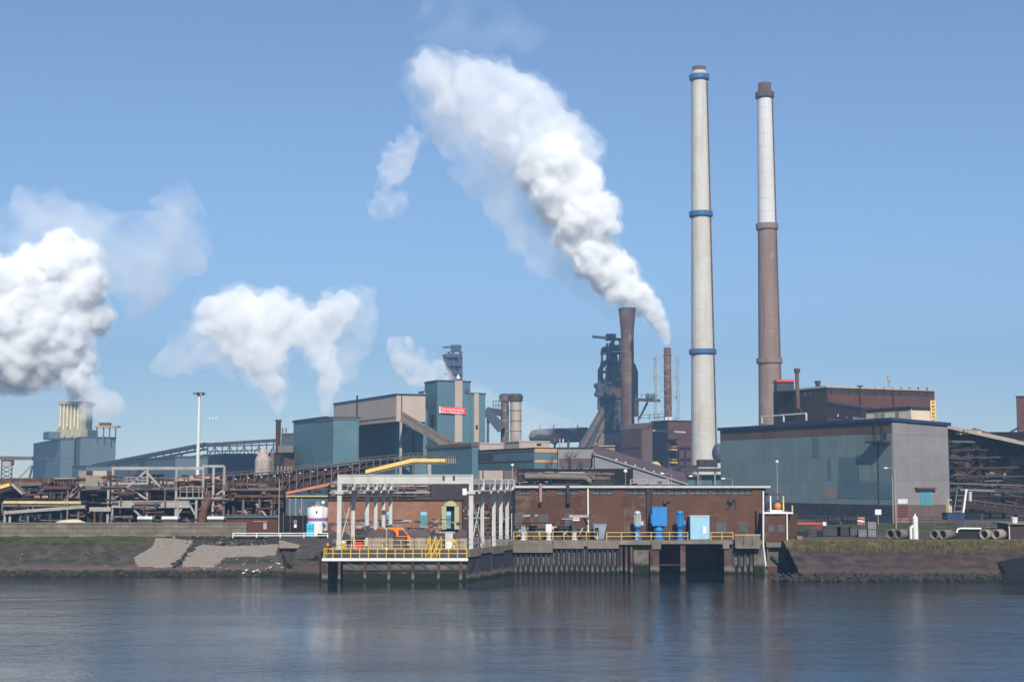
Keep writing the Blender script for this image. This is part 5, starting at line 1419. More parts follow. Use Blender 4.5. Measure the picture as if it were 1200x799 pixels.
for i in range(4):
    member('leg', 'pale_steel', t, lt(i, 495), lt(i, 418), 0.26)
    j = (i + 1) % 4
    for a in lv: member('ring_beam', 'pale_steel', t, lt(i, a), lt(j, a), 0.16)
    for a, c in zip(lv, lv[1:]):
        member('brace', 'pale_steel', t, lt(i, a), lt(j, c), 0.13); member('brace', 'pale_steel', t, lt(i, c), lt(j, a), 0.13)
# rust-brown house beside it
rb = shed('casting_house', 'rust-brown clad house with yellow landings below the thin stack', 'building', 'rust_clad', 784, 600, 764, 812, 492, None, 'dark_brown_clad', 0.5)
RF = (784, 600, 764, 812)
f1 = Face(*RF, 'r'); f0 = Face(*RF, 'l')
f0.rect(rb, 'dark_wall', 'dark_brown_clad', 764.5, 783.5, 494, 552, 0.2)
for y in (518, 533):
    f1.rect(rb, 'opening_shade', 'coal', 785, 791, y-2, y+9, 0.2); f1.rect(rb, 'landing', 'yellow_paint', 784.5, 791.5, y+8, y+9.5, 1.6, 0.2); f1.rect(rb, 'landing_rail', 'pale_yellow', 785, 791, y+5, y+5.6, 0.15, 1.6)  # black plates paint the unlit openings behind the landings
    f1.rect(rb, 'canopy', 'coal', 783, 792, y-3.5, y-2, 2.5, 0.2)
for y in (523, 536): f1.rect(rb, 'pipe_run', 'rust_dark', 791, 811, y, y+1.6, 1.0, 0.2)
for px in (794, 802): f1.rect(rb, 'upright', 'rust_dark', px, px+1.2, 523, 552, 1.0, 0.2)
MB().tube(P(765,504.5,588), P(803.5,507,588), 0.55, n=10).build('outlet_pipe', M['pale_steel'], rb)
railing('roof_rail', 'thin rail on the roof of the rust-brown house', [P(750,493,604), P(783,491.5,596)], 2.4, 4, 'steel_blue', 0.1)
fb = thing('front_house', 'plain rust-brown clad block with a slanting top beside the skip incline', 'building', P(752, 550, 560))
C, Lp, Rp = foot_of(752, 560, 728, 765); Q = Lp + Rp - C
zc_ = ZA(503, 560); zq = ZA(496, 560)
MB().prism([(C.x,C.y),(Rp.x,Rp.y),(Q.x,Q.y),(Lp.x,Lp.y)], GROUND, [zc_,zq,zq,zc_]).build('wall', M['rust_clad'], fb)
MB().prism([(C.x+AXV.x*.4,C.y+AXV.y*.4),(Rp.x+AXV.x*.4,Rp.y+AXV.y*.4),(Q.x,Q.y),(Lp.x,Lp.y)], [zc_+0.003,zq+0.003,zq+0.003,zc_+0.003], [zc_+0.5,zq+0.5,zq+0.5,zc_+0.5]).build('roof', M['tank_cover'], fb)
Face(752, 560, 728, 765, 'r').rect(fb, 'painted_sun_panel', 'brown_clad', 753, 764.5, 503.5, 548, 0.15)  # lighter brown sheet puts the sun on this side into the colour
Face(752, 560, 728, 765, 'l').rect(fb, 'belt_course', 'dark_brown_clad', 728.5, 751.5, 524, 525, 0.2)
MB().lathe(tuple(P(768,545,540)), [(2.2,-3),(2.2,0),(1.2,1.2),(0.4,1.4)], 14).build('hopper', M['pale_yellow'], fb)

# horizontal dark gas vessel
t = thing('gas_vessel', 'long dark brown horizontal vessel with rounded ends', 'vessel', P(657, 522, 745))
r = 8.5 * 745 / FPX
a, c = P(628, 511.5, 745), P(686, 509, 745)
MB().tube(a, c, r, n=24).build('shell', M['rust_dark'], t)
MB().ball(a, r*0.98, 20, 12).build('end_cap', M['rust_dark'], t); MB().ball(c, r*0.98, 20, 12).build('end_cap', M['rust_dark'], t)
for px in (634, 650, 666, 680):
    p = P(px, 515, 745); MB().box(p.x-0.5, p.x+0.5, 742, 748, GROUND, p.z).build('saddle', M['dark_steel'], t)
member('top_walk', 'dark_steel', t, P(632,503,745), P(688,501,745), 1.4, 0.4)
for px in (633, 649, 677): member('vent', 'dark_steel', t, P(px,504,745), P(px,497.5,745), 0.5)
for px, m in ((656,'pale_steel'),(660,'gantry_white')): member('side_post', m, t, P(px,514,735), P(px,525,735), 0.7)
MB().ball(P(650,517,740), 1.8, 14, 9).build('drip_pot', M['rust_dark'], t)

# twin silos, the narrow one darker brown
for i, (px, w, lab, m) in enumerate(((591.5, 9.5, 'narrow brown silo, darker twin beside the teal tower annex', 'rust_steel'), (604.5, 13.0, 'rust-streaked pale silo, wider of the two', 'tank_pale'))):
    Yq = 482 - i*6; t = thing('silo', lab, 'silo', P(px, 520, Yq), 'pair of tall silos')
    p = P(px, 490, Yq); r = w/2*Yq/FPX
    MB().lathe((p.x,Yq,0), [(r,GROUND),(r,ZA(470,Yq))], 24).build('shell', M[m], t)
    MB().lathe((p.x,Yq,0), [(r+0.5,ZA(470,Yq)+0.01),(r+0.55,ZA(463.5,Yq))], 24).build('head_ring', M['concrete_dark' if i else 'rust_steel'], t)
    MB().lathe((p.x,Yq,0), [(r+0.2,ZA(463.5,Yq)+0.01),(r+0.2,ZA(461.5,Yq)),(r*0.4,ZA(461,Yq))], 24).build('top', M['steel_blue'], t)
    for y in (482, 494, 506): MB().lathe((p.x,Yq,0), [(r+0.02,ZA(y,Yq)),(r+0.1,ZA(y,Yq)+0.1),(r+0.1,ZA(y,Yq)+0.4),(r+0.02,ZA(y,Yq)+0.5)], 24, False).build('hoop', M['tank_body'], t)
t = thing('chute_bridge', 'dark inclined chute and bridge leaning against the silos', 'bridge', P(575, 520, 478))
MB().bar(P(569,480,478), P(588,503,478), 3.0, 3.2).build('chute', M['steel_blue'], t)
MB().bar(P(570,481,479), P(589,484,479), 2.5, 2.2).build('deck', M['dark_steel'], t)
member('leg', 'steel_blue', t, P(572,485,478), P(571.5,520,478), 0.9)
for i in range(4): member('rail_post', 'steel_blue', t, P(578+i*3.2,482,478), P(578+i*3.2,470,478), 0.22)
for y in (470, 475): member('rail', 'steel_blue', t, P(577,y,478), P(589,y,478), 0.22)

# ------------------------------------------------------------------ teal works in the middle
TY = 420
tw = shed('teal_block', 'recessed dark teal block, lowest of the teal works beside the slim stack', 'building', 'teal', 384, 432, 343, 420, 488, None, 'dark_steel', 0.5, 0.4)
Face(384, 432, 343, 420, 'l').rect(tw, 'roof_edge', 'steel_blue', 343.5, 383, 490, 491.3, 0.3)
t = shed('teal_block', 'projecting square teal block before the beige upper storey', 'building', 'teal', 390, 412, 368, 418, 489.8, None, 'concrete', 0.35, 0.25)
shed('teal_block', 'broad teal block shaded by the beige overhang', 'building', 'teal', 463, 428, 402, 514, 478, None, 'dark_steel', 0.3, 0.0)
bg_ = thing('overhang_storey', 'beige-clad overhanging upper storey with a blue roof line', 'building', P(464, 494, 414))
blk(bg_, 'wall', 'beige_clad', 464, 414, 390, 498, 462.5, 493.5)
C, Lp, Rp = foot_of(464, 414, 390, 498)
blk(bg_, 'roof', 'navy_roof', 464, 414, 390, 498, 461.5, z0=ZA(462.5,414)+0.003, grow=0.3, ztop=ZA(461,414))
Face(464, 414, 390, 498, 'l').rect(bg_, 'downpipe', 'dark_brown_clad', 417.6, 418.6, 463.5, 493, 0.3)
Face(464, 414, 390, 498, 'r').rect(bg_, 'downpipe', 'dark_brown_clad', 469.4, 470.2, 463, 492, 0.3)
Face(464, 414, 390, 498, 'l').rect(bg_, 'belt', 'tank_body', 391, 463.5, 492, 493.2, 0.15)
for px in (469.5, 484):
    p0 = P(px, 550, 413.5); p0.z = GROUND; p1 = P(px, 493.5, 413.5); p1.x = p0.x; member('column', 'pale_steel' if px < 480 else 'steel_blue', bg_, p0, p1, 0.75)
member('brace', 'pale_steel', bg_, P(470,518,413.6), P(482,505,413.6), 0.35); member('brace', 'steel_blue', bg_, P(471,503,413.7), P(484,496,413.7), 0.3)
tt = shed('teal_tower', 'tall teal tower with one pale vertical strip and a red banner', 'tower', 'teal', 512, 425, 497, 551, 445, None, 'steel_blue', 0.4, 0.2)
TF = (512, 425, 497, 551); fR_ = Face(*TF, 'r'); fL_ = Face(*TF, 'l')
fR_.rect(tt, 'pale_strip', 'beige_clad', 532.3, 541, 446, 518, 0.35)
fL_.rect(tt, 'window', 'teal_deep', 500, 502.5, 468, 475, 0.1); fL_.rect(tt, 'window', 'teal_deep', 508, 510.5, 468, 475, 0.1)
fL_.rect(tt, 'door', 'dark_steel', 504, 509, 486, 500, 0.1)
fR_.rect(tt, 'louvre', 'steel_blue', 544.5, 549, 456, 461, 0.3)
p = P(537, 444, 428); MB().lathe(tuple(p), [(0.6,0),(0.6,0.5),(0.35,0.9),(0.2,1.3)], 10).build('roof_cowl', M['white_paint'], tt)
ta = shed('tower_annex', 'lower teal annex with a narrow pale strip beside the tower', 'building', 'teal', 551.5, 440, None, 568.5, 460, None, 'steel_blue', 0.4, 0.2, dl=14)
Face(551.5, 440, None, 568.5, 'r', dl=14).rect(ta, 'pale_strip', 'beige_clad', 555, 560.5, 461, 518, 0.3)
Face(551.5, 440, None, 568.5, 'r', dl=14).rect(ta, 'window', 'dark_steel', 556.8, 559.2, 498, 503, 0.2, 0.3)
pale = shed('strip_tower', 'narrow pale strip tower tucked between the beige storey and tower', 'tower', 'beige_clad', 496.5, 428, 490, 498, 458, 485, 'steel_blue', 0.3, 0.1)
# red banner with two lines of white writing
bn = thing('banner', 'red banner with two lines of white lettering hung on the teal tower', 'banner', fR_.at(513))
a, c = fR_.at(513.3), fR_.at(544)
a = a + fR_.n*0.6; c = c + fR_.n*0.6
a0, a1, c0, c1 = ZA(484,a.y), ZA(476,a.y), ZA(485.5,c.y), ZA(478,c.y)
th = fR_.n * -0.05
MB().hexa([a+Vector((0,0,a0)), c+Vector((0,0,c0)), c+th+Vector((0,0,c0)), a+th+Vector((0,0,a0)), a+Vector((0,0,a1)), c+Vector((0,0,c1)), c+th+Vector((0,0,c1)), a+th+Vector((0,0,a1))]).build('cloth', M['banner_red'], bn)
e_ = a.lerp(c, 0.055)
MB().hexa([a+fR_.n*.03+Vector((0,0,a0)), e_+fR_.n*.03+Vector((0,0,a0)), e_+fR_.n*.005+Vector((0,0,a0)), a+fR_.n*.005+Vector((0,0,a0)), a+fR_.n*.03+Vector((0,0,a1)), e_+fR_.n*.03+Vector((0,0,a1)), e_+fR_.n*.005+Vector((0,0,a1)), a+fR_.n*.005+Vector((0,0,a1))]).build('white_edge', M['white_paint'], bn)
dvec = (Vector((c.x,c.y,c1)) - Vector((a.x,a.y,a1)))
def lettering(txt, u0, v, size):
    cu = bpy.data.curves.new('lettering', 'FONT'); cu.body = txt; cu.size = size; cu.extrude = 0.02; cu.offset = 0.025
    o = bpy.data.objects.new('lettering', cu); COL.objects.link(o)
    me = bpy.data.meshes.new_from_object(o.evaluated_get(bpy.context.evaluated_depsgraph_get()))
    bpy.data.objects.remove(o)
    o = bpy.data.objects.new('lettering', me); COL.objects.link(o)
    me.materials.clear(); me.materials.append(M['white_paint'])
    xd = dvec.normalized(); nd = fR_.n; up = nd.cross(xd).normalized()
    if up.z < 0: up = -up
    pos = Vector((a.x,a.y,a1)) + dvec*u0 + up*v + nd*0.05
    mw = Matrix(((xd.x,up.x,nd.x,pos.x),(xd.y,up.y,nd.y,pos.y),(xd.z,up.z,nd.z,pos.z),(0,0,0,1)))
    w = max(v_.co.x for v_ in me.vertices)
    me.transform(Matrix.Translation(-Vector(bn.location)) @ mw @ Matrix.Scale(dvec.length*0.84/w, 4, (1,0,0)))
    o.parent = bn
lettering('You steps that safely,', 0.10, -0.98, 0.95)
lettering('all we need just alone !', 0.08, -1.85, 0.95)

ig = thing('inclined_gallery', 'inclined conveyor gallery, brown on top and grey beneath, descending from the beige storey', 'gallery', P(505, 505, 405))
MB().bar(P(472,489,406), P(536,526,406), 5, 2.6).build('casing', M['concrete'], ig)
MB().bar(P(472,484.6,406), P(536,521.6,406), 5.4, 0.9).build('roof', M['rust_steel'], ig)
MB().bar(P(473,494,406), P(536,530,406), 4.6, 0.4).build('floor', M['dark_steel'], ig)
lt_ = shed('low_teal_shed', 'low teal shed with a brown roof line before the tower', 'building', 'teal', 553, 372, 500, 560, 519, None, 'brown_clad', 0.9, 0.3)
shed('low_teal_shed', 'beige-topped shed roof beneath the silos', 'building', 'beige_clad', 562, 420, 553, 590, 518.5, None, 'beige_clad', 0.4, 0.2)
shed('low_teal_shed', 'low beige and teal shed with a small dark vent before the gas vessel', 'building', 'beige_clad', 608.5, 430, 588, 644, 516.3, None, 'beige_clad', 0.4, 0.2)
Face(608.5, 430, 588, 644, 'r').rect(bpy.data.objects['low_teal_shed.002'], 'vent', 'coal', 629, 634, 519.5, 522, 0.2)
# banded building on stilts
bd = thing('banded_house', 'teal gallery house with orange bands raised on stilts', 'building', P(626, 552, 370))
blk(bd, 'wall', 'teal', 626, 370, 558, 653.5, 525, 550)
blk(bd, 'roof', 'dark_steel', 626, 370, 558, 653.5, 524, z0=ZA(525,370)+0.003, grow=0.3, ztop=ZA(524.2,370))
b1, b2 = Face(626, 370, 558, 653.5, 'l'), Face(626, 370, 558, 653.5, 'r')
b1.rect(bd, 'band', 'rust_steel', 560, 625.5, 526, 530, 0.12); b1.rect(bd, 'band', 'rust', 560, 625.5, 540, 541.5, 0.12)
b2.rect(bd, 'band', 'orange_band', 626.6, 653, 525.4, 530, 0.12); b2.rect(bd, 'band', 'orange_band', 626.6, 653, 539, 541.6, 0.12)
b1.rect(bd, 'grey_panel', 'steel_blue', 560, 578, 530.5, 539, 0.1)
for px in (566, 590, 626, 650): pb('stilt', 'dark_steel', bd, px-0.8, px+0.8, 550, 575, 371, 0.6)
gh = thing('grey_house', 'plain grey transfer house joined to the banded gallery', 'building', P(675, 550, 372))
pb('wall', 'grey_panel', gh, 654, 694.8, 525, 548, 371, 14); pb('roof', 'dark_steel', gh, 653.8, 695, 523.9, 524.9, 370.6, 14.8)
pb('stain_panel', 'tank_cover', gh, 655, 694, 537, 547.5, 370.9, 0.08)
for px in (660, 676, 692): pb('stilt', 'dark_steel', gh, px-0.9, px+0.9, 548, 575, 372, 0.6)
pb('end_block', 'tank_body', gh, 695.2, 720.5, 523, 536, 371.5, 12); pb('end_roof', 'beige_clad', gh, 694.9, 721, 521.8, 522.9, 371, 13)
dg_ = thing('descending_gallery', 'grey conveyor gallery with brown roof running down behind the pump house', 'gallery', P(750, 560, 360))
mb = MB(); Yg = 362
pts = [P(697,533,Yg), P(806,568,Yg), P(806,585,Yg), P(697,551,Yg)]
mb.hexa([pts[3], pts[2], pts[2]+Vector((0,6,0)), pts[3]+Vector((0,6,0)), pts[0], pts[1], pts[1]+Vector((0,6,0)), pts[0]+Vector((0,6,0))]).build('casing', M['grey_panel'], dg_)
e = Vector((0,0,0.004)); rise = Vector((0,6.3,2.6))
mb = MB(); a, c = pts[0]+Vector((0,-0.4,0.004)), pts[1]+Vector((0,-0.4,0.004))
mb.hexa([a, c, c+rise, a+rise, a+Vector((0,0,0.3)), c+Vector((0,0,0.3)), c+rise+Vector((0,0,0.3)), a+rise+Vector((0,0,0.3))]).build('roof', M['tank_cover'], dg_)
MB().bar(a+Vector((0,-0.12,0.15)), c+Vector((0,-0.12,0.15)), 0.2, 0.3).build('roof_edge', M['pale_steel'], dg_)
for i in range(5): 
    p = P(722+i*11, 541.2+i*3.6, Yg+0.5); MB().ball(p + Vector((0,0,0.5)), 0.35, 8, 6).build('roof_lamp', M['white_paint'], dg_)
for px, y in ((712,552),(745,562)): pb('stilt', 'dark_steel', dg_, px-1, px+1, y, 585, Yg+1, 0.8)

# ------------------------------------------------------------------ far furnace, half lost in steam
ff = thing('far_furnace', 'distant hazy furnace tower rising behind the teal tower', 'furnace', P(532, 520, 950))
for px0, px1 in ((528,526),(532,531),(538,540)): member('column', 'steel_blue', ff, P(px0+3,500,950), P(px1,412,950), 2.0)
pb('top_house', 'steel_blue', ff, 528, 540, 404, 411, 950, 8); member('beam', 'steel_blue', ff, P(519,407,950), P(541,406,950), 1.2)
for y in (418, 428, 438): member('floor', 'steel_blue', ff, P(521,y,950), P(541,y,950), 7, 1.0)
MB().path([P(521,415,949), P(526,432,949), P(534,446,949)], 1.6, 8).build('gas_main', M['steel_blue'], ff)
for x0,y0,x1,y1 in ((526,412,538,428),(540,412,530,428),(528,430,540,446),(541,430,532,446)): member('brace', 'steel_blue', ff, P(x0,y0,950), P(x1,y1,950), 1.1)
MB().lathe((P(533,430,953).x,953,0), [(5,GROUND),(5,ZA(470,953)),(3.5,ZA(440,953)),(2.5,ZA(415,953))], 14).build('furnace_shell', M['dark_steel'], ff)

# ------------------------------------------------------------------ coke works far away with the quench tower
CY = 880
ck = shed('coke_building', 'grey-blue block of the coke works below the quench tower', 'building', 'teal_far', 70, CY, 38, 86, 513.5, None, 'steel_blue', 0.8, 0.3)
shed('coke_building', 'wide teal block of the coke works under the drifting steam', 'building', 'teal_far', 93, CY-10, 85, 134.5, 511.5, None, 'steel_blue', 0.8, 0.3)
pb('conduit', 'rust', ck, 42, 84, 536.5, 537.5, CY-28, 0.5)
t = shed('roof_house', 'small teal penthouse on the coke works roof', 'building', 'teal_far', 56, CY+5, 49, 69, 505, 514, 'pale_steel', 0.6, 0.2)
q = thing('quench_tower', 'pale yellow quench tower with vertical fins pouring out steam', 'tower', P(84, 512, CY+10))
qy = CY + 12
pb('shaft', 'quench_wood', q, 69, 97, 473, 512, qy, 16); pb('shaft', 'quench_wood', q, 93, 100.5, 470, 512, qy-3, 14)
for i in range(6): pb('fin', 'cream', q, 69.5+i*4.2, 71.3+i*4.2, 474, 504, qy-1.2, 1.1)
pb('top_beam', 'quench_wood', q, 67.5, 101.5, 470, 473.5, qy-2, 20); pb('base', 'quench_wood', q, 66, 102.5, 503, 513, qy-4, 22)
for i in range(4): member('base_strut', 'quench_wood', q, P(66+i*9,512,qy-5), P(70+i*8,500,qy-2), 1.0)
t = thing('loading_platform', 'rusty raised platform beside the quench tower', 'platform', P(122, 505, CY-10))
pb('deck', 'orange_band', t, 110, 137, 498.5, 500.5, CY-12, 8)
pb('house', 'rust', t, 116, 128, 495, 498.4, CY-10, 5)
for px in (113, 121, 128, 135): pb('leg', 'rust_steel', t, px-0.5, px+0.5, 500.6, 513, CY-10, 1)
t = thing('water_tower', 'small lattice tower with a pale tank at the edge of the coke works', 'tower', P(8, 560, 700))
pb('tank', 'tank_pale', t, 3, 12.5, 538, 545, 700, 5)
for px in (1.5, 13.5): pb('leg', 'rust_steel', t, px-0.6, px+0.6, 537, 562, 700, 0.6)
for i in range(3): member('brace', 'rust_steel', t, P(2,545+i*5,700), P(13.5,550+i*5,700), 0.4); member('brace', 'rust_steel', t, P(13.5,545+i*5,700), P(2,550+i*5,700), 0.4)
t = thing('pipe_bridge', 'pale pipe bridge running to the coke works wall', 'pipe bridge', P(18, 537, 690))
MB().bar(P(-20,536,700), P(38,537,700), 2, 1.8).build('pipe', M['rust_steel'], t)
member('strut', 'pale_steel', t, P(20,562,699), P(36,546,699), 0.7); member('strut', 'steel_blue', t, P(34,562,699), P(38,545,699), 0.8)
shed('low_shed', 'low dark teal shed before the coke works', 'building', 'teal_far', 100, 640, 84, 131, 545, None, 'dark_steel', 0.6, 0.2)
shed('low_shed', 'long low teal shed behind the steel frame', 'building', 'teal_far', 205, 640, 132, 243, 534, None, 'steel_blue', 0.8, 0.3)
shed('low_shed', 'dark hill-like coal shed at the foot of the trestle', 'building', 'coal', 262, 640, 226, 300, 531, None, 'dark_steel', 0.8, 0.3)
# rising dark conveyor and its trestle
cv = thing('belt_conveyor', 'long dark conveyor rising in the distance behind the lamp mast', 'conveyor', P(190, 560, 700))
MB().bar(P(110,546,720), P(242,520.5,690), 4, 1.6).build('gallery', M['dark_steel'], cv)
MB().bar(P(242,521,690), P(322,516,690), 4, 1.5).build('gallery', M['dark_steel'], cv)
MB().bar(P(110,550.5,719), P(242,526,689), 3, 0.7).build('lower_chord', M['dark_steel'], cv)
for i in range(14): member('post', 'dark_steel', cv, P(118+i*9.2,549.5-i*1.8,716), P(118+i*9.2,545-i*1.8,716), 0.7)
for px in (150, 180, 212): pb('leg', 'dark_steel', cv, px-0.8, px+0.8, 545-(px-150)*0.2, 570, 700, 1.2)
tr = thing('trestle', 'dark open steel trestle carrying the distant conveyor', 'trestle', P(282, 560, 685))
for i in range(10):
    px = 243 + i*8.6; pb('post', 'dark_steel', tr, px-0.5, px+0.5, 519-i*0.3, 548, 685, 0.8)
for y in (523, 529, 536): member('beam', 'dark_steel', tr, P(242,y,685), P(322,y-2,685), 0.6)
for i in range(9): member('brace', 'dark_steel', tr, P(243+i*8.6, 523 if i%2 else 536, 685.5), P(251.6+i*8.6, 536 if i%2 else 523, 685.5), 0.4)
pb('dark_mass', 'coal', tr, 238, 302, 532, 560, 700, 12)
# slim stack and beige silo beside the teal works
t = thing('slim_stack', 'slim dark red-brown stack beside the dark teal block', 'stack', P(326, 540, 470))
p = P(326, 510, 470); r = 3.0*470/FPX
MB().lathe((p.x,470,0), [(r,GROUND),(r,ZA(494,470)),(r*1.25,ZA(493.5,470)),(r*1.25,ZA(491.5,470)),(r*0.8,ZA(491.5,470))], 18).build('shaft', M['rust_clad'], t)
t = thing('hopper_silo', 'leaning beige hopper silo below the slim stack', 'silo', P(309, 556, 440))
p = P(308, 545, 440)
MB().lathe((p.x,440,0), [(2.5,GROUND),(2.5,ZA(539,440))], 18).build('shell', M['tank_pale'], t)
MB().lathe((p.x,440,0), [(2.5,ZA(539,440)+0.01),(0.9,ZA(527,440))], 18).build('cone', M['tank_pale'], t)
pb('side_bin', 'beige_clad', t, 304, 317, 526.5, 535, 441, 3); pb('side_bin', 'rust_steel', t, 314.5, 321, 530, 556, 441, 3)
t = shed('plant_block', 'grey and maroon plant block squeezed between slim stack and teal works', 'building', 'rust_clad', 333, 455, 321, 346, 529, None, 'dark_steel', 0.4, 0.2)
pb('upper_house', 'steel_blue', t, 329.5, 345, 508, 528, 466, 6); pb('upper_roof', 'pale_steel', t, 329, 346, 506.8, 507.9, 465.6, 7)
for px in (331, 335): pb('vent', 'dark_steel', t, px-0.6, px+0.6, 501, 506.7, 467, 0.5)
for i in range(6): pb('column', 'quench_wood', t, 321+i*4, 322+i*4, 546, 556, 448, 0.5)
pb('valve_deck', 'concrete', t, 326, 344, 522, 530, 453, 2)
# light mast
t = thing('light_mast', 'tall white light mast with a round lamp head', 'light mast', P(231.5, 556, 330))
a, c = P(231, 580, 330), P(232.8, 462, 330); c.x = a.x; a.z = GROUND
MB().tube(a, c, 0.48, 0.3, 14).build('pole', M['white_paint'], t)
MB().lathe((c.x,330,c.z), [(0.4,0),(1.35,0.2),(1.4,0.35),(0.6,0.5)], 16).build('lamp_ring', M['rust_steel'], t)
for k in range(6):
    an_ = 2*math.pi*k/6; MB().box(c.x+1.25*math.cos(an_)-0.25, c.x+1.25*math.cos(an_)+0.25, 330+1.25*math.sin(an_)-0.25, 330+1.25*math.sin(an_)+0.25, c.z-0.15, c.z+0.2).build('lamp', M['pale_steel'], t)
# ------------------------------------------------------------------ rising conveyor with the yellow side
CVY = 300
cv = thing('belt_conveyor', 'long rusty conveyor rising past the jetty, with a yellow end and orange foot strip', 'conveyor', P(380, 600, CVY))
top = [(205,562),(250,557.5),(330,551),(430,538.5),(482,533.5),(522,534)]
bot = [(205,584),(250,583),(330,577.5),(430,556),(482,542.5),(522,543)]
def ribbon(name, m, up, lo, Y, depth):
    mb = MB(); n = len(up)
    A_ = [P(x, y, Y) for x, y in up]; B_ = [P(x, y, Y) for x, y in lo]
    dv = Vector((0, depth, 0))
    vs = A_ + B_ + [q + dv for q in A_] + [q + dv for q in B_]
    fs = []
    for i in range(n-1):
        fs += [(n+i, n+i+1, i+1, i), (2*n+i, 2*n+i+1, 3*n+i+1, 3*n+i), (i, i+1, 2*n+i+1, 2*n+i), (n+i+1, n+i, 3*n+i, 3*n+i+1)]
    fs += [(0, 2*n, 3*n, n), (n-1, 2*n-1, 4*n-1, 3*n-1)]
    return mb.add(vs, fs).build(name, M[m], cv)
ribbon('belt_casing', 'rust_dark', [(x, y+3.5) for x, y in top], [(x, y-(2 if x<440 else 1)) for x, y in bot], CVY+1, 4)
ribbon('top_cover', 'rust_steel', top, [(x, y+1.1) for x, y in top], CVY-0.3, 5)
ribbon('middle_chord', 'rust', [(x, (y+b[1])/2-0.6) for (x, y), b in zip(top[:4], bot)], [(x, (y+b[1])/2+0.8) for (x, y), b in zip(top[:4], bot)], CVY, 0.8)
ribbon('foot_strip', 'orange_red', [(328,577.5),(397,563.8)], [(328,580.3),(397,566.8)], CVY-0.6, 0.6)
ribbon('yellow_side', 'yellow_panel', [(428,550.5),(482,537.2),(522,537.2)], [(428,554.6),(484,541.2),(522,541.2)], CVY-0.5, 0.5)
ribbon('lower_chord', 'rust_steel', [(430,555),(484,541.8),(522,541.8)], [(430,557.5),(484,544),(522,544)], CVY-0.4, 0.7)
ribbon('lower_chord', 'rust', [(205,583),(250,582),(330,576.2)], [(205,585),(250,584),(330,577.4)], CVY-0.4, 0.7)
def tb(x, arr):
    for a, c in zip(arr, arr[1:]):
        if a[0] <= x <= c[0]: return a[1] + (c[1]-a[1])*(x-a[0])/(c[0]-a[0])
for i in range(38):
    x = 208 + i*8.2
    if x < 520: member('post', 'rust_steel' if i % 3 else 'rust', cv, P(x, tb(x,top), CVY-0.15), P(x, tb(x,bot)-0.5, CVY-0.15), 0.22)
for i in range(16):
    x = 210 + i*13.6
    member('lacing', 'rust', cv, P(x, tb(x,bot)-1, CVY), P(x+11, tb(x+11,top)+1.5, CVY), 0.2)
for i in range(26):
    x = 214 + i*11.5; member('rail_post', 'rust_steel', cv, P(x, tb(x,top), CVY), P(x, tb(x,top)-2.6, CVY), 0.1)
for (x0,y0),(x1,y1) in zip(top, top[1:]): member('rail', 'rust_steel', cv, P(x0,y0-2.6,CVY), P(x1,y1-2.6,CVY), 0.1)
for px in (346, 366, 381, 413, 503):
    y = tb(px, bot)
    for s in (0, 4):
        p0 = P(px, 600, CVY+s); p0.z = GROUND; p1 = P(px, y, CVY+s); p1.x = p0.x; member('leg', 'dark_steel' if px < 400 else 'pale_steel', cv, p0, p1, 0.75)
pb('head_cabin', 'steel_blue', cv, 523, 534.5, 533.5, 543, CVY-1, 5)
for i in range(5): pb('cabin_rail', 'pale_yellow', cv, 523+i*2.7, 523.6+i*2.7, 537, 543, CVY-1.3, 0.2)
for i in range(12):
    x = 245 + i*15; pb('small_lamp', 'gantry_white', cv, x, x+R_(1,3), tb(x,top)+5, tb(x,top)+6.2, CVY-0.6, 0.4)

# ------------------------------------------------------------------ steel conveyor station along the bank
LY = 236
def fp(px, py, dy=0.0): return P(px, py, LY + dy)
st = thing('steel_station', 'large weathered steel conveyor station with braced posts, white girder and walkways', 'plant', (P(190,600,LY).x, LY, GROUND))
for px, yt in ((126.5,566),(131.5,548),(172,548.5),(206,548.5),(237.5,546),(249.5,546),(262,546)):
    for dy in (0, 7):
        p0 = fp(px, 600, dy); p0.z = GROUND; p1 = fp(px, yt, dy); p1.x = p0.x; member('post', 'pale_steel' if dy == 0 else 'rust_steel', st, p0, p1, 0.36)
def h(name, m, x0, x1, y, w, dy=0, hh=None): return member(name, m, st, fp(x0,y,dy), fp(x1,y,dy), w, hh or w)
for dy in (0, 7):
    h('top_beam', 'pale_steel', 131, 240, 548.5, 0.4, dy, 0.5); h('top_beam', 'pale_steel', 237, 263, 546, 0.35, dy, 0.4)
h('floor_beam', 'pale_steel', 131, 173, 566.5, 0.35, -0.1, 0.3); h('floor_beam', 'rust_steel', 100, 240, 572.5, 0.3, -0.1, 0.35)
h('floor', 'rust_dark', 92, 262, 574.5, 8, 4, 0.25)
h('white_girder', 'pale_steel', 132, 222, 591, 0.5, -0.2, 1.05); h('girder_flange', 'pale_steel', 131, 222, 587, 0.6, -0.22, 0.16)
h('floor_beam', 'pale_steel', 206, 262, 583.5, 0.5, -0.4, 0.3); h('walkway_rail', 'pale_steel', 211, 236, 570, 0.14, -0.5); h('walkway_rail', 'pale_steel', 211, 236, 576, 0.1, -0.5)
for px in (211, 219, 226, 233): member('rail_post', 'pale_steel', st, fp(px,570,-0.5), fp(px,583,-0.5), 0.12)
h('floor_beam', 'rust_steel', 262, 330, 573, 0.5, 0, 0.4); h('floor', 'rust_dark', 236, 332, 575, 8, 4, 0.3); h('floor_beam', 'rust', 250, 332, 581, 0.5, 0, 0.4); h('floor', 'rust_dark', 222, 330, 586, 8, 4, 0.25)
for (x0,y0,x1,y1) in ((134,584,171,552),(154,573,172,585),(172,553,190,573),(157,597,171,611),(208,604,216,590),(221,589,229,603),(262,574,244,586),(120,571,131,562),(285,596,296,611),(300,590,315,608)):
    member('brace', 'pale_steel', st, fp(x0,y0,-0.1), fp(x1,y1,-0.1), 0.3)
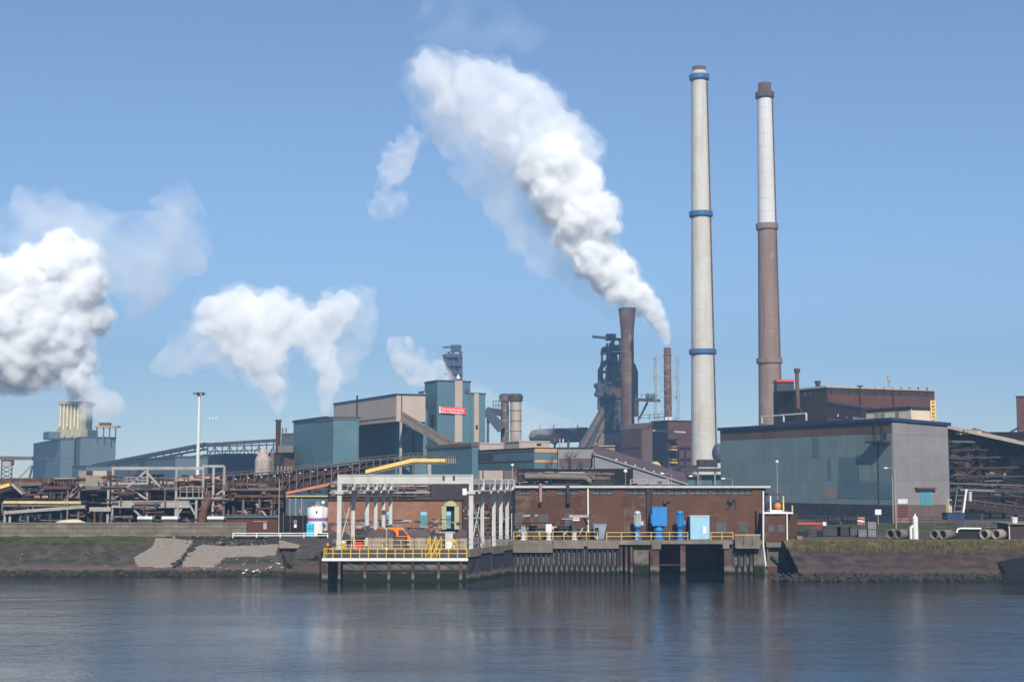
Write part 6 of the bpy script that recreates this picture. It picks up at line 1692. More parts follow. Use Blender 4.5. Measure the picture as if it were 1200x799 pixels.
for px in (208.5, 230, 262, 285, 304, 318):
    p0 = fp(px, 600, -0.2); p0.z = GROUND; p1 = fp(px, 585, -0.2); p1.x = p0.x; member('post', 'pale_steel' if px < 235 else 'rust_steel', st, p0, p1, 0.36)
for i in range(9): member('rail_post', 'pale_steel', st, fp(135+i*4.6,559,-0.2), fp(135+i*4.6,566,-0.2), 0.1)
for y in (559, 562.5): h('walkway_rail', 'pale_steel', 133, 172, y, 0.1, -0.2)
MB().path([fp(243,575,-0.3), fp(244,587,-0.3), fp(238,598,-0.3), fp(237,612,-0.3)], 0.75, 10).build('chute', M['rust'], st)
for px in (249, 258): MB().lathe(tuple(fp(px,594,1)), [(0.15,-0.9),(0.75,0.1),(0.75,1.3)], 12).build('hopper', M['tank_pink'], st)
pb('shade_infill', 'coal', st, 96, 334, 575.5, 616, LY+10, 0.6)  # black sheets behind and above paint the unlit inside of the station
pb('shade_ceiling', 'coal', st, 96, 330, 573, 575, LY+8.8, 0.5)
# horizontal vessels on the floor
def vessel(px0, px1, py, r_px, Y, m, label, manhole=True):
    a, c = P(px0, py, Y), P(px1, py, Y); r = r_px*Y/FPX
    t = thing('tank_vessel', label, 'vessel', (a.x, Y, a.z - r), 'horizontal vessels on the steel station')
    MB().tube(a + Vector((r*0.5,0,0)), c - Vector((r*0.5,0,0)), r, n=18).build('shell', M[m], t)
    MB().ball(a + Vector((r*0.5,0,0)), r*0.97, 14, 9).build('end_cap', M[m], t); MB().ball(c - Vector((r*0.5,0,0)), r*0.97, 14, 9).build('end_cap', M[m], t)
    for k in (0.25, 0.75):
        q = a.lerp(c, k); MB().box(q.x-0.2, q.x+0.2, Y-r*0.7, Y+r*0.7, q.z-r*1.25, q.z-r*0.75).build('saddle', M['rust_steel'], t)
    if manhole:
        q = a.lerp(c, 0.55); MB().tube(q + Vector((0,-r*1.1,0)), q + Vector((0,-r*0.8,0)), r*0.3, n=10).build('manhole', M['rust_dark'], t)
vessel(175, 206, 564.5, 4.6, LY+3, 'tank_pale', 'pale cream horizontal vessel between the station posts')
vessel(203, 219, 564.5, 4.8, LY+4, 'tank_pink', 'pinkish vessel butted against the pale cream one', False)
vessel(223, 236, 562, 5.2, LY+4, 'tank_pink', 'short pinkish vessel by the square post frame', False)
vessel(240, 256, 562, 5.4, LY+4, 'tank_pink', 'short pinkish vessel inside the square post frame', False)
t = thing('concrete_bunker', 'stepped pale concrete bunker on top of the station', 'bunker', fp(107, 570, 2))
pb('body', 'concrete_pale', t, 92.5, 121, 557, 569.5, LY+2, 4); pb('step', 'concrete_pale', t, 91.8, 101, 551.5, 556.9, LY+2.2, 3.5); pb('upper_box', 'beige_clad', t, 109, 125, 551.5, 556.9, LY+2.6, 3.5); pb('side_wall', 'render_tan', t, 121.1, 125.5, 557.1, 569.4, LY+2.3, 3.2)
t = thing('control_hut', 'small grey-brown hut on the station deck near the yellow conveyor', 'hut', fp(54, 568, 2))
pb('wall', 'rust_steel', t, 48, 61, 561.5, 570, LY+2, 3); pb('roof', 'rust_dark', t, 47.3, 61.7, 560.5, 561.4, LY+1.8, 3.4); pb('window', 'window_glass', t, 52, 55, 563.5, 567, LY+1.95, 0.04)

# lower, older conveyor deck to the side
lc = thing('conveyor_deck', 'old rusty conveyor deck with a faded yellow belt guard along the bank', 'conveyor', (P(50,600,LY).x, LY, GROUND))
def hl(name, m, x0, x1, y0, y1, w, dy=0, hh=None): return member(name, m, lc, fp(x0,y0,dy), fp(x1,y1,dy), w, hh or w)
hl('belt_guard', 'pale_yellow', 4, 95, 588.2, 588.6, 0.4, -1, 0.42); hl('beam', 'rust_steel', 4, 96, 592.2, 592.2, 0.5, -0.8, 0.35); hl('beam', 'rust_dark', 20, 102, 595, 589, 0.8, 0, 0.9)
hl('beam', 'pale_steel', 5, 100, 600.5, 593.5, 0.5, -1.2, 0.5); hl('beam', 'pale_steel', 105, 130, 596.5, 596.5, 0.5, -0.6, 0.7); hl('beam', 'rust_steel', 18, 50, 567.5, 566.5, 0.5, -0.4, 0.6); hl('beam', 'rust_steel', 48, 100, 573.5, 573.5, 0.4, -0.4, 0.3)
hl('deck', 'rust_dark', 0, 100, 573.5, 575.5, 6, 3, 0.3); hl('upper_deck', 'rust', -10, 95, 563.5, 562.5, 6, 4, 0.9); hl('deck', 'rust', 40, 92, 579, 577, 5, 3, 0.4); hl('belt', 'rust_clad', 54, 86, 571, 571, 3, 0, 0.5)
hl('incline', 'yellow_panel', -8, 11.5, 573.5, 567.5, 0.5, -1.2, 0.5); hl('incline', 'rust_dark', -8, 14, 578, 571, 0.7, -0.9, 0.8)
for px, y0, m in ((6,598,'pale_steel'),(12,598,'pale_steel'),(33,575,'rust_steel'),(59,575,'dark_steel'),(92,574,'rust_steel'),(111,598,'rust'),(119,598,'rust_dark'),(72,575,'dark_steel')):
    p0 = fp(px, 600, -0.6); p0.z = GROUND; p1 = fp(px, y0, -0.6); p1.x = p0.x; member('post', m, lc, p0, p1, 0.34)
for (x0,y0,x1,y1,m) in ((14,567,27,579,'pale_steel'),(18,567,31,579,'rust_steel'),(85,578,97,567,'pale_steel'),(77,587,94,570,'pale_steel'),(74,588,90,571,'rust_steel'),(20,595,30,579,'rust_dark')):
    member('stair', m, lc, fp(x0,y0,-1), fp(x1,y1,-1), 0.35)
for i in range(30): 
    x = 6 + i*3; member('rail_post', 'rust_dark', lc, fp(x,584,-1.1), fp(x,587.6,-1.1), 0.1)
hl('rail', 'rust_dark', 5, 95, 584, 584.2, 0.12, -1.1)
for i in range(7): 
    x = 64+i*3.6; member('rail_post', 'rust_steel', lc, fp(x,560,0.5), fp(x,568,0.5), 0.12)
hl('rail', 'pale_steel', 63, 90, 560.5, 560, 0.14, 0.5)
for i in range(6): pb('roller_box', random.choice(('rust','rust_dark','tank_pink')), lc, 40+i*9, 44+i*9+R_(0,4), 579, 582+R_(0,2), LY-0.2, 1)
for i in range(3): pb('window_bay', 'teal_deep', lc, (22,36,64)[i], (32,46,72)[i], 600.5, 611, LY+5, 0.3)
pb('bay_window', 'teal', lc, 84, 94, 602, 611, LY+5, 0.3)
pb('shade_infill', 'coal', lc, -40, 97, 575.5, 616, LY+10, 0.6)  # black sheet stands in for the dark void under the deck
# fine pipework and cable trays too small to pick apart
def pipework(name, label, px0, px1, py0, py1, Y, n, mats, seed, parent, zlo=None):
    rg = random.Random(seed)
    for m in mats:
        mb = MB()
        for _ in range(n):
            x = rg.uniform(px0, px1); y = rg.uniform(py0, py1); Yq = Y + rg.uniform(-1.5, 7 if Y > 204 else 0.8)
            k = rg.random()
            if k < 0.42:
                l = rg.uniform(6, 34); mb.bar(P(x, y, Yq), P(min(px1, x+l), y + rg.uniform(-0.6,0.6), Yq), rg.uniform(0.08,0.3), rg.uniform(0.08,0.35))
            elif k < 0.72:
                l = rg.uniform(3, 12); p0 = P(x, y, Yq); p1 = P(x, min(py1, y+l), Yq); p1.x = p0.x; mb.bar(p0, p1, rg.uniform(0.1,0.28))
            elif k < 0.86:
                mb.bar(P(x, y, Yq), P(min(px1, x+rg.uniform(4,11)), max(py0, min(py1, y+rg.uniform(-9,9))), Yq), rg.uniform(0.1,0.22))
            else:
                pbox(mb, x, min(px1, x+rg.uniform(1.5,6)), y, min(py1, y+rg.uniform(1.5,4.5)), Yq, rg.uniform(0.4,1.5))
        o = mb.build(name, M[m], parent); o['kind'] = 'stuff'
pipework('pipework', '', 98, 262, 556, 612, LY, 90, ('rust','rust_steel','rust_dark'), 11, st)
pipework('pipework', '', 236, 332, 565, 610, LY, 80, ('rust','rust_steel','rust_dark'), 12, st)
pipework('pipework', '', 0, 100, 560, 611, LY, 80, ('rust','rust_steel','rust_dark'), 13, lc)
pipework('pipework', '', 1113, 1215, 516, 600, RY-12, 34, ('rust_dark','dark_steel','rust_steel','rust'), 14, rp)
pipework('pipework', '', 704, 729, 405, 500, BY-1, 30, ('steel_blue','dark_steel'), 15, bf)
pipework('pipework', '', 215, 420, 556, 578, CVY-0.5, 0, (), 16, cv)
pipework('pipework', '', 210, 420, 557, 580, CVY+1.5, 46, ('rust','rust_dark'), 17, cv)

# ------------------------------------------------------------------ shore things in front of the station
for i, (a, c) in enumerate(((161,178),(189.5,208),(243,262))):
    t = thing('trough_box', ('white-topped low box behind the block wall, first by the white girder','white-topped low box behind the block wall, middle one','white-topped low box behind the block wall, by the blue-edged shed')[i], 'box', P(a, 612, 203), 'white-topped boxes behind the block wall')
    pb('body', 'concrete_dark', t, a, c, 608.2, 618, 203, 1.4); pb('lid', 'white_paint', t, a-0.3, c+0.3, 605, 608.1, 202.9, 1.6)
t = thing('tarpaulin_heap', 'low cream tarpaulin-covered heap behind the block wall', 'heap', P(82, 613, 199))
a, c = P(59,613,199.5), P(104,613,199.5)
mb = MB(); n = 14; vs = []
prof = [(0,0),(0.12,0.28),(0.25,0.5),(0.42,0.62),(0.6,0.66),(0.72,0.66),(0.85,0.4),(1,0)]
for (u, v) in prof:
    x = a.x + (c.x-a.x)*u
    for k in range(5): vs.append((x + R_(-.06,.06), 198.2 + k*0.7, GROUND+1.6 + v*math.sin(math.pi*(k+0.4)/4.8)*1.15))
mb.add(vs, [(i*5+j, (i+1)*5+j, (i+1)*5+j+1, i*5+j+1) for i in range(7) for j in range(4)]).build('cover', M['cream'], t)
pb('base', 'concrete', t, 59, 104, 613, 624, 198.2, 2.8)
t = thing('brick_shed', 'low brown brick shed with a blue roof edge behind the handrail', 'shed', P(295, 612, 208))
pb('wall', 'brick_red', t, 262, 325, 606.5, 624, 208, 6); pb('roof', 'teal_deep', t, 261.5, 325.5, 605, 606.4, 207.7, 6.6)
pb('sign', 'pale_steel', t, 308.5, 312.5, 612.5, 620, 207.9, 0.08); pb('pipe', 'tank_pink', t, 297, 313, 610.5, 611.3, 207.85, 0.1)
railing('handrail', 'white two-bar handrail above the stone bank', [P(273,630,194.5), P(384,630,193.0)], 0.62, 3.4, 'white_paint', 0.06)
# concrete block and slab at the end of the bank
sl = thing('quay_ramp', 'dark sloping concrete ramp between the bank and the jetty', 'ramp', P(350, 655, 182))
q = [P(328,631,192.5), P(360,631,190.5), P(352,641,189), P(328,641,189.5)]
MB().hexa([P(327,642,189), P(349,642,189), Vector((P(358,630,193).x,193,2.0)), Vector((P(327,630,194).x,194,2.0)), P(327,632.5,192), P(358,632.5,192), Vector((P(360,630,194).x,194,GROUND)), Vector((P(327,630,195).x,195,GROUND))]).build('pale_block', M['tank_body'], sl)
MB().hexa([P(345,655,183), P(376,655,181), Vector((-22.5,187.5,1)), Vector((P(330,650,189).x,189,1)), P(348,643.5,187), P(376,646,181), Vector((-22.6,190,GROUND-0.02)), Vector((P(362,631,191).x,192.5,GROUND-0.02))]).build('slope', M['concrete_dark'], sl)
MB().hexa([P(334,676,180), P(374,678,178), Vector((-22.8,186,-1)), Vector((P(330,660,187).x,187,-1)), P(336,656,182.5), P(374,657.5,179), Vector((-22.8,186,2.3)), Vector((P(330,645,188).x,188,2.9))]).build('toe', M['bank_right'], sl)
for a_, c_ in (((352,664),(372,652)),((336,660),(350,672))): member('timber', 'coal', sl, P(a_[0],a_[1],181), P(c_[0],c_[1],180.5), 0.28)
# big white tank with purple band
t = thing('storage_tank', 'white cylindrical tank with a purple band beside the jetty', 'tank', P(372, 630, 200))
p = P(372.3, 610, 201.4); r = 12*200/FPX; zt_ = ZA(595, 200)
MB().lathe((p.x,201.4,0), [(r,GROUND),(r,ZA(610.6,200))], 32).build('shell', M['white_paint'], t)
MB().lathe((p.x,201.4,0), [(r+0.01,ZA(610.6,200)+0.002),(r+0.01,ZA(606.8,200))], 32, False).build('band', M['purple_band'], t)
MB().lathe((p.x,201.4,0), [(r,ZA(606.8,200)+0.002),(r,zt_),(r*0.5,zt_+0.25),(0.1,zt_+0.35)], 32).build('shell', M['white_paint'], t)
MB().lathe((p.x,201.4,zt_+0.3), [(0.4,0),(0.4,0.4),(0.1,0.6)], 12).build('hatch', M['tank_body'], t)
mb = MB()
for k in range(14):
    a_ = 2*math.pi*k/14; mb.bar((p.x+r*0.95*math.cos(a_),201.4+r*0.95*math.sin(a_),zt_), (p.x+r*0.95*math.cos(a_),201.4+r*0.95*math.sin(a_),zt_+0.7), 0.04)
    a2 = 2*math.pi*(k+1)/14; mb.bar((p.x+r*0.95*math.cos(a_),201.4+r*0.95*math.sin(a_),zt_+0.7), (p.x+r*0.95*math.cos(a2),201.4+r*0.95*math.sin(a2),zt_+0.7), 0.04)
mb.build('guard_lattice', M['dark_steel'], t)
q = P(371, 601, 199.9); MB().lathe((q.x,199.93,q.z), [(0.12,0),(0.12,0.3)], 8).build('gauge', M['dark_steel'], t)
for i, (px, dz) in enumerate(((361.2,0),(365.2,0),(361.2,0.92),(365.2,0.92))):
    p = P(px, 628, 197); t = thing('drum', ('bright cyan drum before the white tank, bottom row outer','bright cyan drum before the white tank, bottom row inner','bright cyan drum before the white tank, top row outer','bright cyan drum before the white tank, top row inner')[i], 'drum', (p.x, 197, GROUND+dz), 'cyan drums by the white tank')
    MB().lathe((p.x,197,GROUND+dz), [(0.29,0),(0.29,0.28),(0.31,0.3),(0.29,0.32),(0.29,0.58),(0.31,0.6),(0.29,0.62),(0.29,0.88)], 14).build('body', M['cyan_paint'], t); MB().lathe((p.x,197,GROUND+dz+0.88), [(0.27,0.001),(0.27,0.02)], 14).build('lid', M['white_paint'], t)
lamp_post('thin grey pole with no lamp rising behind the white handrail', 327.5, 561, 628, 197, None, 0.08)
lamp_post('thin dark pole with white lamp in front of the white tank', 378.7, 589, 630, 196, 'ball', 0.07)
lamp_post('thin pale pole in front of the old conveyor deck', 79.5, 574, 613, 201, None, 0.07)
lamp_post('slim lamp post with round head behind the white gantry end', 600.5, 545, 585, 240, 'ball', 0.1)
# motorbikes / dark clutter near the tank, kept as low casings on wheels
t = thing('dark_clutter', 'small black wheeled clutter on the ground by the white tank', 'clutter', P(378, 630, 194))
for a_, c_, y0, y1 in ((373,377,625,631),(377.5,383,622,631)): pb('casing', 'dark_steel', t, a_, c_, y0, y1, 194, 1.2)
for px in (374.5, 381): q = P(px, 630, 193.8); MB().tube((q.x,193.7,GROUND+0.35), (q.x,193.95,GROUND+0.35), 0.35, n=12).build('wheel', M['black_rubber'], t)

# ------------------------------------------------------------------ tan house behind the jetty and what stands above it
WY = 216
tn = thing('tan_house', 'long low tan rendered house with teal doors behind the white gantry', 'building', (P(480,610,WY).x, WY, GROUND))
pb('wall', 'render_tan', tn, 384, 541, 586, 626, WY, 10); pb('roof', 'rust_dark', tn, 383.5, 541.5, 584.8, 585.9, WY-0.3, 10.6)
for x0, x1, y0, y1 in ((427,432,599,616),(453,458,599,616),(492.5,500.5,599,618),(556,560,600,617),(586,590,600,617)):
    if x1 < 541:
        d = pb('door', 'teal_bright', tn, x0, x1, y0, y1, WY-0.08, 0.07); pb('fanlight', 'pale_blue', d, x0+0.6, x1-0.6, y0+0.5, y0+4.5, WY-0.1, 0.018); pb('door_frame', 'concrete', d, x0-0.6, x1+0.6, y0-0.8, y0, WY-0.12, 0.11)
pb('stain', 'rust', tn, 384.2, 391, 612, 622, WY-0.06, 0.05)
t = thing('portal', 'pale green portal with an arched top around a teal door', 'portal', P(528, 618, WY-2))
pb('pillar', 'green_portal', t, 517.5, 523, 593, 620, WY-2, 1.6); pb('pillar', 'green_portal', t, 532.5, 538, 593, 620, WY-2, 1.6)
a, c = P(520,593,WY-2.1), P(535.5,593,WY-2.1); n = 10; zb_ = a.z; zt_ = ZA(586.5,WY)
vs = [(a.x+(c.x-a.x)*(0.5-0.5*math.cos(math.pi*i/n)), WY-2.1, zb_+(zt_-zb_)*math.sin(math.pi*i/n)) for i in range(n+1)]
m_ = len(vs); vs2 = [(x, y+1.8, z) for x, y, z in vs]
MB().add(vs+vs2, [tuple(range(m_)), tuple(range(m_,2*m_))[::-1]] + [(i, m_+i, m_+(i+1)%m_, (i+1)%m_) for i in range(m_)]).build('arch', M['green_portal'], t)
pb('recess_shade', 'coal', t, 523.1, 532.4, 593.1, 620, WY-1.2, 0.3); pb('door', 'teal_bright', t, 522.9, 528.6, 599, 619, WY-1.6, 0.2); pb('fanlight', 'pale_blue', t, 523.4, 528.2, 599.5, 604, WY-1.65, 0.04)  # black slab paints the shade inside the portal
hs = thing('dark_house', 'dark brown plant shed behind the gantry end columns', 'building', (P(575,610,WY+4).x, WY+4, GROUND))
pb('wall', 'dark_brown_clad', hs, 541.5, 612, 566, 626, WY+6, 10); pb('roof', 'dark_steel', hs, 541, 613, 564.8, 565.9, WY+5.7, 10.6)
for x0, x1 in ((555,560),(585.5,590)): pb('door', 'teal_bright', hs, x0, x1, 600, 618, WY+5.9, 0.08)
pb('panel', 'rust_steel', hs, 563, 574, 596, 610, WY+5.92, 0.06)
pb('window', 'window_glass', hs, 577, 583, 590, 600, WY+5.92, 0.06)
nb = thing('navy_house', 'dark navy steel plant house behind the tan house', 'building', P(528, 590, 262))
pb('wall', 'dark_steel', nb, 505, 560, 562, 600, 262, 10); pb('roof', 'steel_blue', nb, 504.5, 560.5, 560.8, 561.9, 261.6, 10.8)
pb('roller_door', 'dark_brown_clad', nb, 512, 545, 568, 590, 261.9, 0.09)
for i in range(7): pb('door_rib', 'dark_steel', nb, 512.5, 544.5, 569+i*3, 569.5+i*3, 261.86, 0.035)
b2 = thing('pipe_rack', 'cluttered pipe rack above the tan house roof', 'pipe rack', P(450, 586, 245))
pb('shade_backing', 'coal', b2, 384, 505, 568, 600, 256, 0.6)  # black sheet paints the dark behind the pipes
for px in (398, 419, 440, 466, 487, 502): 
    p0 = P(px, 600, 245); p0.z = GROUND; p1 = P(px, 566, 245); p1.x = p0.x; member('post', 'rust_steel', b2, p0, p1, 0.3)
for y, m in ((567,'rust_steel'),(573,'dark_steel'),(577,'pale_steel'),(581,'rust')): member('beam', m, b2, P(386,y,244.8), P(504,y,244.8), 0.25)
for y, m, r in ((570,'tank_pink',0.25),(575,'pale_steel',0.18),(579.5,'rust',0.3)): pipe('pipe', m, b2, [P(388,y,246), P(503,y,246)], r)
pipework('pipework', '', 386, 504, 566, 586, 245, 40, ('rust','rust_steel','dark_steel'), 21, b2)
nv = thing('navy_shed', 'small deep blue shed under the rising conveyor', 'shed', P(350, 610, 262))
pb('wall', 'teal_deep', nv, 338, 386, 582, 622, 262, 8); pb('roof', 'pale_yellow', nv, 326, 387, 580.8, 581.9, 261.5, 9)
for px in (339, 346, 353): pb('pilaster', 'pale_steel', nv, px, px+0.9, 582.1, 612, 261.8, 0.18)
pb('red_sign', 'orange_red', nv, 350.5, 352, 596, 601, 261.7, 0.15)
t = thing('dark_hoarding', 'black hoarding with small notices beside the white tank', 'hoarding', P(345, 625, 207))
pb('board', 'coal', t, 326, 361, 604, 626, 207, 0.4); pb('notice', 'purple_band', t, 344, 348, 609, 613, 206.95, 0.04); pb('notice', 'white_paint', t, 344.5, 347.5, 614, 618, 206.95, 0.04)
for px in (332, 340, 355): pb('post', 'rust_steel', t, px-0.3, px+0.3, 600, 626, 206.8, 0.15)
# dark plant and white pipe above the pump house roof
b3 = thing('pipe_rack', 'dark pipe rack with a long white pipe above the pump house roof', 'pipe rack', P(650, 570, 260))
pb('shade_backing', 'coal', b3, 606, 742, 549, 600, 290, 0.6)  # dark void behind this rack is painted by a black sheet
pipe('white_pipe', 'concrete', b3, [P(615,558.5,258), P(640,558.5,258), P(686,559.5,258), P(692,564,258)], 0.5)
for px in (610, 620, 634, 650, 662, 676, 697): 
    p0 = P(px, 600, 260); p0.z = GROUND; p1 = P(px, 556, 260); p1.x = p0.x; member('post', 'rust' if px % 3 else 'pale_steel', b3, p0, p1, 0.3)
for y, m in ((555,'rust_steel'),(562,'rust_dark'),(566,'dark_steel')): member('beam', m, b3, P(607,y,259.6), P(720,y,259.6), 0.3)
pipework('pipework', '', 607, 715, 553, 572, 260, 40, ('rust','rust_steel','pale_steel','dark_steel'), 22, b3)
pipework('pipework', '', 541, 607, 586, 632, 203, 34, ('dark_steel','pale_steel','rust','concrete_dark'), 31, hs)
pipework('pipework', '', 388, 540, 608, 630, 205, 30, ('dark_steel','rust_dark','pale_steel'), 32, tn)
pipework('pipework', '', 606, 690, 598, 628, 188.3, 9, ('dark_steel','rust','pale_steel'), 33, ph)
# bare shrubs
def bare_tree(px, ybase, Y, hgt, label, seed):
    rg = random.Random(seed); base = P(px, ybase, Y)
    t = thing('bare_tree', label, 'tree', base, 'bare winter trees')
    tr_ = MB(); tw_ = MB()
    def grow(p, d, l, r, dep):
        q = p + d * l
        (tr_ if dep < 2 else tw_).tube(p, q, r, r*0.65, 5, False)
        if dep < 5:
            for _ in range(3 if dep < 3 else 2):
                nd = (d + Vector((rg.uniform(-.7,.7), rg.uniform(-.7,.7), rg.uniform(-.1,.5)))).normalized()
                grow(p.lerp(q, rg.uniform(0.55,1)), nd, l*rg.uniform(0.6,0.82), r*0.6, dep+1)
    grow(base, Vector((0,0,1)), hgt*0.3, hgt*0.02, 0)
    tr_.build('trunk', M['rust_dark'], t); tw_.build('crown', M['rust'], t)
bare_tree(607, 572, 250, 6.0, 'small bare twiggy tree at the gantry end lamp', 3)
bare_tree(645, 566, 300, 7.5, 'bare brown tree before the banded house', 4)
bare_tree(668, 566, 300, 9.0, 'taller bare brown tree before the grey house', 5)
bare_tree(684, 566, 300, 7.5, 'bare brown tree at the corner of the grey house', 8)

# ------------------------------------------------------------------ gulls
def gull(p, ang, s=1.0):
    mb = MB(); d = Vector((math.cos(ang), math.sin(ang), 0)); u = Vector((0,0,1)); sd = d.cross(u)
    ring = [(-0.30,0.05,0.02,0.02),(-0.15,0.08,0.07,0.07),(0.0,0.10,0.10,0.10),(0.12,0.13,0.085,0.09),(0.19,0.19,0.05,0.05),(0.23,0.23,0.055,0.055),(0.28,0.23,0.03,0.03),(0.35,0.215,0.008,0.008)]
    vs = []; n = 8
    for x, z, ry, rz in ring:
        for i in range(n):
            t = 2*math.pi*i/n; vs.append(p + (d*x + u*(z+0.06) + sd*(ry*math.cos(t)) + u*(rz*math.sin(t))) * s)
    fs = [(k*n+i, k*n+(i+1)%n, (k+1)*n+(i+1)%n, (k+1)*n+i) for k in range(len(ring)-1) for i in range(n)]
    mb.add(vs, fs + [tuple(range(n))[::-1], tuple(range((len(ring)-1)*n, len(ring)*n))], True)
    for e in (-0.04, 0.04): mb.bar(p + (sd*e)*s, p + (sd*e + u*0.1)*s, 0.015)
    return mb.build('gull', M['gull_white'])
rg = random.Random(2)
spots = [(285,673),(288.5,669.5),(297,671),(301,670),(304,672),(312,668.5),(316,667),(318,666),(327,662)]
for i, (px, py) in enumerate(spots):
    tag(gull(on_slope(px, py, LB, 0.05), rg.uniform(0, 6.3), 0.85), 'white gull standing among the weedy stones at the water edge', 'gull', 'gulls resting at the water edge')
t = thing('driftwood', 'pale forked driftwood branch lying by the gulls', 'driftwood', on_slope(320, 668, LB))
for a_, c_ in (((312,669),(322,663)),((317,667),(326,660)),((320,665),(327,665))): MB().tube(on_slope(*a_, LB, 0.2), on_slope(*c_, LB, 0.45), 0.05, 0.02, 7).build('branch', M['concrete'], t)
p = P(249.5, 490.5, 240)
mb = MB(); mb.ball(p, 0.18, 8, 6, 0.8)
for s in (-1, 1):
    mb.add([p + Vector((0,-0.08,0.05)), p + Vector((s*0.5,0,0.28)), p + Vector((s*0.95,0.06,0.12)), p + Vector((s*0.5,0.15,0.25)), p + Vector((0,0.1,0.05)), p + Vector((s*0.5,0.05,0.22))], [(0,1,5),(1,2,5),(2,3,5),(3,4,5),(4,0,5),(0,4,3,2,1)])
tag(mb.build('gull', M['gull_white']), 'white gull in flight near the light mast', 'gull')
# ------------------------------------------------------------------ steam plumes
rng = np.random.default_rng(11)

def dense(n, d, sc, rate=0.22): return vol_mat(n, d, aniso=-0.25, nscale=sc, lo=0.26, hi=0.52, rate=rate, detail=4, dist=0.4)
def thin(n, d, sc, lo=0.36, hi=0.62, rate=0.35): return vol_mat(n, d, aniso=-0.2, nscale=sc, lo=lo, hi=hi, rate=rate, detail=5, dist=0.8)
def inflate(sp, k, a): return [(c, r * k + a) for c, r in sp if r > 1.2]
pl = thing('steam_plume', 'towering bright white steam plume streaming from the slim stack', 'steam plume', P(783, 405, 660))
S4 = [(783,404,660,3.0),(781,396,660,5),(777,385,660,8),(765,367,659,12.9),(744,346,657,20.2),(718,320,655,28.5),(697,292,653,35.9),(687,262,652,40.5),(674,232,652,44.2),(655,202,652,44.2)]
sp = puffs(S4, rng, 16, 12, 0.5, 0.42)
smoke_mesh('dense_core', sp, 0.75, dense('steam_dense', 0.34, 0.16), pl, 2.6, 4.0)
smoke_mesh('soft_edge', inflate(sp, 1.12, 1.4), 1.1, thin('steam_edge', 0.09, 0.16, 0.4, 0.66), pl, 2.5, 5.0)
S4b = [(668,215,654,47.0),(640,180,655,48.7),(606,148,656,47.0),(572,125,657,43.7),(542,105,658,38.6),(515,88,659,31.9),(500,72,660,18.5),(630,125,658,28.6),(575,90,658,25.2),(685,175,655,23.5)]
sp = puffs(S4b, rng, 11, 8, 0.62)
smoke_mesh('billows', sp, 1.0, vol_mat('steam_mid', 0.10, aniso=-0.2, nscale=0.055, lo=0.37, hi=0.62, rate=0.25, detail=5, dist=0.9), pl, 4.0, 6.0)
smoke_mesh('soft_edge', inflate(sp, 1.12, 2.0), 1.4, thin('steam_mid_edge', 0.03, 0.09), pl, 4.0, 8.0)
S4c = [(740,368,664,12),(712,352,664,20),(680,330,664,28),(652,300,664,38),(625,268,665,46),(596,232,666,50),(566,195,666,50),(540,155,666,50),(516,118,666,44),(500,90,667,34)]
smoke_mesh('drifting_veil', puffs(S4c, rng, 7, 3, 0.6), 1.4, thin('veil_mid', 0.03, 0.045, 0.3, 0.66, 0.5), pl, 6.0, 12.0)
S4d = [(595,25,670,30),(570,5,670,34),(520,15,670,30),(500,38,670,24),(625,45,670,24)]
smoke_mesh('faint_trail', puffs(S4d, rng, 7, 3, 0.6), 1.8, thin('veil_faint', 0.009, 0.05, 0.36, 0.66, 0.5), pl, 6.0, 12.0)
w1 = thing('steam_wisp', 'ragged pale wisp of steam floating apart from the tall plume', 'steam wisp', P(465, 200, 655))
S5 = [(480,166,655,20),(470,185,655,24),(458,205,655,20),(450,225,655,20),(446,242,655,18),(468,236,655,16)]
smoke_mesh('wisp', puffs(S5, rng, 9, 5, 0.55), 1.0, thin('wisp_thin', 0.11, 0.085, 0.38, 0.66, 0.3), w1, 4.0, 6.0)
p2 = thing('steam_plume', 'huge bright white steam cloud rolling out of the quench tower', 'steam plume', P(85, 470, 890))
S1 = [(88,463,890,9),(92,450,888,16),(88,432,886,26),(72,415,884,40),(55,395,882,52),(72,372,882,52),(60,345,882,58),(75,325,882,50),(95,322,882,36),(20,350,882,58),(-30,360,882,70),(0,400,882,58),(-40,420,882,55)]
sp = puffs(S1, rng, 18, 13, 0.45, 0.42)
smoke_mesh('dense_core', sp, 1.05, dense('steam_big', 0.26, 0.07, 0.2), p2, 5.0, 9.0)
smoke_mesh('soft_edge', inflate(sp, 1.1, 2.2), 1.6, thin('big_edge', 0.07, 0.1, 0.4, 0.66, 0.3), p2, 4.0, 8.0)
S1b = [(20,275,895,36),(50,258,895,42),(85,275,895,42),(120,290,896,44),(150,300,897,50),(185,275,898,44),(208,250,898,34),(216,235,898,24),(200,290,898,46),(160,325,898,46),(30,250,896,34),(230,300,898,24)]
smoke_mesh('drifting_veil', puffs(S1b, rng, 9, 5, 0.6), 2.0, thin('veil_thin', 0.034, 0.035, 0.33, 0.68, 0.3), p2, 8.0, 16.0)
S1c = [(100,482,878,14),(115,480,876,20),(132,475,876,18),(112,465,878,20),(100,450,880,22)]
smoke_mesh('low_steam', puffs(S1c, rng, 9, 5, 0.55), 1.2, thin('low_thin', 0.10, 0.075, 0.36, 0.64), p2, 3.0, 6.0)
S1d = [(30,440,884,18),(0,440,884,26),(-40,440,884,30),(60,448,884,16)]
smoke_mesh('shaded_skirt', puffs(S1d, rng, 8, 4), 1.5, thin('skirt_thin', 0.1, 0.05), p2, 3.0, 6.0)
p3 = thing('steam_plume', 'broad off-white steam plume rising above the slim dark stack', 'steam plume', P(327, 485, 560))
S2 = [(328,488,560,3),(326,474,560,7),(322,458,560,13),(314,440,560,21),(308,420,560,29),(300,398,561,38),(292,376,562,40),(270,362,562,32),(250,372,562,26),(320,372,562,36),(342,385,563,26),(350,372,563,24)]
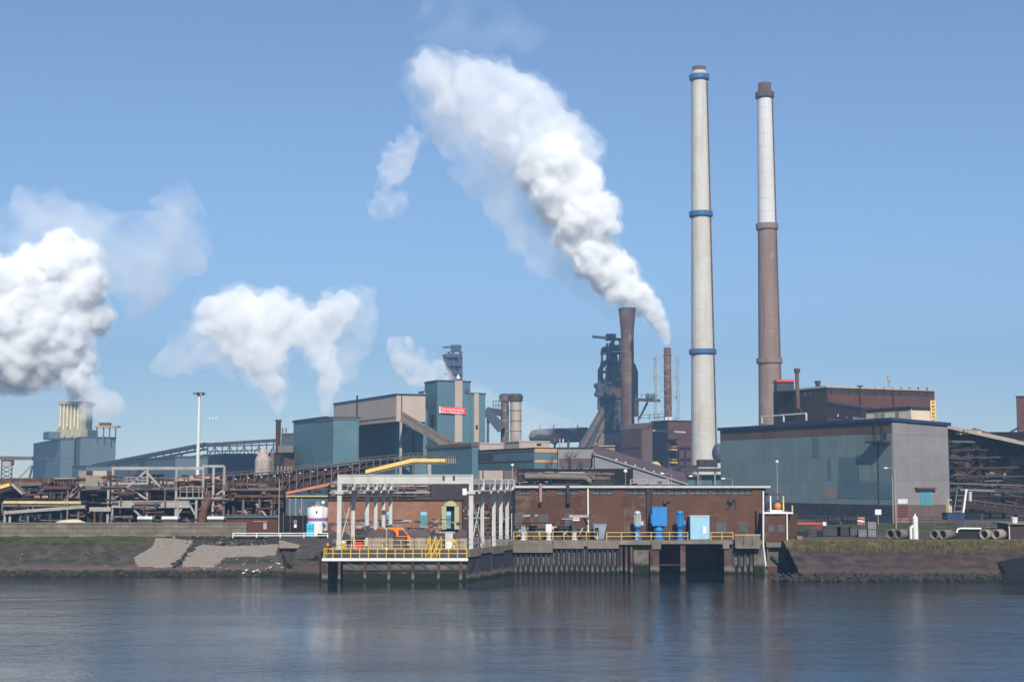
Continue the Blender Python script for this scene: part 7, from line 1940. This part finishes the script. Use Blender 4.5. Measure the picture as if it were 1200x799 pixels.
sp = puffs(S2, rng, 11, 8, 0.55)
smoke_mesh('billows', sp, 0.9, dense('steam_soft', 0.15, 0.10, 0.25), p3, 3.0, 5.0)
smoke_mesh('soft_edge', inflate(sp, 1.15, 1.8), 1.3, thin('soft_edge', 0.03, 0.11), p3, 3.0, 6.0)
S2b = [(262,385,566,34),(238,395,566,30),(212,412,566,26),(196,425,566,20),(250,410,566,30),(280,410,566,34)]
smoke_mesh('drifting_veil', puffs(S2b, rng, 8, 4, 0.6), 1.4, thin('veil_soft', 0.075, 0.06, 0.36, 0.68), p3, 5.0, 8.0)
p4 = thing('steam_plume', 'narrow off-white steam plume rising above the teal block roof', 'steam plume', P(381, 485, 540))
S3 = [(381,488,540,4),(383,474,540,8),(386,458,540,12),(386,442,540,14),(380,425,540,17),(374,405,540,21),(372,388,541,24),(382,374,541,26),(396,360,542,24),(408,352,542,16)]
sp = puffs(S3, rng, 11, 8, 0.55)
smoke_mesh('billows', sp, 0.8, dense('steam_soft_b', 0.15, 0.11, 0.25), p4, 2.6, 4.5)
smoke_mesh('soft_edge', inflate(sp, 1.15, 1.8), 1.2, thin('soft_edge_b', 0.025, 0.11), p4, 3.0, 6.0)
S3b = [(405,385,545,28),(410,410,545,26),(405,430,545,22),(424,370,545,26),(418,352,545,24),(430,346,545,18)]
smoke_mesh('drifting_veil', puffs(S3b, rng, 7, 3, 0.6), 1.4, thin('veil_soft_b', 0.05, 0.06), p4, 4.0, 8.0)
p5 = thing('steam_plume', 'small pale steam puff beside the distant furnace', 'steam plume', P(505, 440, 600))
S6 = [(528,446,600,8),(512,436,600,17),(495,426,600,19),(478,415,600,19),(465,405,600,16),(480,432,600,18),(505,450,600,14)]
smoke_mesh('billows', puffs(S6, rng, 9, 5, 0.55), 1.0, thin('puff_soft', 0.14, 0.1, 0.40, 0.64), p5, 3.0, 6.0)
p6 = thing('steam_plume', 'faint low steam cloud behind the silos', 'steam plume', P(625, 500, 640))
S7 = [(618,500,640,14),(628,494,640,14),(640,502,640,12),(600,505,640,12),(560,470,640,12),(550,455,640,10),(672,500,640,8)]
smoke_mesh('billows', puffs(S7, rng, 8, 4, 0.55), 1.2, thin('faint_soft', 0.05, 0.09), p6, 2.5, 6.0)
# ------------------------------------------------------------------ the hazy air over the works
stuff(MB().box(-1600, 1600, -300, 3000, -3, 285).build('haze', vol_mat('haze_air', 0.00042, (0.25,0.435,0.66), 0.0)), 'thin blue haze over the works')
